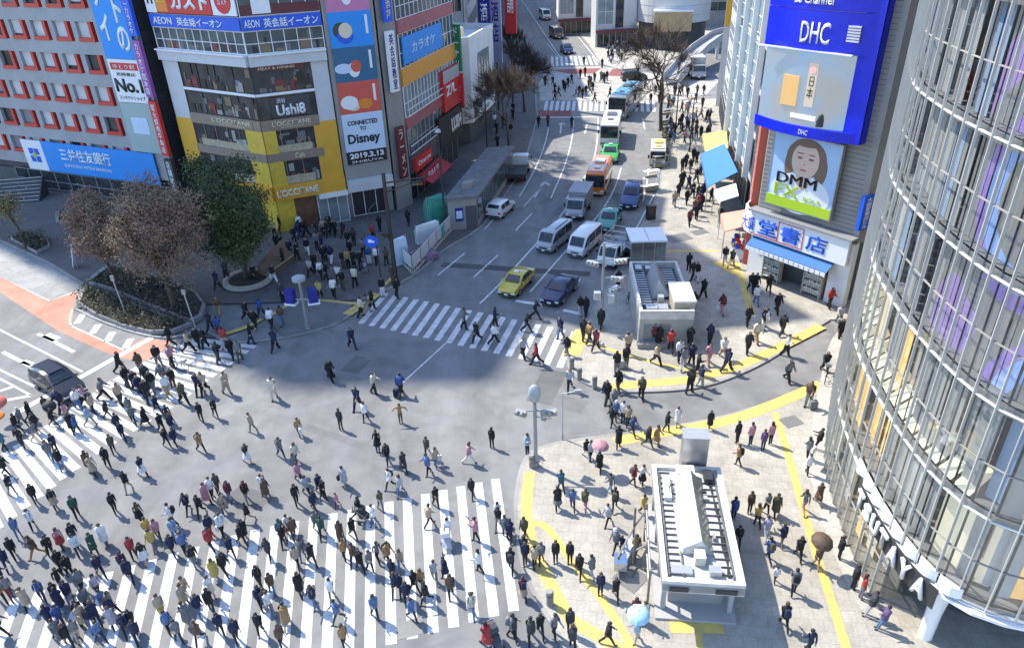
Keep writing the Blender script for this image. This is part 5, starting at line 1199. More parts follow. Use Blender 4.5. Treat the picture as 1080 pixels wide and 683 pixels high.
# bollards
bol = None
for i, (px_, lab) in enumerate((((603, 388), 'stone bollard nearest the zebra crossing at the right kerb corner'), ((611, 399), 'middle stone bollard of three along the right kerb corner'), ((627, 408), 'third stone bollard round the right kerb corner'), ((561, 492), 'stone bollard at the foot of the oval headed lamp pole'), ((580, 637), 'stone bollard beside the yellow strip near the lower crossing'))):
    b = G(*px_, .12)
    e = empty('bollard', b, 0, lab, 'bollard', 'stone bollards at the kerbs')
    LB().lathe([(.17, 0), (.17, .86), (.14, .9)], (0, 0, 0), 12).build('post', mat('bollard_stone', (.26, .25, .23), .8, 0, .15, 4), e, smooth=30); LB().lathe([(.18, .62), (.18, .70)], (0, 0, 0), 12).build('band', mat('bollard_band', (.12, .11, .10), .6), e)
# ---------------------------------------------------------------- station entrance roof in front
RZ = 2.95
cA, cB, cC, cD = [G2(*p, RZ) for p in ((693, 491), (768, 507), (785, 616), (699, 613))]
U_ = (Vector(cC) - Vector(cD)); V_ = (Vector(cA) - Vector(cD)); W_, H_ = 3.42, 7.45
u_ = (U_.normalized() + Vector((V_.y, -V_.x)).normalized()).normalized(); v_ = Vector((-u_.y, u_.x))
o_ = Vector(cD)
def cq(a, b): q = o_ + u_ * a + v_ * b; return (q.x, q.y)
can = empty('station_entrance', (*cq(W_ / 2, H_ / 2), .12), 0, 'flat white roofed station entrance with a glazed ridge and equipment on top', 'building')
arz = math.atan2(u_.y, u_.x)
def cbox(mb, a0, a1, b0, b1, z0, z1): 
    P = [cq(a0, b0), cq(a1, b0), cq(a1, b1), cq(a0, b1)]; mb.hexa([(*p, z0) for p in P] + [(*p, z1) for p in P]); return mb
roof_w = mat('white_roof_sheet', (.46, .455, .43), .65, 0, .3, 1.2); off_w = mat('stained_off_white', (.54, .53, .50), .6, 0, .22, 1.4)
cbox(MB(), 0, W_, 0, H_, RZ - .55, RZ - .12).build('roof_slab', roof_w, can)
mb = MB()
for r_ in ((0, W_, 0, .22), (0, W_, H_ - .22, H_), (0, .22, .22, H_ - .22), (W_ - .22, W_, .22, H_ - .22)): cbox(mb, *r_, RZ - .6, RZ + .06)
mb.build('parapet', off_w, can)
mb = MB()
for i in range(18): cbox(mb, .3, .85, .5 + i * .38, .53 + i * .38, RZ - .10, RZ - .02)
for i in range(14): cbox(mb, 2.35, 3.0, .6 + i * .44, .63 + i * .44, RZ - .10, RZ - .02)
cbox(mb, .28, .34, .4, H_ - .4, RZ - .1, RZ - .01); cbox(mb, 2.98, 3.04, .4, H_ - .4, RZ - .1, RZ - .01); cbox(mb, .9, .95, .4, 1.8, RZ - .1, RZ - .01)
mb.build('roof_rail', mat('weathered_rail', (.13, .13, .125), .7, .2, .3, 3), can)
# glazed ridge
z0, z1 = RZ - .1, RZ + .75
P = [cq(1.0, 1.7), cq(1.75, 1.7), cq(2.35, 1.7), cq(1.0, 6.3), cq(1.75, 6.3), cq(2.35, 6.3)]
mb = MB(); mb.add([(*P[0], z0 + .35), (*P[1], z1), (*P[4], z1), (*P[3], z0 + .35), (*P[0], z0), (*P[3], z0)], [(0, 1, 2, 3), (4, 0, 3, 5)]); mb.add([(*P[0], z0), (*P[2], z0), (*P[1], z1), (*P[0], z0 + .35)], [(0, 1, 2, 3)]); mb.add([(*P[3], z0), (*P[5], z0), (*P[4], z1), (*P[3], z0 + .35)], [(0, 1, 2, 3)]); mb.build('ridge_slope', off_w, can)
mb = MB(); mb.add([(*P[2], z0), (*P[1], z1), (*P[4], z1), (*P[5], z0)], [(0, 1, 2, 3)]); mb.build('ridge_glass', mat('ridge_glass', (.34, .33, .24), .15, 0, .1, 2), can)
mb = MB()
for i in range(5):
    t = i / 4; a = lerp2(P[2], P[5], t); b = lerp2(P[1], P[4], t); mb.tube((*a, z0 + .02), (*b, z1 + .02), .03, .03, 4)
mb.build('ridge_bar', alu, can)
for (a0, a1, b0, b1, h, m, nm) in ((1.15, 2.0, 6.35, 7.0, .6, white_g, 'equipment_box'), (1.45, 1.9, 1.05, 1.6, .5, mat('cream_casing', (.55, .50, .40), .6), 'equipment_box'), (2.0, 2.5, .5, .9, .3, alu, 'vent_unit'), (.45, .8, 5.0, 6.6, .25, conc_l, 'duct'), (.4, 1.3, .5, .95, .16, alu, 'cable_tray'), (2.5, 2.9, 6.3, 7.0, .35, dark_metal, 'pump')):
    cbox(MB(), a0, a1, b0, b1, RZ - .12, RZ - .12 + h).build(nm, m, can)
mb = MB()
for k in range(3): mb.path([(*cq(1.0 + .3 * math.cos(t / 4), 5.6 + .35 * math.sin(t / 4)), RZ + .08 + .03 * k) for t in range(26)], .025, 5)
mb.build('cable_coil', dark_metal, can)
cbox(MB(), -.10, W_ + .0, .35, H_ + .1, .10, .24).build('base_slab', conc, can)
for a in (.25, W_ - .25):
    for b in (.95, 2.8, 4.9, H_ - .3): cbox(MB(), a - .10, a + .10, b - .10, b + .10, .2, RZ - .6).build('column', conc, can)
cbox(MB(), .5, W_ - .5, 1.3, H_ - .4, .2, RZ - .6).build('stair_enclosure', conc_w, can)
slot = Fac(cq(.1, -.03), cq(W_ - .1, -.03)); mb = MB(); slot.slab(mb, .2, 1.0, RZ - .5, RZ - .25, 0, .03); slot.slab(mb, W_ - 1.3, W_ - .4, RZ - .5, RZ - .25, 0, .03); mb.build('sign_strip', dark_metal, can)
e = empty('ventilation_tower', (*cq(2.15, H_ + .55), .12), 0, 'brushed steel ventilation box standing behind the station entrance roof', 'vent')
cbox(MB(), 1.5, 2.75, H_ + .15, H_ + .95, .12, 4.6).build('casing', steel, e); cbox(MB(), 1.46, 2.79, H_ + .11, H_ + .99, 4.6, 4.66).build('cap', alu, e)
for k in range(7):      # drains, joints and stains of the roof sheet
    cbox(MB(), .95 if k % 2 else .30, 1.02 if k % 2 else .9, .7 + k * .9, .74 + k * .9, RZ - .119, RZ - .108).build('roof_joint', conc_w, can)
rq = random.Random(6)
for k in range(5):
    a0, b0 = rq.uniform(.35, 2.8), rq.uniform(.4, 6.8); cbox(MB(), a0, a0 + rq.uniform(.1, .3), b0, b0 + rq.uniform(.1, .35), RZ - .12, RZ + rq.uniform(-.02, .12)).build('junction_box', rq.choice((conc, conc_w, dark_metal)), can)
mb = MB()
for k in range(4): mb.path([(*cq(2.9 - .05 * k, .5), RZ - .05), (*cq(2.75 + .08 * k, 2.2), RZ - .06), (*cq(2.9 - .04 * k, 4.4), RZ - .05), (*cq(2.6 + .07 * k, 6.9), RZ - .04)], .022, 5)
mb.build('cable_run', dark_metal, can)
# stair railings on the left of it
e = empty('stair_railing', (*cq(-1.0, 4.0), .12), 0, 'grey handrails and posts of the stairs on the left of the station entrance', 'railing')
mb = MB()
for (a0, b0, z0, a1, b1, z1) in ((-.9, 4.9, 1.1, -1.7, 3.0, 1.1), (-.9, 4.9, .6, -1.7, 3.0, .6), (-.35, 5.0, 2.2, -.4, 1.2, 2.2), (-.35, 5.0, 1.3, -.4, 1.2, 1.3), (-.9, 4.9, 1.1, -.35, 5.0, 2.2), (-.9, 3.4, 1.1, -.4, 3.6, 1.3)): mb.tube((*cq(a0, b0), z0), (*cq(a1, b1), z1), .05)
mb.build('handrail', steel, e)
for a, b, z in ((-.9, 4.9, 2.4), (-.95, 3.4, 2.2), (-.35, 5.0, 2.6), (-.4, 3.1, 2.3), (-.4, 1.2, 2.3), (-1.7, 3.0, 1.1)): MB().tube((*cq(a, b), .1), (*cq(a, b), z), .06).build('post', mat('taupe_post', (.20, .18, .16), .6), e)
cbox(MB(), -1.9, -1.3, 2.6, 3.3, .5, 1.0).build('glass_side', glass_mat('rail_glass', (.8, .85, .88), .5, .05), e)
# ---------------------------------------------------------------- service building and lift on the right pavement
m0 = G(673, 364, .12); m1 = G(729, 364, .12)
MF = Fac((m0.x, m0.y), (m1.x, m1.y)); MD = 8.4; mz = 2.75
def mbox(mb, a0, a1, b0, b1, z0, z1):
    P = [MF.at(a0, z0, -b0), MF.at(a1, z0, -b0), MF.at(a1, z0, -b1), MF.at(a0, z0, -b1)]; mb.hexa(P + [p + Vector((0, 0, z1 - z0)) for p in P]); return mb
sv = empty('service_building', MF.at(MF.L / 2, .12, -4), 0, 'small grey service building with ducts and louvres on its open roof', 'building')
mbox(MB(), 0, MF.L, 0, MD, .1, mz - .5).build('wall', mat('beige_grey_wall', (.36, .35, .32), .8, 0, .2, 1.2), sv)
mb = MB()
for r_ in ((0, MF.L, 0, .2), (0, MF.L, MD - .2, MD), (0, .2, .2, MD - .2), (MF.L - .2, MF.L, .2, MD - .2)): mbox(mb, *r_, mz - .52, mz + .2)
mb.build('parapet', off_w, sv)
mbox(MB(), .25, MF.L - .25, .25, MD - .25, mz - .5, mz - .4).build('roof_deck', conc_d, sv)
mb = MB()
for i in range(16): mbox(mb, .3, 1.05, 1.6 + i * .4, 1.72 + i * .4, mz - .35, mz - .1)
mb.build('louvre', steel, sv); mb = MB()
for i in range(8): mbox(mb, 2.4, 3.3, 5.0 + i * .4, 5.12 + i * .4, mz - .35, mz - .1)
mb.build('louvre', steel, sv)
mb = MB(); P = [MF.at(1.15, mz - .4, -3.0), MF.at(1.15, mz - .4, -6.6), MF.at(1.75, mz + .9, -7.2), MF.at(1.75, mz + .9, -3.4), MF.at(2.5, mz - .2, -3.0), MF.at(2.5, mz - .2, -6.6)]
mb.add(P, [(0, 1, 2, 3), (3, 2, 5, 4), (0, 3, 4), (1, 5, 2)]); mb.build('hipped_duct', mat('duct_grey', (.36, .37, .37), .5, .3, .06, 2), sv)
mbox(MB(), 2.45, MF.L + .12, .5, 3.6, .1, mz + .55).build('tan_shaft', mat('tan_panel', (.40, .36, .28), .6, 0, .08, 1.5), sv); mbox(MB(), 2.40, MF.L + .17, .45, 3.65, mz + .55, mz + .7).build('shaft_cap', off_w, sv)
for (a0, a1, b0, b1, h) in ((.5, 1.3, .5, 1.2, .55), (1.4, 2.1, .7, 1.5, .4), (1.5, 1.9, 1.8, 2.3, .75), (.4, .9, 7.2, 8.0, .5), (1.2, 2.0, 7.3, 8.0, .45)): mbox(MB(), a0, a1, b0, b1, mz - .4, mz - .4 + h).build('equipment_box', alu, sv)
mb = MB(); mbox(mb, .3, MF.L - 1.6, -.02, .06, .5, 1.9); mb.build('glazed_front', win_l, sv)
mbox(MB(), -.1, MF.L + .2, -.5, 0, .1, .5).build('step', conc_w, sv)
l0 = G(664, 285, .12); l1 = G(701, 284, .12); LFc = Fac((l0.x, l0.y), (l1.x, l1.y))
lf = empty('lift_shelter', LFc.at(LFc.L / 2, .12, -1.4), 0, 'glass lift shelter with a flat white roof in two panels', 'building')
mb = MB(); LFc.slab(mb, -.05, LFc.L + .05, 2.75, 2.9, -3.0, .1); mb.build('roof', white_g, lf)
mb = MB(); LFc.slab(mb, LFc.L / 2 - .03, LFc.L / 2 + .03, 2.9, 2.93, -3.0, .1); mb.build('roof_seam', alu, lf)
mb = MB()
for s in (0, LFc.L / 3, LFc.L * 2 / 3, LFc.L - .06):
    for d in (0, -2.9): LFc.slab(mb, s, s + .06, .12, 2.75, d - .06, d)
mb.build('frame', alu, lf)
mb = MB(); LFc.slab(mb, .06, LFc.L - .06, .15, 2.7, -.05, -.03); LFc.slab(mb, .0, .03, .15, 2.7, -2.85, -.06); LFc.slab(mb, LFc.L - .03, LFc.L, .15, 2.7, -2.85, -.06); mb.build('glass_wall', glass_mat('green_lift_glass', (.45, .68, .60), .6, .04), lf)
mb = MB(); LFc.slab(mb, .6, LFc.L - .6, .12, 2.6, -2.6, -.9); mb.build('lift_car', mat('lift_green', (.10, .20, .17), .4, .2), lf)
# ---------------------------------------------------------------- subway entrance on the left pavement
s0_ = G(474, 243, .12); s1_ = G(504, 240, .12)
SF = Fac((s0_.x, s0_.y), (s1_.x, s1_.y)); sub = empty('subway_entrance', SF.at(SF.L / 2, .12, -8), 0, 'long flat roofed grey subway entrance on the shaded left pavement', 'building')
vv = Vector((G(531, 200).x - s1_.x, G(531, 200).y - s1_.y, 0)).normalized(); SLn = 17.5; sh = 3.3
def sbx(mb, a0, a1, b0, b1, z0, z1):
    P = [s0_ + SF.u * a + vv * b for a, b in ((a0, b0), (a1, b0), (a1, b1), (a0, b1))]; mb.hexa([(p.x, p.y, z0) for p in P] + [(p.x, p.y, z1) for p in P]); return mb
sbx(MB(), -.2, SF.L + .25, -.2, SLn, sh, sh + .3).build('roof', mat('roof_felt', (.17, .17, .17), .85, 0, .25, 1.2), sub)
sbx(MB(), 0, SF.L - .05, 0, SLn, .1, sh).build('wall', conc_w, sub)
mb = MB()
for i in range(9): sbx(mb, SF.L - .02, SF.L + .03, .5 + i * 1.85, 2.1 + i * 1.85, .9, sh - .25)
mb.build('side_window', win_g, sub)
sbx(MB(), .9, 1.9, 2.2, 3.4, sh + .3, sh + .85).build('roof_box', conc_w, sub)
mb = MB(); SF.slab(mb, 1.75, 2.9, .12, 2.5, 0, .05); mb.build('door', conc_d, sub); mb = MB(); SF.slab(mb, .7, 1.5, 1.0, 2.4, 0, .06); mb.build('poster_board', s_navy, sub); mb = MB(); SF.slab(mb, .8, 1.4, 1.3, 2.1, .06, .08); mb.build('poster', s_pale, sub)
# ---------------------------------------------------------------- hoarding round a small building site
hp = PX([(417, 274), (436, 292), (476, 246)]); hd = empty('site_hoarding', (*hp[1], .12), 0, 'white site hoarding with a barred base enclosing materials by the left kerb', 'fence')
for k, (a, b) in enumerate(zip(hp[:-1], hp[1:])):
    f = Fac(a, b); n = max(2, int(f.L / 1.8)); mb = MB(); f.slab(mb, 0, f.L, .75, 1.9, -.06, 0); mb.build('panel', conc_l, hd)
    mb = MB(); 
    for i in range(n * 4 + 1): f.slab(mb, f.L * i / (n * 4) - .02, f.L * i / (n * 4) + .02, .12, .75, -.05, -.01)
    f.slab(mb, 0, f.L, .3, .36, -.06, .02); mb.build('barred_base', mat('cream_bar', (.50, .48, .36), .6), hd)
    for i in range(n + 1): slabp(f, 'post', alu, hd, (f.L * i / n - .03, f.L * i / n + .03, .12, 2.0, .0, .06))
f = Fac(*hp[1:]); mb = MB(); f.slab(mb, 7.5, 8.3, .8, 1.8, .0, .07); mb.build('teal_stripe', tl, hd)
for k, (px_, sx, sy, sz, m, nm, lab) in enumerate((((445, 272), 2.6, 2.0, .7, mat('mauve_tarp', (.20, .13, .20), .7, 0, .4, 2), 'tarpaulin', 'mauve tarpaulin heap inside the site hoarding'), ((462, 236), 2.2, 1.6, 3.0, mat('green_netting', (.05, .28, .20), .8, 0, .2, 3), 'netting_screen', 'green netting screen at the back of the site hoarding'), ((424, 278), 1.3, .5, 2.6, s_pale, 'notice_board', 'pale lilac notice board at the left end of the hoarding'), ((452, 254), 2.6, .5, 1.9, white_w, 'site_board', 'white board leaning inside the site hoarding'))):
    b = G(*px_, .12); e = empty(nm, b, R(35), lab, nm.replace('_', ' '))
    mb = LB(); mb.loft([[(-sx / 2, -sy / 2, 0), (sx / 2, -sy / 2, 0), (sx / 2, sy / 2, 0), (-sx / 2, sy / 2, 0)], [(-sx / 2, -sy / 2 * .9, sz * .7), (sx / 2 * .95, -sy / 2, sz * .7), (sx / 2, sy / 2 * .8, sz * .75), (-sx / 2, sy / 2, sz * .7)], [(-sx * .4, -sy * .3, sz), (sx * .45, -sy * .35, sz * .92), (sx * .4, sy * .3, sz), (-sx * .45, sy * .3, sz * .95)]]); mb.build('body', m, e)
    mb = LB(); mb.tube((-sx / 2, 0, 0), (-sx / 2, 0, sz + .1), .04); mb.tube((sx / 2, 0, 0), (sx / 2, 0, sz + .1), .04); mb.build('support', alu, e)
# sloping bench wall in the plaza
e = empty('sloping_bench', G(290, 285, .12), 0, 'long brown sloping bench in the middle of the shaded plaza', 'bench')
pa = [G(*p, .12) for p in ((274, 292), (282, 296), (312, 274), (300, 264))]
MB().hexa([tuple(p) for p in pa] + [tuple(pa[0] + Vector((0, 0, 1.2))), tuple(pa[1] + Vector((0, 0, .5))), tuple(pa[2] + Vector((0, 0, .5))), tuple(pa[3] + Vector((0, 0, 1.2)))]).build('seat_block', mat('brown_timber', (.15, .095, .06), .7, 0, .2, 3), e)
MB().tube(tuple(pa[1] + Vector((0, 0, .58))), tuple(pa[2] + Vector((0, 0, .58))), .07).build('edge_rail', mat('tan_edge', (.34, .24, .14), .6), e)
# tilted white board beside the left bed, stair rails far left
e = empty('notice_board', G(78, 282, .12), R(-60), 'leaning white notice board by the left kerbed bed', 'notice board')
mb = LB(); mb.add([(-.5, -.05, .2), (.5, -.05, .2), (.5, .35, 2.1), (-.5, .35, 2.1), (-.5, 0, .2), (.5, 0, .2), (.5, .42, 2.1), (-.5, .42, 2.1)], [(0, 1, 2, 3), (7, 6, 5, 4), (0, 3, 7, 4), (1, 5, 6, 2), (3, 2, 6, 7), (0, 4, 5, 1)]); mb.build('board', s_white, e); mb = LB(); mb.tube((-.4, .3, 0), (-.4, .35, 2.0), .04); mb.tube((.4, .3, 0), (.4, .35, 2.0), .04); mb.build('leg', alu, e)
e = empty('steps', G(18, 214, .12), R(10), 'dark steps with white edges at the far left of the shaded pavement', 'steps')
mb = LB(); m2 = LB()
for i in range(7): mb.box(0, i * .45, .1 + i * .16, 5, .45, .2 + i * .3); m2.box(0, i * .45 - .2, .26 + i * .31, 4.9, .08, .03)
mb.build('tread', conc_d, e); m2.build('edge_strip', white_w, e)
# newspaper/kiosk frames, bicycles' rack and boards on the right pavement edge
for px_, lab, rz, h in (((686, 200), 'white lattice stand on the kerb beside the right pavement crowd', 20, 2.2), ((696, 176), 'beige slatted rack along the right kerb', 20, 1.4), ((702, 130), 'grey notice frame at the foot of the bare tree', 20, 2.0)):
    e = empty('street_rack', G(*px_, .12), R(rz), lab, 'rack'); mb = LB()
    for x in (-.9, .9):
        for y in (-.3, .3): mb.tube((x, y, 0), (x, y, h), .04)
    for z in (.5, h / 2 + .3, h): mb.box(0, 0, z, 1.9, .66, .05)
    mb.build('frame', white_g if 'white' in lab else alu, e); mb = LB(); mb.box(0, 0, .25, 1.7, .5, .4); mb.box(0, .1, h * .7, 1.5, .3, .3); mb.build('contents', mat('beige_goods', (.40, .33, .22), .7, 0, .4, 6), e)
for px_, lab in (((705, 145), 'dark sign board on the far right kerb'), ((686, 231), 'black box at the kerb by the lattice stand')):
    e = empty('kerb_cabinet', G(*px_, .12), R(15), lab, 'cabinet'); LB().box(0, 0, .75, .9, .5, 1.4).build('casing', black_w, e); LB().box(0, 0, 1.48, 1.0, .6, .06).build('lid', dark_metal, e); LB().box(0, -.26, .8, .7, .02, .9).build('door', dark_metal, e)
mb = empty('flower_bed', G(705, 170, .12), 0, 'narrow planted strip in a stone kerb by the right pavement', 'planter')
f = Fac(G2(706, 176), G2(704, 142)); m_ = MB(); f.slab(m_, 0, f.L, .12, .5, -.9, 0); m_.build('kerb', kerb_m, mb)
m_ = MB(); rnd = random.Random(2)
for i in range(900):
    c = f.at(rnd.uniform(.2, f.L - .2), rnd.uniform(.5, 1.2), rnd.uniform(-.8, -.1)); u = Vector((rnd.gauss(0, 1), rnd.gauss(0, 1), rnd.gauss(0, 1))).normalized(); v = u.orthogonal(); m_.cur = rnd.randrange(3); m_.face([c - u * .12, c + v * .08, c + u * .12, c - v * .08])
m_.build('shrubs', hedge_m, mb, fix=False)
# ================================================================== VEHICLES
def paint(name, c, r=.22):
    m = mat('paint_' + name, c, r, 0, .03, 2); m.node_tree.nodes['Principled BSDF'].inputs['Coat Weight'].default_value = .5; return m
tyre = mat('tyre_rubber', (.02, .02, .02), .85); rim_m = mat('wheel_rim', (.42, .42, .43), .35, .7); car_glass = mat('car_glass', (.03, .038, .045), .05, 0, .6, 1.5); lamp_w = mat('headlamp_lens', (.70, .72, .74), .12); lamp_r = mat('tail_lamp_lens', (.42, .02, .02), .2)
plate_m = mat('number_plate', (.70, .70, .66), .5); trim = mat('black_trim', (.02, .02, .022), .5); chrome = mat('chrome_trim', (.55, .56, .58), .2, .9)
def wheel(root, x, y, r, w):
    s = 1 if y > 0 else -1
    m = LB(); m.tube((x, y - s * w, r), (x, y, r), r, r, 18); m.tube((x, y, r), (x, y + s * .012, r), r, r * .92, 18); t = m.build('wheel', tyre, root, smooth=50)
    m = LB(); m.tube((x, y + s * .013, r), (x, y + s * .025, r), r * .62, r * .55, 14)
    for k in range(5):
        a = 6.283 * k / 5; m.tube((x, y + s * .03, r), (x + math.cos(a) * r * .55, y + s * .03, r + math.sin(a) * r * .55), .035, .03, 4)
    m.build('rim', rim_m, t)
def car_body(root, st, W, m, zb=.24, glass=None, wr=.80, tumble=.97, nm='body'):
    """loft of cross sections; st = (x, belt, top, width factor). Returns section list"""
    w = W / 2; secs = []
    for x, belt, top, k in st:
        ww = w * k; tl_ = top - belt > .2; r_ = wr if tl_ else .93
        e = (ww * (wr + .05 if tl_ else .95), top - (.07 if tl_ else .015)); f = (ww * (wr - .10 if tl_ else .78), top)
        half = [(ww * .88, zb), (ww, zb + .14), (ww * 1.0, zb + (belt - zb) * .6), (ww * tumble, belt), e, f]
        secs.append([(x, y, z) for y, z in half] + [(x, -y, z) for y, z in reversed(half)])
    mb = LB(); mb.loft(secs); o = mb.build(nm, m, root, smooth=35); return secs
def pane(mb, q, shrink=.10, off=.012):
    q = [Vector(p) for p in q]; c = sum(q, Vector()) / 4; n = (q[1] - q[0]).cross(q[3] - q[0])
    if n.length < 1e-6: n = (q[2] - q[1]).cross(q[3] - q[1])
    n.normalize()
    if n.dot(c - Vector((0, 0, .8))) < 0: n = -n
    mb.face([p + (c - p) * shrink + n * off for p in q])
def car(name, label, cat, front, az, L, W, st, m, panes, zoff=0.0, wb=None, wr_=.31, group=None, scale=1.0, extra=None, roof=.80, tumble=.97, plate=True, zb=.24):
    """front = ground point under the front bumper, az = heading"""
    u = Vector((math.cos(az), math.sin(az), 0)); c = Vector((front.x, front.y, 0)) - u * L / 2 * scale
    root = empty(name, (c.x, c.y, zoff), az, label, cat, group); root.scale = (scale,) * 3
    secs = car_body(root, st, W, m, zb, wr=roof, tumble=tumble)
    mb = LB()
    for i, kinds in panes.items():
        a, b = secs[i], secs[i + 1]
        if 's' in kinds:
            pane(mb, (a[3], b[3], b[4], a[4]), .09); pane(mb, (a[8], b[8], b[7], a[7]), .09)
        if 'e' in kinds:   # windscreen or rear glass across the car
            A = [Vector(p) for p in (a[4], a[7])]; B = [Vector(p) for p in (b[4], b[7])]
            q = [A[0] * .92 + A[1] * .08, A[1] * .92 + A[0] * .08, B[1] * .94 + B[0] * .06, B[0] * .94 + B[1] * .06]
            cc = sum(q, Vector()) / 4; n = (q[1] - q[0]).cross(q[3] - q[0]).normalized(); n = n if n.z > 0 else -n
            mb.face([p + (cc - p) * .08 + n * .075 for p in q])
    mb.build('windows', car_glass, root)
    wb = wb or L * .58
    for x in (-wb / 2, wb / 2):
        for y in (-W / 2 - .005, W / 2 + .005): wheel(root, x, y, wr_, .2)
    fx, rx = st[-1][0], st[0][0]; hz = st[-1][1]
    for s in (-1, 1):
        LB().box(fx - .06, s * W * .36, hz * .86, .16, W * .17, .13).build('headlight', lamp_w, root); LB().box(rx + .03, s * W * .40, st[0][1] * .86, .12, W * .12, .2).build('tail_light', lamp_r, root)
        xm = L * .18; LB().box(xm, s * (W / 2 + .09), st[len(st) // 2][1] + .06, .12, .18, .13).build('mirror', m if m is not car_glass else trim, root)
    LB().box(fx - .02, 0, zb + .12, .14, W * .84, .16).build('bumper', trim, root); LB().box(rx + .02, 0, zb + .12, .14, W * .84, .16).build('bumper', trim, root)
    LB().box(fx - .02, 0, hz * .78, .09, W * .42, .12).build('grille', trim, root)
    for s in (-1, 1):
        m2 = LB()
        for xx in (-L * .16, L * .04, L * .20): m2.box(xx, s * (W / 2 + .001), st[len(st) // 2][1] * .68, .014, .012, .42)
        m2.box(.0, s * (W / 2 + .003), zb + .18, L * .5, .012, .05); m2.build('door_seam', trim, root)
        m3 = LB(); m3.box(-L * .12, s * (W / 2 + .008), st[len(st) // 2][1] * .9, .16, .02, .03); m3.box(L * .08, s * (W / 2 + .008), st[len(st) // 2][1] * .9, .16, .02, .03); m3.build('door_handle', chrome, root)
    if plate: LB().box(fx + .055, 0, zb + .18, .02, .34, .16).build('number_plate', plate_m, root); LB().box(rx - .055, 0, zb + .42, .02, .34, .16).build('number_plate', plate_m, root)
    if extra: extra(root)
    return root
SEDAN = [(-2.27, .74, .76, .86), (-2.18, .92, .95, .94), (-1.55, .95, .99, 1), (-1.0, .93, 1.40, 1), (-.3, .92, 1.46, 1), (.35, .91, 1.43, 1), (1.05, .90, .96, 1), (1.95, .80, .85, .96), (2.22, .62, .66, .86)]
SP = {2: 'se', 3: 's', 4: 's', 5: 'se'}
HATCH = [(-1.95, .85, .90, .90), (-1.9, .95, 1.15, .96), (-1.55, .95, 1.5, 1), (-.7, .94, 1.54, 1), (.3, .93, 1.52, 1), (.95, .92, 1.12, 1), (1.7, .85, .9, .95), (1.98, .62, .68, .86)]
HP = {1: 'e', 2: 's', 3: 's', 4: 'se'}
MINI = [(-2.4, .92, .97, .90), (-2.34, .98, 1.42, .96), (-1.95, .98, 1.66, 1), (-.8, .97, 1.74, 1), (.35, .96, 1.70, 1), (1.1, .95, 1.12, 1), (2.05, .86, .93, .95), (2.4, .62, .68, .84)]
MP = {0: 'e', 1: 's', 2: 's', 3: 's', 4: 'se'}
VAN = [(-2.35, 1.0, 1.05, .96), (-2.32, 1.05, 1.95, .98), (-2.1, 1.05, 2.0, 1), (-.6, 1.05, 2.02, 1), (1.0, 1.05, 1.99, 1), (1.45, 1.05, 1.9, 1), (2.05, 1.0, 1.1, .97), (2.35, .78, .84, .90)]
VP = {2: 's', 3: 's', 4: 's', 5: 'se'}
def H(f, r): a = G(*f); b = G(*r); return math.atan2(a.y - b.y, a.x - b.x)
def taxi_sign(root): LB().box(-.1, 0, 1.53, .22, .42, .14).build('roof_sign', s_white, root)
car('car', 'yellow taxi waiting in front of the central zebra crossing', 'taxi', G(534, 315), H((534, 314), (556, 291)), 4.4, 1.7, SEDAN, paint('taxi_yellow', (.52, .40, .04)), SP, extra=taxi_sign)
car('car', 'dark navy sedan waiting beside the yellow taxi', 'car', G(579, 324), H((578, 321), (600, 297)), 4.5, 1.75, SEDAN, paint('navy', (.008, .016, .075), .3), SP)
def racks(root):
    m = LB()
    for y in (-.55, .55): m.tube((-1.8, y, 2.06), (.9, y, 2.06), .03)
    m.build('roof_rail', trim, root)
car('van', 'silver van in the queue behind the yellow taxi', 'van', G(573, 268), H((572, 267), (598, 246)), 4.7, 1.75, VAN, paint('silver', (.34, .35, .37)), VP, roof=.88, extra=racks)
car('van', 'white van in the queue behind the navy sedan', 'van', G(606, 273), H((606, 271), (628, 250)), 4.7, 1.75, VAN, paint('white', (.66, .66, .65)), VP, roof=.88)
car('car', 'teal green taxi between the white van and the navy pickup', 'taxi', G(638, 247), H((639, 247), (650, 224)), 4.6, 1.7, SEDAN, paint('teal', (.05, .26, .20)), SP, scale=1.1, extra=taxi_sign)
car('car', 'blue estate car in the rightmost lane behind the teal taxi', 'car', G(662, 222), H((662, 222), (671, 201)), 4.6, 1.75, MINI, paint('deep_blue', (.02, .045, .16)), MP, scale=1.12)
car('car', 'white hatchback driving away on the left side of the centre road', 'car', G(537, 218), H((532, 219), (516, 232)), 3.95, 1.7, HATCH, paint('pearl_white', (.72, .72, .71)), HP, scale=1.05)
car('car', 'black people carrier stopped at the line on the left road', 'car', G(83, 421), H((78, 418), (39, 396)), 4.85, 1.85, MINI, paint('black', (.012, .012, .014)), MP, scale=.95, extra=lambda r_: LB().box(-.65, 0, 1.75, 2.2, 1.0, .03).build('roof_panel', paint('dark_navy', (.012, .018, .04)), r_))
car('car', 'bright green taxi behind the orange bus', 'taxi', G(642, 174), H((642, 174), (646, 157)), 4.6, 1.75, SEDAN, paint('bright_green', (.05, .36, .07)), SP, scale=1.2, extra=taxi_sign)
car('car', 'dark car crossing the bright far square', 'car', G(683, 84), R(5), 4.4, 1.7, HATCH, paint('dark_grey', (.03, .03, .035)), HP, scale=1.2)
car('car', 'dark blue car waiting up the far street before the farthest crossing', 'car', G(600, 58), R(-85), 4.5, 1.75, SEDAN, paint('navy', (.012, .018, .05)), SP, scale=1.3)
car('van', 'brown and white van up the far street', 'van', G(590, 42), R(-80), 4.7, 1.75, VAN, paint('dull_brown', (.16, .09, .06)), VP, scale=1.4, roof=.88)
car('van', 'white van furthest up the far street', 'van', G(577, 22), R(-82), 4.7, 1.75, VAN, paint('white', (.66, .66, .65)), VP, scale=1.5, roof=.88)
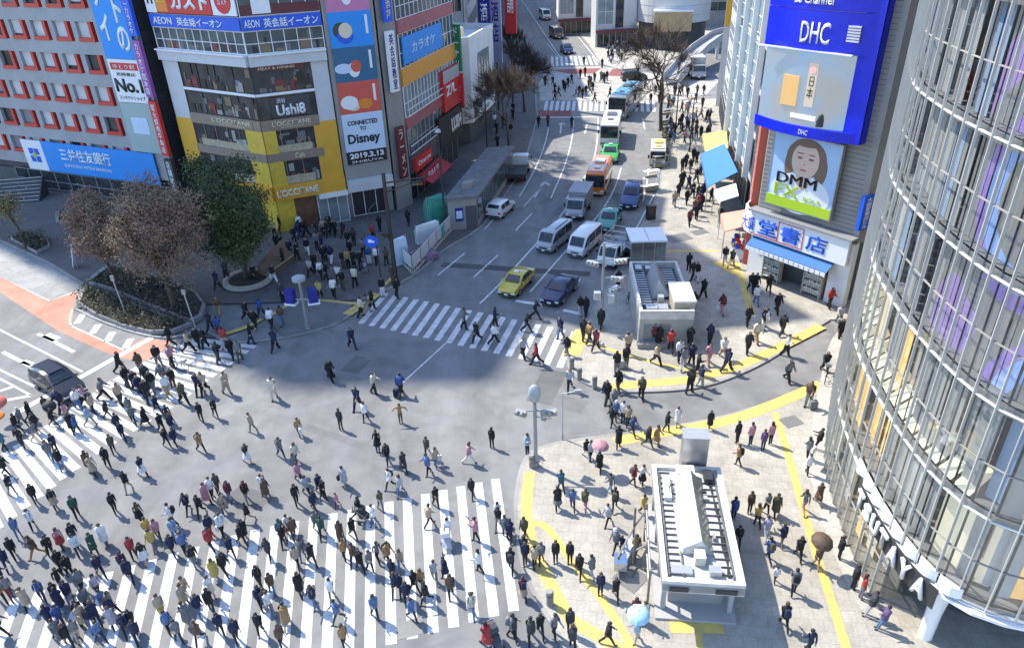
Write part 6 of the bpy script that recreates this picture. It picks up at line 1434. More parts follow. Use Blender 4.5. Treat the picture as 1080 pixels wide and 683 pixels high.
car('van', 'grey van passing another on the far street', 'van', G(602, 24), R(-80), 4.7, 1.75, VAN, paint('mid_grey', (.12, .12, .13)), VP, scale=1.5, roof=.88)
# buses
def bus(name, label, front, az, L, W, Hh, m, m2, scale=1, roofm=None, stripe_m=None):
    u = Vector((math.cos(az), math.sin(az), 0)); c = Vector((front.x, front.y, 0)) - u * L / 2 * scale
    root = empty(name, (c.x, c.y, 0), az, label, 'bus'); root.scale = (scale,) * 3
    h = L / 2; st = [(-h, 1.2, Hh - .25, .96), (-h + .15, 1.2, Hh - .02, 1), (0, 1.2, Hh, 1), (h - .4, 1.2, Hh - .02, 1), (h - .1, 1.2, Hh - .2, .99), (h, 1.15, Hh - 1.5, .97)]
    w = W / 2; secs = []
    for x, b, t, k in st:
        half = [(w * k * .95, .3), (w * k, .45), (w * k, b), (w * k * .985, t - .22), (w * k * .93, t - .05), (w * k * .8, t)]
        secs.append([(x, y, z) for y, z in half] + [(x, -y, z) for y, z in reversed(half)])
    LB().loft(secs).build('body', m, root, smooth=30)
    n = int(L / 1.25)
    for s in (-1, 1):
        mb = LB()
        for i in range(n):
            x0 = -h + .4 + (L - 1.0) * i / n; x1 = x0 + (L - 1.0) / n - .08; y = s * (w + .012)
            mb.face([(x0, y, 1.35), (x1, y, 1.35), (x1, y * .99, Hh - .5), (x0, y * .99, Hh - .5)])
        mb.build('side_windows', car_glass, root)
    mb = LB(); mb.add([(h + .03, -w * .9, 1.15), (h + .03, w * .9, 1.15), (h - .06, w * .9, Hh - .35), (h - .06, -w * .9, Hh - .35)], [(0, 1, 2, 3)]); mb.build('windscreen', car_glass, root)
    LB().box(0, 0, Hh + .02, L * .86, W * .74, .05).build('roof_panel', roofm or m, root)
    LB().box(-.1 * L, 0, Hh + .12, 1.4, W * .5, .18).build('roof_unit', m2, root); LB().box(.25 * L, 0, Hh + .1, .6, .6, .12).build('roof_hatch', m2, root)
    for s in (-1, 1):
        LB().box(h, s * w * .72, .72, .08, .34, .18).build('headlight', lamp_w, root); LB().box(h + .15, s * (w + .15), Hh - .9, .1, .2, .4).build('mirror', trim, root); LB().box(-h, s * w * .8, .9, .06, .2, .35).build('tail_light', lamp_r, root)
        if stripe_m: LB().box(0, s * (w + .004), .85, L * .96, .02, .4).build('side_stripe', stripe_m, root)
    LB().box(h + .01, 0, .5, .08, W * .9, .22).build('bumper', m2, root); LB().box(h + .05, 0, .52, .02, .4, .18).build('number_plate', plate_m, root)
    for x in (-h * .55, h * .62):
        for y in (-w - .005, w + .005): wheel(root, x, y, .42, .26)
    return root
bus('bus', 'orange red minibus behind the silver box truck', G(627, 208), H((627, 208), (637, 185)), 6.9, 2.2, 2.8, paint('orange_red', (.62, .17, .02)), paint('cream', (.55, .45, .3)), 1.0, stripe_m=s_gold)
bus('bus', 'white minibus between the bright green taxi and the blue coach', G(642, 156), H((642, 155), (648, 132)), 7.0, 2.2, 2.8, paint('white', (.66, .66, .65)), paint('mid_grey', (.12, .12, .13)), 1.15)
bus('coach', 'long coach with a pale blue roof turning out of the far square', G(650, 127), H((649, 126), (668, 107)), 10.5, 2.4, 3.1, paint('coach_grey', (.20, .22, .24)), paint('mid_grey', (.12, .12, .13)), 1.15, paint('pale_blue', (.16, .40, .62)))
bus('minibus', 'cream and red minibus parked at the right kerb', G(693, 177), H((693, 176), (694, 155)), 5.0, 1.9, 2.3, paint('cream_white', (.60, .55, .48)), mat('minibus_roof_unit', (.55, .42, .14), .5), 1.0, mat('minibus_roof', (.56, .50, .38), .5), s_red)
# trucks
def truck(label, front, az, cabm, bedm, L=5.6, W=1.9, box=2.6, scale=1, flat_bed=False, scaffold=False, name='truck'):
    u = Vector((math.cos(az), math.sin(az), 0)); c = Vector((front.x, front.y, 0)) - u * L / 2 * scale
    root = empty(name, (c.x, c.y, 0), az, label, 'truck'); root.scale = (scale,) * 3; h = L / 2; w = W / 2
    st = [(h - 1.7, 1.15, 1.95, .98), (h - 1.5, 1.15, 2.05, 1), (h - .75, 1.15, 2.02, 1), (h - .18, 1.1, 1.2, .98), (h, .8, .86, .95)]
    secs = car_body(root, st, W, cabm, .4, wr=.86, nm='cab'); mb = LB()
    a, b = secs[2], secs[3]; q = [Vector(a[4]), Vector(a[7]), Vector(b[7]), Vector(b[4])]; cc = sum(q, Vector()) / 4; n = (q[1] - q[0]).cross(q[3] - q[0]).normalized(); n = n if n.x > 0 else -n
    mb.face([p + (cc - p) * .1 + n * .05 for p in q])
    for i in (1,): pane(mb, (secs[i][3], secs[i + 1][3], secs[i + 1][4], secs[i][4])); pane(mb, (secs[i][8], secs[i + 1][8], secs[i + 1][7], secs[i][7]))
    mb.build('windows', car_glass, root)
    LB().box(-.8, 0, .62, L - 2.0, W * .8, .2).build('chassis', trim, root)
    if flat_bed:
        m = LB(); x0, x1 = -h, h - 1.8; m.box((x0 + x1) / 2, 0, .85, x1 - x0, W, .12)
        for s in (-1, 1): m.box((x0 + x1) / 2, s * (w - .03), 1.06, x1 - x0, .06, .32)
        m.box(x0 + .03, 0, 1.06, .06, W - .12, .32); m.build('flat_bed', bedm, root)
    else:
        m = LB(); x0, x1 = -h, h - 1.8; m.box((x0 + x1) / 2, 0, (.8 + box) / 2, x1 - x0, W + .04, box - .8); bx = m.build('cargo_box', bedm, root)
        m = LB()
        for x in (x0 + .05, x1 - .05): m.box(x, 0, box + .01, .06, W + .06, .04)
        for s in (-1, 1): m.box((x0 + x1) / 2, s * (w + .02), box + .01, x1 - x0, .05, .05)
        m.build('box_edge', alu, bx)
    if scaffold:
        m = LB()
        for x in (-h + .2, -h + 1.6, h - 1.9):
            for s in (-1, 1): m.tube((x, s * w, .9), (x, s * w, 2.5), .04)
        for z in (1.5, 2.0, 2.5):
            for s in (-1, 1): m.tube((-h + .2, s * w, z), (h - 1.9, s * w, z), .035)
            for x in (-h + .2, -h + 1.6, h - 1.9): m.tube((x, -w, z), (x, w, z), .035)
        m.tube((-h + .2, -w, 1.0), (h - 1.9, -w, 2.4), .03); m.build('pipe_frame', alu, root)
    for s in (-1, 1):
        LB().box(h, s * w * .72, .72, .06, .3, .16).build('headlight', lamp_w, root); LB().box(h - .5, s * (w + .14), 1.5, .1, .14, .3).build('mirror', trim, root); LB().box(-h, s * w * .75, .72, .05, .2, .14).build('tail_light', lamp_r, root)
    LB().box(h, 0, .48, .1, W * .9, .18).build('bumper', trim, root); LB().box(h + .06, 0, .5, .02, .34, .16).build('number_plate', plate_m, root)
    for x in (-h * .5, h * .62):
        for y in (-w - .005, w + .005): wheel(root, x, y, .36, .24)
    return root
truck('silver box truck just ahead of the orange red minibus', G(605, 234), H((605, 233), (617, 212)), paint('silver', (.34, .35, .37)), mat('truck_grey', (.24, .25, .27), .5, .2, .08, 1.5), 5.2, 1.8, 2.4, 1.05)
truck('white light truck with a pipe frame stopped by the grey signal post', G(638, 285), H((636, 282), (655, 262)), paint('white', (.66, .66, .65)), conc_l, 4.6, 1.7, 2, 1, True, True)
truck('dark flatbed truck with a white cab beside the subway entrance', G(551, 177), H((550, 177), (543, 194)), paint('white', (.66, .66, .65)), mat('dark_bed', (.05, .05, .055), .6), 6.2, 2.0, 2, 1.05, True)
truck('grey truck waiting at the right of the far square', G(737, 85), R(-95), paint('silver', (.34, .35, .37)), mat('truck_pale', (.42, .43, .44), .5, 0, .08, 1), 5.6, 2.1, 2.9, 1.25)
# bicycles
def bicycle(label, px, az, colr, z=.12, scale=1.0):
    root = empty('bicycle', (*G2(*px, z), z), az, label, 'bicycle'); root.scale = (scale,) * 3
    for x in (-.52, .52):
        m = LB(); k = 18
        for i in range(k):
            a, b = 6.283 * i / k, 6.283 * (i + 1) / k; m.tube((x + .33 * math.cos(a), 0, .34 + .33 * math.sin(a)), (x + .33 * math.cos(b), 0, .34 + .33 * math.sin(b)), .022, .022, 5, False)
        w_ = m.build('wheel', tyre, root); m = LB()
        for i in range(9): a = 6.283 * i / 9; m.tube((x, 0, .34), (x + .31 * math.cos(a), 0, .34 + .31 * math.sin(a)), .006, .006, 3)
        m.build('spokes', chrome, w_)
    m = LB()
    for a, b in (((-.52, 0, .34), (-.1, 0, .32)), ((-.1, 0, .32), (-.22, 0, .82)), ((-.22, 0, .75), (.36, 0, .80)), ((-.1, 0, .32), (.36, 0, .78)), ((-.52, 0, .34), (-.22, 0, .75)), ((.52, 0, .34), (.34, 0, .95))): m.tube(a, b, .022)
    m.build('frame', colr, root)
    m = LB(); m.lathe([(.02, 0), (.1, .02), (.08, .07)], (-.24, 0, .82), 10, 1.3, .7); m.build('saddle', trim, root)
    m = LB(); m.tube((.34, -.26, 1.0), (.34, .26, 1.0), .018); m.tube((.34, 0, .9), (.34, 0, 1.0), .018); m.build('handlebar', chrome, root)
    m = LB(); m.tube((-.1, -.12, .30), (-.1, .12, .34), .02); m.build('pedals', trim, root)
    m = LB(); m.box(.56, 0, .82, .28, .32, .22); m.build('basket', alu, root)
    return root
bicycle('pale bicycle being wheeled over the left zebra crossing', (190, 389), R(-20), paint('white', (.66, .66, .65)), 0)
bicycle('dark bicycle standing by the glass building', (884, 352), R(70), paint('black', (.012, .012, .014)))
bicycle('dark bicycle propped against the glass front near the side street', (871, 400), R(60), paint('black', (.012, .012, .014)))
bicycle('bicycle parked on the shaded plaza near the round blue sign', (379, 289), R(10), paint('navy', (.012, .018, .05)))
bicycle('dark bicycle leaning beside the light truck with the pipe frame', (664, 317), R(60), paint('navy', (.012, .018, .05)))
def pram(label, px, az, colr, z=0.0):
    root = empty('stroller', (*G2(*px, z), z), az, label, 'stroller')
    for x in (-.3, .35):
        for y in (-.24, .24):
            m = LB(); m.tube((x, y - .02, .1), (x, y + .02, .1), .1, .1, 12); m.build('wheel', tyre, root)
    m = LB()
    for y in (-.22, .22): m.tube((-.3, y, .1), (.2, y, .7), .018); m.tube((.35, y, .1), (-.5, y, 1.0), .018)
    m.tube((-.5, -.22, 1.0), (-.5, .22, 1.0), .02); m.build('frame', alu, root)
    m = LB(); m.loft([[(-.25, -.2, .35), (.25, -.2, .32), (.25, .2, .32), (-.25, .2, .35)], [(-.35, -.22, .75), (.05, -.22, .5), (.05, .22, .5), (-.35, .22, .75)]]); m.build('seat', colr, root)
    m = LB(); m.loft([[(-.3 + .38 * math.cos(a), y, .68 + .34 * math.sin(a)) for a in (0.3, .9, 1.5, 2.1, 2.7)] for y in (-.22, .22)]); m.build('hood', colr, root)
pram('black stroller pushed along the open crossing', (386, 549), R(0), trim)
pram('dark stroller beside the person in the red coat at the bottom', (522, 679), R(-60), mat('stroller_grey', (.06, .06, .07), .8))
pram('pale stroller on the lower zebra crossing', (471, 578), R(-80), mat('stroller_pale', (.5, .5, .52), .8))
pram('silver stroller near the stair railing', (661, 589), R(-140), mat('stroller_silver', (.45, .47, .5), .6, .3), .12)
# ================================================================== PEOPLE
skin_m = mat('skin', (.50, .33, .24), .55); shoe_m = mat('dark_shoe', (.018, .016, .016), .5); eye_m = mat('eye_dark', (.015, .012, .01), .3)
hair_k = mat('black_hair', (.012, .011, .011), .5); hair_r = mat('brown_hair', (.055, .03, .018), .5); hair_t = mat('tan_hair', (.16, .09, .05), .5)
CLOTH = {'k': ('black', (.012, .012, .014)), 'c': ('charcoal', (.040, .042, .046)), 'n': ('navy', (.014, .020, .055)), 'b': ('blue', (.035, .075, .22)), 'l': ('light blue', (.27, .36, .47)),
         'g': ('grey', (.16, .165, .17)), 's': ('pale grey', (.38, .385, .39)), 'w': ('white', (.70, .70, .69)), 'm': ('cream', (.60, .55, .42)), 'e': ('beige', (.40, .31, .22)), 't': ('tan', (.33, .20, .09)),
         'r': ('brown', (.105, .065, .042)), 'o': ('olive', (.085, .085, .045)), 'v': ('green', (.025, .085, .055)), 'x': ('red', (.36, .04, .04)), 'q': ('maroon', (.15, .025, .04)), 'p': ('pink', (.44, .22, .26)),
         'i': ('lilac', (.38, .35, .42)), 'y': ('yellow', (.45, .34, .10)), 'z': ('orange', (.48, .17, .06)), 'd': ('denim', (.10, .16, .30)), 'u': ('purple', (.10, .065, .15)), 'a': ('teal', (.04, .13, .17))}
cloth = {k: mat('cloth_' + n.replace(' ', '_'), c, .85, 0, .18, 9) for k, (n, c) in CLOTH.items()}

def body_mesh(pose, sub=1):
    """one continuous skinned figure facing +X; returns mesh with slots skin, top, legs, shoes, eyes"""
    V = []; E = []; Rr = []; seg_ = []
    def v(p, r): V.append(Vector(p)); Rr.append(r); return len(V) - 1
    def e(a, b, kind): E.append((a, b)); seg_.append((a, b, kind))
    ln_ = pose.get('lean', 0.0); tw = lambda z: (z - .92) * math.tan(ln_)
    fat = pose.get('fat', 1.0)
    pel = v((0, 0, .93), .125 * fat); bel = v((tw(1.08), 0, 1.08), .115 * fat); che = v((tw(1.27) + .01, 0, 1.27), .135 * fat); nb = v((tw(1.42), 0, 1.425), .085); nk = v((tw(1.48) + .012, 0, 1.485), .052)
    hc = v((tw(1.57) + .035, 0, 1.575), .088); hd = v((tw(1.66) + .025, 0, 1.655), .080); 
    e(pel, bel, 1); e(bel, che, 1); e(che, nb, 1); e(nb, nk, 0); e(nk, hc, 0); e(hc, hd, 0)
    ns = v((tw(1.57) + .128, 0, 1.56), .016); e(hc, ns, 0)
    for s in (-1, 1):
        a, kb = pose['legs'][0 if s < 0 else 1]
        hp = v((0, s * .088, .86), .098 * (.5 + .5 * fat)); kn = Vector((0, s * .088, .86)) + Vector((math.sin(a), 0, -math.cos(a))) * .40; k_ = v(kn, .070)
        an = kn + Vector((math.sin(a - kb), 0, -math.cos(a - kb))) * .40; a_ = v(an, .056); ft = a - kb
        hl = v(an + Vector((math.sin(ft) * .05, 0, -math.cos(ft) * .05)), .042); to = v(an + Vector((math.cos(ft) * .15 + math.sin(ft) * .06, s * .01, -math.cos(ft) * .055 + math.sin(ft) * .12)), .036)
        e(pel, hp, 2); e(hp, k_, 2); e(k_, a_, 2); e(a_, hl, 3); e(hl, to, 3)
        b, eb, ab = pose['arms'][0 if s < 0 else 1]
        so = Vector((tw(1.385), s * .165, 1.385)); sh_ = v(so, .082 * fat)
        el = so + Vector((math.sin(b) * math.cos(ab), s * math.sin(ab), -math.cos(b) * math.cos(ab))) * .28; e_ = v(el, .064 * fat)
        w_ = el + Vector((math.sin(b + eb) * math.cos(ab * .5), s * math.sin(ab * .5) - s * .25 * math.sin(eb) * .4, -math.cos(b + eb) * math.cos(ab * .5))) * .235; wi = v(w_, .046)
        d = (w_ - el).normalized(); pa_ = v(w_ + d * .06, .034); e(nb, sh_, 1); e(sh_, e_, 1); e(e_, wi, 1); e(wi, pa_, 0)
        sd = Vector((d.z, 0, -d.x)).normalized() if abs(d.x) + abs(d.z) > .01 else Vector((1, 0, 0)); pl_ = w_ + d * .06; cu = d.cross(sd).normalized() * -s
        for f, (o_, L_) in enumerate(((-.033, .070), (-.011, .085), (.012, .080), (.034, .062))):
            m1 = v(pl_ + sd * o_ + d * .045, .0115); m2 = v(pl_ + sd * o_ * 1.1 + d * (.045 + L_ * .5) + cu * .008, .010); m3 = v(pl_ + sd * o_ * 1.1 + d * (.045 + L_ * .8) + cu * .026, .008); e(pa_, m1, 0); e(m1, m2, 0); e(m2, m3, 0)
        t1 = v(w_ + d * .035 + sd * -.045, .013); t2 = v(w_ + d * .075 + sd * -.062 + cu * .012, .010); e(pa_, t1, 0); e(t1, t2, 0)
    me = bpy.data.meshes.new('person'); me.from_pydata([tuple(p) for p in V], E, [])
    o = bpy.data.objects.new('person', me); col.objects.link(o)
    sk = o.modifiers.new('skin', 'SKIN'); sk.use_smooth_shade = True; sk.branch_smoothing = .3
    for i, sv_ in enumerate(me.skin_vertices[0].data): sv_.radius = (Rr[i], Rr[i]); sv_.use_root = (i == 0)
    if sub: ss = o.modifiers.new('sub', 'SUBSURF'); ss.levels = sub; ss.render_levels = sub
    dg = bpy.context.evaluated_depsgraph_get(); out = bpy.data.meshes.new_from_object(o.evaluated_get(dg))
    bpy.data.objects.remove(o)
    # widen the trunk sideways a little, then drop the soles to the ground
    zmin = min(p.co.z for p in out.vertices)
    for p in out.vertices:
        z = p.co.z
        if 1.0 < z < 1.45 and abs(p.co.y) < .2: p.co.y *= 1.18; 
        p.co.z -= zmin
    V = [Vector((p.x, p.y * (1.18 if 1.0 < p.z < 1.45 and abs(p.y) < .2 else 1), p.z - zmin)) for p in V]
    mi = []
    for f in out.polygons:
        c = f.center; best = 9; kd = 1
        for a, b, k in seg_:
            A, B = V[a], V[b]; ab = B - A; t = max(0, min(1, (c - A).dot(ab) / max(ab.length_squared, 1e-9))); dd = (c - (A + ab * t)).length - (Rr[a] * (1 - t) + Rr[b] * t)
            if dd < best: best, kd = dd, k
        if kd == 2 and c.z > .90 - zmin: kd = 1
        mi.append(kd)
    # eyes and ears
    bm = bmesh.new(); bm.from_mesh(out); n0 = len(bm.faces)
    hx = V[hc]
    for s in (-1, 1):
        for (dx, dy, dz, r, k) in ((.088, .034, .012, .013, 4), (-.005, .092, -.005, .024, 0)):
            r_ = bmesh.ops.create_icosphere(bm, subdivisions=1, radius=r, matrix=Matrix.Translation(hx + Vector((dx, s * dy, dz))))
            mi += [k] * sum(1 for _ in set(f for q in r_['verts'] for f in q.link_faces))
    bmesh.ops.recalc_face_normals(bm, faces=bm.faces)
    bm.to_mesh(out); bm.free()
    out.materials.clear()
    for m in (skin_m, cloth['k'], cloth['c'], shoe_m, eye_m): out.materials.append(m)
    out.polygons.foreach_set('material_index', mi[:len(out.polygons)]); out.polygons.foreach_set('use_smooth', [True] * len(out.polygons))
    out.name = 'person'; out.update()
    return out, hx, zmin
A_ = R
POSES = {
    'w1': dict(legs=((A_(28), A_(6)), (A_(-20), A_(28))), arms=((A_(-24), A_(18), A_(4)), (A_(26), A_(28), A_(4))), lean=A_(4)),
    'w2': dict(legs=((A_(-20), A_(26)), (A_(27), A_(5))), arms=((A_(25), A_(30), A_(4)), (A_(-22), A_(18), A_(4))), lean=A_(4), fat=1.12),
    'w3': dict(legs=((A_(15), A_(8)), (A_(-11), A_(18))), arms=((A_(-10), A_(16), A_(5)), (A_(14), A_(60), A_(6))), lean=A_(3), fat=1.1),
    'w4': dict(legs=((A_(-12), A_(20)), (A_(16), A_(6))), arms=((A_(20), A_(85), A_(6)), (A_(-8), A_(12), A_(5))), lean=A_(5), fat=1.05),
    's1': dict(legs=((A_(3), A_(4)), (A_(-2), A_(3))), arms=((A_(2), A_(12), A_(5)), (A_(4), A_(14), A_(5))), fat=1.08),
    's2': dict(legs=((A_(2), A_(3)), (A_(6), A_(8))), arms=((A_(28), A_(95), A_(10)), (A_(3), A_(12), A_(10))), lean=A_(2)),
    'up': dict(legs=((A_(10), A_(6)), (A_(-8), A_(12))), arms=((A_(70), A_(75), A_(30)), (A_(66), A_(80), A_(30)))),
    'out': dict(legs=((A_(2), A_(3)), (A_(-2), A_(3))), arms=((A_(5), A_(10), A_(70)), (A_(5), A_(10), A_(70))), fat=1.1),
    'lean': dict(legs=((A_(14), A_(2)), (A_(18), A_(6))), arms=((A_(35), A_(70), A_(8)), (A_(30), A_(85), A_(8))), lean=A_(-9), fat=1.08),
}
PROTO = {}
def ring(cx, z, rx, ry, n=14): return [(cx + rx * math.cos(6.283 * i / n), ry * math.sin(6.283 * i / n), z) for i in range(n)]
def shell(secs, nm):
    mb = LB(); mb.loft(secs, True); o = mb.build(nm, cloth['k'], None, smooth=60); me = o.data; bpy.data.objects.remove(o); return me
for nm, ps in POSES.items():
    me, hx, dz = body_mesh(ps); lo, _, _ = body_mesh(ps, 0); lean = ps.get('lean', 0); fat = ps.get('fat', 1)
    st = max(abs(math.sin(ps['legs'][0][0])), abs(math.sin(ps['legs'][1][0]))) * .40
    def up(z): return (z - .92) * math.tan(lean)
    P = {'body': me, 'low': lo}
    # hair: a cap over the crown and back of the head; the long kind hangs behind the shoulders
    def cap(long_):
        bm = bmesh.new(); bmesh.ops.create_uvsphere(bm, u_segments=14, v_segments=9, radius=1)
        for q in bm.verts:
            x, y, z = q.co; q.co = Vector((x * .112 - .014, y * .105, z * .115 + .022)) + hx
            if z < -.1 and not (x > .3 and not long_):
                if long_ and x < .25: q.co.z -= (.26 if z < -.3 else .08); q.co.x -= .035 * (z < -.3); q.co.y *= 1.1
        # clear the face
        for f in [f for f in bm.faces if (f.calc_center_median() - hx).x > .052 and (f.calc_center_median() - hx).z < .05]: bm.faces.remove(f)
        for q in [q for q in bm.verts if not q.link_faces]: bm.verts.remove(q)
        m = bpy.data.meshes.new('hair'); bm.to_mesh(m); bm.free(); m.materials.append(hair_k); m.polygons.foreach_set('use_smooth', [True] * len(m.polygons)); return m
    P['hair'] = cap(False); P['long'] = cap(True)
    b0 = hx.x - .03
    mb = LB(); mb.lathe([(.118, .02), (.122, .06), (.10, .12), (.05, .145), (.01, .15)], (hx.x - .012, 0, hx.z), 14); mb.lathe([(.02, .028), (.165, .03), (.16, .04), (.02, .044)], (hx.x - .005, 0, hx.z), 16); o = mb.build('hat', cloth['k'], None, smooth=50); P['hat'] = o.data; bpy.data.objects.remove(o)
    P['coat'] = shell([ring(up(1.34), 1.34 - dz, .15, .20), ring(up(1.22), 1.22 - dz, .172 * fat, .215), ring(up(1.05), 1.05 - dz, .165 * fat, .205), ring(.0, .88 - dz, .18 + st * .12, .225), ring(.0, .70 - dz, .19 + st * .38, .235), ring(-.01, .50 - dz, .20 + st * .62, .24), ring(-.01, .49 - dz, .15 + st * .5, .19)], 'coat')
    P['skirt'] = shell([ring(up(1.04), 1.04 - dz, .14 * fat, .165), ring(0, .90 - dz, .165 + st * .1, .20), ring(0, .70 - dz, .21 + st * .3, .245), ring(0, .54 - dz, .24 + st * .45, .28), ring(0, .53 - dz, .18 + st * .3, .22)], 'skirt')
    P['jacket'] = shell([ring(up(1.40), 1.405 - dz, .085, .15), ring(up(1.33), 1.33 - dz, .150, .205), ring(up(1.20), 1.20 - dz, .165 * fat, .205), ring(up(1.05), 1.05 - dz, .160 * fat, .198), ring(0, .86 - dz, .172 + st * .10, .205), ring(0, .80 - dz, .172 + st * .16, .200), ring(0, .79 - dz, .12, .15)], 'jacket')
    z = 1.22 - dz; x = up(1.22) - .15 * fat
    mb = LB(); mb.loft([[(x - dx, -.14 * k, zz), (x - dx, .14 * k, zz), (x + .03, .15 * k, zz), (x + .03, -.15 * k, zz)] for zz, k, dx in ((z - .24, .9, .09), (z - .18, 1, .15), (z + .05, 1, .14), (z + .17, .85, .10), (z + .22, .5, .04))])
    for s in (-1, 1): mb.tube((x + .02, s * .11, z + .16), (x + .15 * fat + .14, s * .11, z + .17), .02, .02, 5); mb.tube((x + .15 * fat + .14, s * .11, z + .17), (x + .15 * fat + .13, s * .11, z - .1), .018, .018, 5)
    o = mb.build('backpack', cloth['k'], None, smooth=40); P['pack'] = o.data; bpy.data.objects.remove(o)
    PROTO[nm] = P
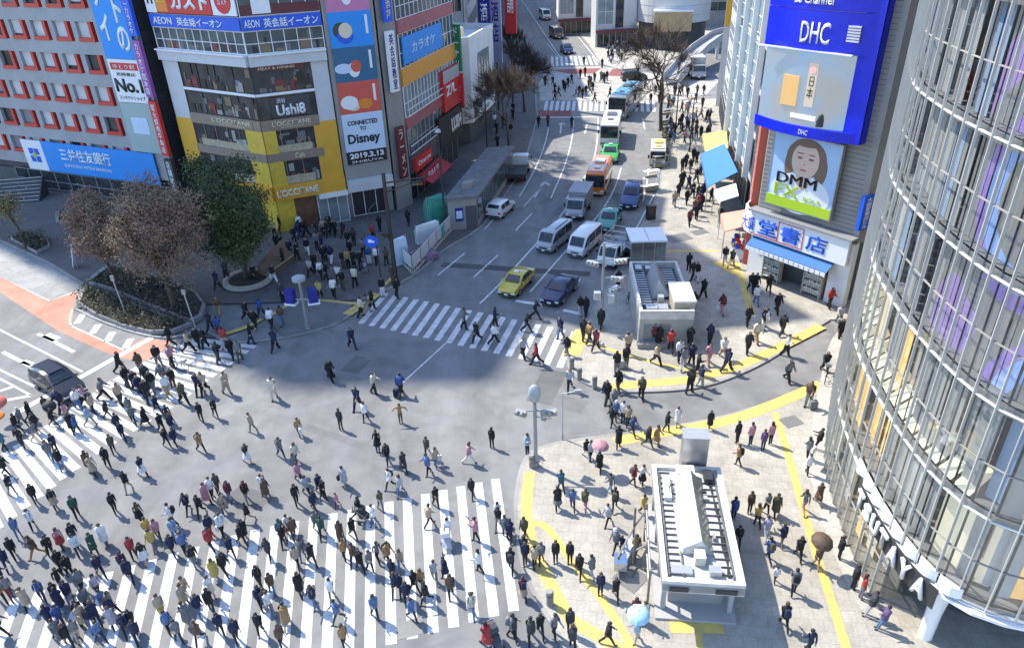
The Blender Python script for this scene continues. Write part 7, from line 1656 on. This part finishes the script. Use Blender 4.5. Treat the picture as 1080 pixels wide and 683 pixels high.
# where each person stands (photo pixel of the feet), coat and trouser colour, heading in eighths of a turn, details:
# b backpack  l long coat  s skirt  h long hair  t hat  S standing  p hand raised  a arms out  c child  L leaning  f brown hair  U arms up
PEOPLE = """
128 392 k k 0 ;136 409 k c 0 ;111 421 g k 0 b;129 427 e c 7 hf;100 436 e k 0 ;115 441 k k 0 ;67 433 n k 6 ;85 432 w d 0 f;91 429 p k 0 h;96 448 l g 0 ;72 443 p g 7 h;78 456 k k 7 l;58 449 k k 0 ;51 436 r k 7 f;34 443 k k 0 h;40 455 k c 7
25 450 g c 0 t;20 456 k k 0 ;127 457 n n 7 ;139 438 g c 7 b;181 365 k k 4 h;150 394 r g 3 bf;169 387 k g 6 h;183 387 p k 0 h;200 371 e k 0 ;210 366 k k 6 l;217 367 k k 6 ;231 382 k c 2 ;238 367 x s 2 h;245 377 k k 6 ;254 381 g o 6
266 363 k n 0 ;232 354 b q 3 b;223 350 k k 2 ;174 405 g c 6 l;184 410 k r 7 ;178 418 w e 7 lh;195 426 o k 7 ;211 415 n k 6 sh;217 415 e k 6 lf;240 415 e e 7 lh;228 440 k k 7 b;213 444 k k 7 ;155 449 k k 0 l;179 446 n r 7 s;142 447 g k 7
167 435 n k 7 ;158 423 k k 7 ;150 418 n n 7 ;145 413 k k 7 ;163 413 k g 6 ;157 406 c k 6 ;267 455 e g 4 ;172 456 k k 7 ;183 456 n d 7 f;7 476 a k 0 ;25 472 k k 7 ;40 465 g e 0 ;55 486 g d 7 b;66 494 k d 7 ;60 478 n k 7 ;95 495 r k 7 lh;100 501 e e 7 s
115 493 k k 7 b;121 478 o k 7 ;131 464 n k 7 ;136 517 k e 6 h;83 458 b n 0 ;8 501 k k 0 ;14 521 k g 0 ;39 531 k k 7 h;60 537 k e 7 sb;83 546 v k 7 ;123 541 k k 7 ;36 557 w n 7 b;21 567 d d 7 h;66 577 p x 7 sh;82 575 k n 7 h;112 574 w u 7 lf
177 471 k k 7 b;186 470 n n 7 ;213 476 t k 7 b;262 488 k w 7 sb;152 502 n w 7 s;149 550 r k 7 sh;184 554 w k 4 b;199 540 n k 6 b;213 543 k k 6 ;219 531 p k 7 lf;225 525 w k 7 ;231 521 r k 7 ;243 527 q d 7 b;261 528 k g 7 b;263 550 k e 5 h;279 521 w k 6 b
259 569 k k 7 lh;236 564 w k 7 b;223 565 n q 7 ;237 541 e c 7 ;158 566 y e 7 ;168 568 p v 7 h;186 568 l d 7 b;297 482 g n 7 b;313 487 m k 7 hf;312 499 g k 7 h;316 508 p c 7 ;314 533 k k 7 ;324 522 s k 7 h;338 521 n k 7 ;342 527 k k 7 ;332 538 n k 7
356 534 p q 6 c;364 513 s s 6 lh;399 476 k k 6 sp;409 488 k k 6 b;412 515 w k 5 b;402 538 o g 7 ;379 546 k k 0 ;395 554 w d 5 ;297 568 a n 7 ;305 563 w x 7 s;311 569 r r 7 ;335 561 g k 7 ;341 566 v k 6 ;360 570 r k 6 lh;373 567 k r 7 h;282 526 r g 7 l
426 497 c k 7 l;452 500 d k 5 ;451 481 o k 6 ;460 493 e d 7 hf;495 488 p w 0 h;519 472 k k 2 S;556 479 l n 7 p;460 534 k k 7 h;453 554 e k 1 ;498 524 k k 6 ;473 568 w l 6 h;502 570 p k 4 U;423 522 s d 6 hf;533 566 g k 2 ;538 569 n k 2 ;525 550 w k 6 h
553 567 o k 6 ;526 557 k g 6 ;10 600 n n 7 ;17 588 k k 7 ;40 587 r t 5 hf;56 588 k k 7 ;67 602 k k 7 ;76 609 k k 7 ;84 585 w n 7 h;101 584 v k 7 l;108 608 n n 7 ;133 603 n n 7 b;139 612 n k 7 ;30 640 e k 7 lf;47 634 b n 7 b;4 635 z k 7 h;14 632 g q 7
62 635 k r 7 h;66 620 k k 7 ;76 635 n d 7 ;89 624 g k 7 ;106 629 i c 7 h;94 643 g n 7 ;67 662 b n 7 ;88 657 k k 7 ;99 663 n d 7 ;84 676 g e 7 ;108 676 d n 7 ;122 662 i k 7 lh;135 669 n k 7 ;64 676 g k 7 ;74 680 k k 7 ;3 669 c k 0 ;5 617 n k 0
142 588 x k 7 b;154 593 k w 6 sh;163 579 y g 6 ;184 585 n n 7 b;196 583 d k 7 ;207 597 k g 7 ;197 630 e k 7 ;228 611 y w 7 lhf;224 579 x n 7 b;238 605 k k 7 b;245 587 n k 7 ;224 630 w m 7 sh;212 650 n d 7 ;212 677 r k 6 f;234 669 n k 7 ;172 649 e y 7 f
180 667 d k 7 ;190 677 g k 7 ;251 677 n k 7 ;275 619 k k 6 b;276 640 n k 7 ;276 669 k k 6 ;147 676 n k 7 ;142 664 k k 7 ;256 574 k k 7 ;285 590 c k 6 h;300 574 k k 6 ;314 597 e k 6 hf;330 595 k k 7 ;364 590 t k 7 f;374 594 r n 6 ;381 602 k k 7 h
391 603 g k 7 ;399 592 g k 7 ;410 594 t k 7 b;415 612 n k 6 ;418 626 n n 6 ;317 626 k k 7 lh;288 626 r d 7 ;332 640 n d 6 b;351 632 w g 6 h;357 655 d c 5 ;303 659 t e 2 l;282 642 c n 7 ;396 651 d k 7 h;364 682 t k 7 h;298 682 r k 7 h;320 590 g d 6 h
423 600 e d 6 hf;422 627 n k 6 ;430 636 n k 6 ;438 624 k k 3 ;445 621 t k 6 h;450 635 k k 5 ;459 613 s g 2 ;470 609 n k 5 lh;476 630 r k 6 ;498 648 m d 6 bf;506 603 w k 4 h;435 653 d n 7 ;514 681 x k 3 lh;540 672 g k 0 b;539 602 k k 2 b;553 589 n k 2 ;552 631 q e 2 sb
560 676 c k 2 ;586 593 k k 6 S;601 594 k k 6 hS;611 607 k k 6 h;624 609 g s 3 ;633 627 n n 6 S;649 631 k k 6 ;601 667 c k 6 S;585 672 g k 7 ;570 670 k k 6 h;641 679 k k 0 ;670 652 q k 6 h;671 676 l e 5 t;679 657 m e 6 l;554 594 n c 6 ;571 594 g k 6 ;564 598 e k 2
649 580 g k 5 t;656 581 n k 5 c;670 588 t o 6 b;604 684 c k 2 ;542 672 c k 2 ;618 483 k w 6 ;623 485 s k 6 h;632 496 k k 6 l;668 512 q k 7 b;677 512 w k 7 s;592 518 a k 2 ;588 537 k g 2 ls;604 537 d n 2 ;617 537 o p 2 ;644 522 g l 3 ;648 537 k k 2 b
641 553 s k 5 ;652 472 k k 2 l;678 544 y k 6 ;667 459 b k 7 ;615 358 k k 1 b;621 361 t k 1 l;628 369 q k 1 ;598 376 k g 3 ;601 411 s k 6 ;660 388 k o 2 ;662 374 e k 2 h;652 413 k c 2 ;650 394 k g 2 b;640 424 k k 5 b;676 421 o k 6 ;647 434 g c 6
649 442 d k 6 t;657 444 w k 6 ;645 449 k k 5 ;662 449 e k 6 h;714 449 w s 6 lhb;692 384 e k 7 ;716 381 w n 6 ;707 371 x k 2 ;690 364 q k 2 ;695 366 k k 2 b;727 414 k k 1 sh;720 389 g s 2 ;729 386 n k 2 ;727 368 k k 2 l;633 347 k k 2 ;683 471 k c 7 b
692 469 t o 7 lf;703 455 k k 0 ;748 363 n k 2 ;747 384 p p 6 lh;762 378 w e 6 ;766 391 n k 1 h;788 373 c k 6 b;797 361 m t 6 ;828 375 w k 7 ;824 353 k k 1 ;830 402 g k 6 ;869 393 k k 6 ;852 428 r g 5 h;748 453 k t 6 lf;735 395 k k 0 ;738 408 n s 0 b
805 346 n k 6 ;788 344 k k 6 b;777 467 k k 2 S;791 469 p n 2 S;804 475 u n 2 S;812 468 p k 2 Sh;778 491 t k 3 b;862 474 k k 4 L;851 484 g k 2 h;851 500 w k 6 ;862 531 r e 6 lf;847 540 g p 2 h;790 541 r k 6 S;807 542 g k 6 ;817 543 o k 6 l;773 548 b k 2
810 591 b n 2 b;841 589 k k 6 ;860 599 r e 6 ;824 576 n g 2 ;807 568 i w 2 ;798 555 y k 2 hf;817 614 w k 6 c;836 626 g k 2 b;826 661 k k 2 b;852 690 n k 2 ;884 589 k k 0 pS;899 621 k k 0 S;907 631 x g 0 Sh;916 649 c s 4 L;929 663 u d 4 L;777 577 k k 6
230 305 n k 2 ;240 296 n k 2 b;269 298 k k 7 ;289 298 k w 7 ;232 332 r t 6 h;261 338 k k 7 ;276 334 b n 2 ;299 318 c k 6 S;287 346 w k 2 h;298 343 r d 2 ;270 346 k k 6 ;338 315 y k 6 h;353 314 w k 2 h;300 281 k k 4 S;293 264 k k 7 ;297 260 o k 6 ;307 271 n k 6
314 274 k k 7 b;311 256 k k 7 ;325 269 k w 6 ;335 264 g k 6 S;333 286 k k 6 S;328 291 s k 6 l;342 278 k k 6 S;350 278 n w 2 b;345 296 k k 0 ;339 293 w k 6 c;317 243 w k 6 ;342 248 e k 6 h;354 249 k k 6 ;348 244 k r 6 ;358 298 w k 6 ;362 305 k o 6 h;375 302 m k 2
363 283 k r 6 S;368 283 t k 6 S;374 283 k k 6 S;381 284 k k 6 h;384 271 g k 2 ;370 271 k k 6 S;374 259 c k 2 S;368 261 k k 6 S;363 251 k k 2 ;394 254 x k 6 S;401 244 k k 2 ;390 279 b w 6 S;398 279 w k 6 S;344 276 n k 6 S;408 279 r k 2 l;415 298 r r 6 l;419 314 k k 7
404 313 k w 6 S;393 326 k k 1 ;387 331 g e 1 ;381 334 m k 1 h;431 238 k k 2 ;291 370 n k 2 h;372 367 n n 7 ;349 401 k k 7 ;290 421 m m 6 ;395 415 m k 0 l;378 431 n n 6 ;386 444 w n 6 h;360 453 c k 2 S;316 459 t k 7 f;423 417 b k 2 ;423 446 t r 6 a;490 347 g k 0
503 360 k k 5 f;521 362 w k 0 ;522 345 n k 0 ;556 350 k k 0 b;552 377 s k 7 ;566 384 x k 4 ;591 357 n d 5 ;565 336 k k 0 ;612 333 k s 2 ;618 334 k k 2 ;634 346 n k 2 ;652 305 k k 2 ;731 329 k k 2 ;726 286 k k 2 ;731 295 k k 5 ;734 297 k w 6 h;741 315 k k 1 b
761 331 q p 2 h;764 278 k s 6 ;771 282 k y 1 h;727 238 q k 6 h;791 308 k k 6 ;796 308 k k 6 ;797 321 w d 2 ;819 330 k k 6 h;805 346 w w 6 l;810 309 k k 2 ;874 325 x k 6 h;884 342 s g 6 ;885 358 k k 6 b
720 197 k k 6 ;734 193 k k 6 ;715 209 k k 2 ;730 209 k k 6 b;724 216 k k 6 ;736 211 k c 2 ;741 210 n k 2 ;737 222 x k 2 ;734 232 k k 2 ;744 202 e k 6 ;750 214 k k 2 l;759 234 k r 6 ;731 170 k k 6 ;722 151 p k 2 ;716 136 k k 6 ;719 132 k n 6 ;724 134 b k 2 ;731 132 l k 2
711 144 k k 2 ;739 145 k k 6 ;734 145 r k 2 ;686 109 k k 6 ;695 109 k k 2 ;691 100 k k 2 ;712 101 k k 6 ;719 100 k k 2 ;725 103 k k 6 ;643 103 k k 7 ;611 101 k k 6 ;627 108 k k 0 ;680 94 g k 2 ;616 68 k k 2 ;594 94 k k 6 ;599 92 k k 2 ;583 90 k k 6 ;612 83 k k 6
617 81 k k 2 ;621 94 r k 6 ;634 85 t k 6 ;640 85 k k 6 ;568 134 k k 6 ;578 134 q k 2 ;603 135 n k 2 ;524 141 k k 6 ;542 74 k k 6 ;618 100 k c 6 ;603 88 k k 2 ;627 87 c k 2
"""
rows_ = []
for tok in PEOPLE.replace('\n', ';').split(';'):
    t = tok.split()
    if len(t) < 5: continue
    rows_.append((int(t[0]), int(t[1]), t[2], t[3], int(t[4]), t[5] if len(t) > 5 else ''))
rnd = random.Random(77)
far_rows = []
# thick knots of people: the tight middle of the lower left crowd and the far pavements
def fill(n, x0, x1, y0, y1, slope, dirs, dest, tops='kkknncgkrewd'):
    for _ in range(n):
        x = rnd.uniform(x0, x1); y = rnd.uniform(y0, y1) + slope * (x - x0)
        dest.append((x, y, rnd.choice(tops), rnd.choice('kkkcndg'), rnd.choice(dirs), rnd.choice(('', '', 'h', 'b', 'l', ''))))
fill(7, 45, 140, 640, 678, 0, (7, 7, 0, 3), rows_)
fill(4, 150, 290, 635, 680, 0, (7, 0, 3), rows_)
fill(34, 703, 752, 92, 148, .0, (2, 6, 0), far_rows); fill(26, 632, 660, 38, 72, 0, (2, 6), far_rows); fill(14, 574, 640, 84, 106, 0, (2, 6, 0), far_rows); fill(22, 527, 556, 30, 112, 0, (2, 6), far_rows); fill(16, 708, 760, 150, 230, .0, (2, 6), far_rows); fill(10, 285, 360, 238, 262, 0, (2, 6, 4), far_rows); fill(8, 520, 548, 120, 160, 0, (2, 6), far_rows)
def ground_z(x, y):
    """is this spot on a raised pavement?"""
    def ins(poly, q):
        c = False
        for i in range(len(poly)):
            (x1, y1), (x2, y2) = poly[i], poly[i - 1]
            if (y1 > q[1]) != (y2 > q[1]) and q[0] < (x2 - x1) * (q[1] - y1) / (y2 - y1) + x1: c = not c
        return c
    g_ = G(x, y, SIDE)
    for poly in (e_left + [(-20, 700), (-300, 700), (-300, 60)], e_right + [(34, 47), (70, 60), (95, 130)], e_low + [(45, 44), (60, 5), (3, 6)]):
        if ins(poly, (g_.x, g_.y)): return SIDE
    return 0.0
rows_.sort(key=lambda r_: -r_[1])
MAXP = 300
far_rows += rows_[MAXP:]
rows_ = rows_[:MAXP]
def zone(x, y):
    if y > 655 and x < 560: return 'at the bottom edge'
    if x < 545 and y > 500 + max(0, (430 - x) * .16) and y > 505: return 'on the lower zebra'
    if x < 275 and y > 345 and y < 560 - x * .85 + 5: return 'on the left zebra'
    if 375 < x < 612 and 310 < y < 392: return 'on the central zebra'
    if x > 870: return 'by the glass building'
    if x > 685 and y > 500 and x < 800: return 'near the station entrance'
    if x > 545 and y > 468: return 'on the station pavement'
    if x > 630 and y > 400: return 'on the side street'
    if x > 590 and y < 400: return 'on the right pavement'
    if x < 430 and y < 350: return 'on the shaded plaza'
    return 'on the open crossing'
DIRN = ['walking right', 'walking away', 'walking away', 'walking away', 'walking left', 'walking nearer', 'walking nearer', 'walking rightwards']
infos = []
def pose_for(f, i, x):
    if 'a' in f: return 'out'
    if 'U' in f: return 'up'
    if 'L' in f: return 'lean'
    if 'p' in f: return 's2'
    if 'S' in f: return 's1'
    return ('w1', 'w2', 'w3', 'w4', 'w1', 'w2', 'w3')[(int(x * 7) + i * 3) % 7]
made = set()
for i, (x, y, t, l, d, f) in enumerate(rows_):
    ps = pose_for(f, i, x); P = PROTO[ps]; zg = ground_z(x, y); g_ = G(x, y, zg)
    sc = rnd.uniform(.86, .96) * (.68 if 'c' in f else 1.0) * (1.06 if y < 330 else 1.0)
    o = bpy.data.objects.new('person', P['body']); o.location = g_; o.rotation_euler = (0, 0, R(d * 45 + rnd.uniform(-16, 16))); o.scale = (sc * rnd.uniform(.88, 1.0), sc * rnd.uniform(.86, .98), sc)
    col.objects.link(o); o['category'] = 'person'; o['group'] = 'people crossing and waiting'
    top, leg = cloth[t], cloth[l]
    long_ = 'l' in f
    for k, m in ((1, top), (2, leg)): o.material_slots[k].link = 'OBJECT'; o.material_slots[k].material = m
    if 's' in f: o.material_slots[2].material = rnd.choice((cloth['k'], skin_m, cloth['c']))
    hm = hair_r if 'f' in f else rnd.choice((hair_k, hair_k, hair_k, hair_r))
    def child(key, nm, m):
        c = bpy.data.objects.new(nm, P[key]); col.objects.link(c); c.parent = o
        c.material_slots[0].link = 'OBJECT'; c.material_slots[0].material = m; return c
    child('long' if 'h' in f else 'hair', 'hair', hm)
    if 't' in f: child('hat', 'hat', cloth['s'] if t != 's' else cloth['g'])
    if long_: child('coat', 'coat', top)
    elif 's' not in f and rnd.random() < .8: child('jacket', 'jacket', top)
    if 's' in f: child('skirt', 'skirt', leg)
    pk = None
    if 'b' in f:
        pk = rnd.choice('kkkcnxgo') if t in 'wesmgpltdi' else rnd.choice('xgocne' if t != 'c' else 'kxne'); child('pack', 'backpack', cloth[pk])
    kind = 'child' if 'c' in f else 'person'
    garment = 'long coat' if long_ else 'dress' if ('s' in f and t == l) else ('top' if t in 'wsmli' else 'jacket')
    low = 'blue jeans' if l == 'd' else CLOTH[l][0] + (' skirt' if 's' in f else ' trousers')
    act = {'out': 'with arms spread', 'up': 'with arms raised', 'lean': 'leaning back', 's2': 'holding up a phone', 's1': 'standing'}.get(ps, DIRN[d])
    infos.append(dict(o=o, x=x, y=y, at={'hair': 'hatted' if 't' in f else 'long haired' if 'h' in f else '', 'who': kind, 'top': f"{CLOTH[t][0]} {garment}", 'low': low, 'pk': (CLOTH[pk][0] + ' backpack') if pk else '', 'act': act, 'z': zone(x, y)}))
# labels: say as much as fits; if look-alikes remain, rank from the left among everyone the words fit
ORD = 'leftmost second third fourth fifth sixth seventh eighth ninth tenth eleventh twelfth thirteenth fourteenth fifteenth'.split()
def words(at, keys):
    w = ((at['hair'] + ' ') if 'hair' in keys and at['hair'] else '') + at['who'] + ' in ' + at['top']
    if 'low' in keys: w += (', ' if 'pk' in keys and at['pk'] else ' and ') + at['low']
    if 'pk' in keys and at['pk']: w += ' with ' + at['pk']
    if 'act' in keys: w += ', ' + at['act']
    return w + ' ' + at['z']
KEYS = [('hair', 'low', 'pk', 'act'), ('low', 'pk', 'act'), ('hair', 'low', 'act'), ('hair', 'low', 'pk'), ('low', 'act'), ('low', 'pk'), ('hair', 'pk', 'act'), ('hair', 'act'), ('pk', 'act'), ('hair', 'low'), ('low',)]
def fits(q, p, keys):
    a, b = q['at'], p['at']
    return all(a[k] == b[k] for k in ('who', 'top', 'z')) and all((not a[k] and k in ('hair', 'pk')) or a[k] == b[k] for k in keys)
for q in infos:
    best = None
    for keys in KEYS:
        w = words(q['at'], keys); m = [p for p in infos if fits(q, p, keys)]; nw = len(w.replace(',', '').split())
        if len(m) == 1 and nw <= 16: best = (0, w); break
        if len(m) > 1 and nw <= 13 and (best is None or len(m) < best[0]):
            m.sort(key=lambda p: p['x']); k = m.index(q)
            best = (len(m), w + ', ' + ('rightmost such' if k == len(m) - 1 else 'leftmost such' if k == 0 else (ORD[k] + ' from left' if k < len(ORD) else 'far right')))
    q['o']['label'] = best[1]
# the rest, far and small: one crowd
idx = {}; cm = MB(); mats_ = []
def slot(m):
    if m not in idx: idx[m] = len(mats_); mats_.append(m)
    return idx[m]
for i, (x, y, t, l, d, f) in enumerate(far_rows):
    ps = pose_for(f, i, x); me = PROTO[ps]['low']; g_ = G(x, y, ground_z(x, y)); a = R(d * 45 + rnd.uniform(-20, 20)); c, s = math.cos(a), math.sin(a); sc = rnd.uniform(1.02, 1.12)
    sl = [slot(skin_m), slot(cloth[t]), slot(cloth[l]), slot(shoe_m), slot(eye_m)]; n0 = len(cm.v)
    for me_, hairy in ((me, False), (PROTO[ps]['hair'], True)):
        n0 = len(cm.v)
        cm.v += [(g_.x + (q.co.x * c - q.co.y * s) * sc, g_.y + (q.co.x * s + q.co.y * c) * sc, g_.z + q.co.z * sc) for q in me_.vertices]
        for p in me_.polygons: cm.f.append(tuple(n0 + k for k in p.vertices)); cm.mi.append(slot(hair_k) if hairy else sl[p.material_index])
o = cm.build('far_crowd', mats_, None, smooth=80, fix=False); o['kind'] = 'stuff'; o['label'] = 'dense distant crowd of tiny walking figures on the far pavements'
# ---------------------------------------------------------------- things people hold or push
def umbrella(label, px, h, m, r=.55, tilt=(0, 0), z=.0):
    b = G(*px, z); e = empty('umbrella', (b.x, b.y, b.z + h), 0, label, 'umbrella'); e.rotation_euler = (tilt[0], tilt[1], 0)
    LB().lathe([(r, 0), (r * .93, .10), (r * .7, .22), (r * .35, .31), (.02, .34)], (0, 0, 0), 10).build('canopy', m, e, smooth=25)
    m_ = LB(); m_.tube((0, 0, -.62), (0, 0, .40), .013); m_.build('shaft', trim, e); m_ = LB(); m_.tube((0, 0, -.70), (0, 0, -.60), .022); m_.build('handle', mat('wood_handle', (.20, .11, .05), .5), e)
umbrella('pink rimmed dark parasol on the station pavement', (632, 496), 1.75, mat('parasol_rose', (.42, .22, .24), .7), .5, (0, .1), .12)
umbrella('brown umbrella held over the yellow strip by the glass building', (860, 599), 1.75, mat('umbrella_brown', (.09, .055, .035), .7), .52, (.25, .1), .12)
umbrella('pale blue umbrella at the bottom edge by the station entrance', (671, 676), 1.7, mat('umbrella_sky', (.36, .55, .68), .7), .5, (.15, 0), .12)
umbrella('orange umbrella at the left edge of the left zebra', (4, 462), 1.6, mat('umbrella_orange', (.62, .20, .03), .7), .6)
umbrella('red and pale umbrella above the orange one at the left edge', (6, 443), 1.4, mat('umbrella_red', (.55, .16, .12), .7), .55, (.3, .2))
umbrella('small black umbrella carried low on the left zebra', (57, 440), .9, mat('umbrella_black', (.02, .02, .022), .7), .42, (.4, .5))
def bag(label, px, m, w=.36, h=.34, z=0.0, lift=.35):
    b = G(*px, z); e = empty('shopping_bag', (b.x, b.y, b.z + lift), rnd.uniform(0, 3), label, 'bag')
    m_ = LB(); m_.loft([[(-w / 2, -.07, 0), (w / 2, -.07, 0), (w / 2, .07, 0), (-w / 2, .07, 0)], [(-w * .55, -.09, h * .6), (w * .55, -.09, h * .6), (w * .55, .09, h * .6), (-w * .55, .09, h * .6)], [(-w * .48, -.05, h), (w * .48, -.05, h), (w * .48, .05, h), (-w * .48, .05, h)]]); m_.build('pouch', m, e)
    m_ = LB(); m_.path([(-.09, 0, h), (-.07, 0, h + .2), (.07, 0, h + .2), (.09, 0, h)], .012, 5); m_.build('handle', m, e)
for a in (('big white shopping bag beside the person in tan on the open crossing', (318, 461), cloth['w'], .5, .45), ('black handbag beside the pale grey coat mid crossing', (360, 510), cloth['k'], .36, .34), ('white bag held by the person in beige mid crossing', (463, 490), cloth['w'], .4, .36), ('white tote at the side of the maroon coat on the shaded right pavement', (757, 331), cloth['w'], .34, .3, .12),
          ('dark briefcase carried through the shaded part of the crossing', (352, 401), cloth['k'], .45, .32), ('white placard sized bag by the glass building', (854, 491), cloth['w'], .5, .4, .12, .9), ('white bag carried at the right of the lower left crowd', (232, 563), cloth['w'], .36, .34), ('beige shoulder bag in the lower left crowd', (238, 540), cloth['e'], .4, .36), ('dark red bag carried on the lower zebra', (309, 562), cloth['q'], .42, .3), ('yellow bag near the bottom left of the lower zebra', (172, 648), cloth['y'], .3, .3)): bag(*a)
def suitcase(label, px, m, z=0.0, az=0):
    b = G(*px, z); e = empty('suitcase', b, az, label, 'suitcase')
    m_ = LB(); m_.loft([[(-.2, -.13, .06), (.2, -.13, .06), (.2, .13, .06), (-.2, .13, .06)], [(-.23, -.14, .1), (.23, -.14, .1), (.23, .14, .1), (-.23, .14, .1)], [(-.23, -.14, .58), (.23, -.14, .58), (.23, .14, .58), (-.23, .14, .58)], [(-.2, -.12, .62), (.2, -.12, .62), (.2, .12, .62), (-.2, .12, .62)]]); m_.build('shell', m, e, smooth=40)
    m_ = LB(); m_.path([(-.1, .1, .6), (-.1, .1, 1.0), (.1, .1, 1.0), (.1, .1, .6)], .014, 5); m_.build('handle', alu, e)
    for x in (-.18, .18):
        m_ = LB(); m_.tube((x, -.1, .04), (x + .03, -.1, .04), .04, .04, 8); m_.build('wheel', tyre, e)
suitcase('grey suitcase beside the person in brown at the side street kerb', (857, 431), cloth['g'], .12)
suitcase('dark blue suitcase pulled across the shaded part of the crossing', (419, 418), cloth['n'])
suitcase('silver suitcase near the lower zebra corner kerb', (655, 388), cloth['s'], .12)
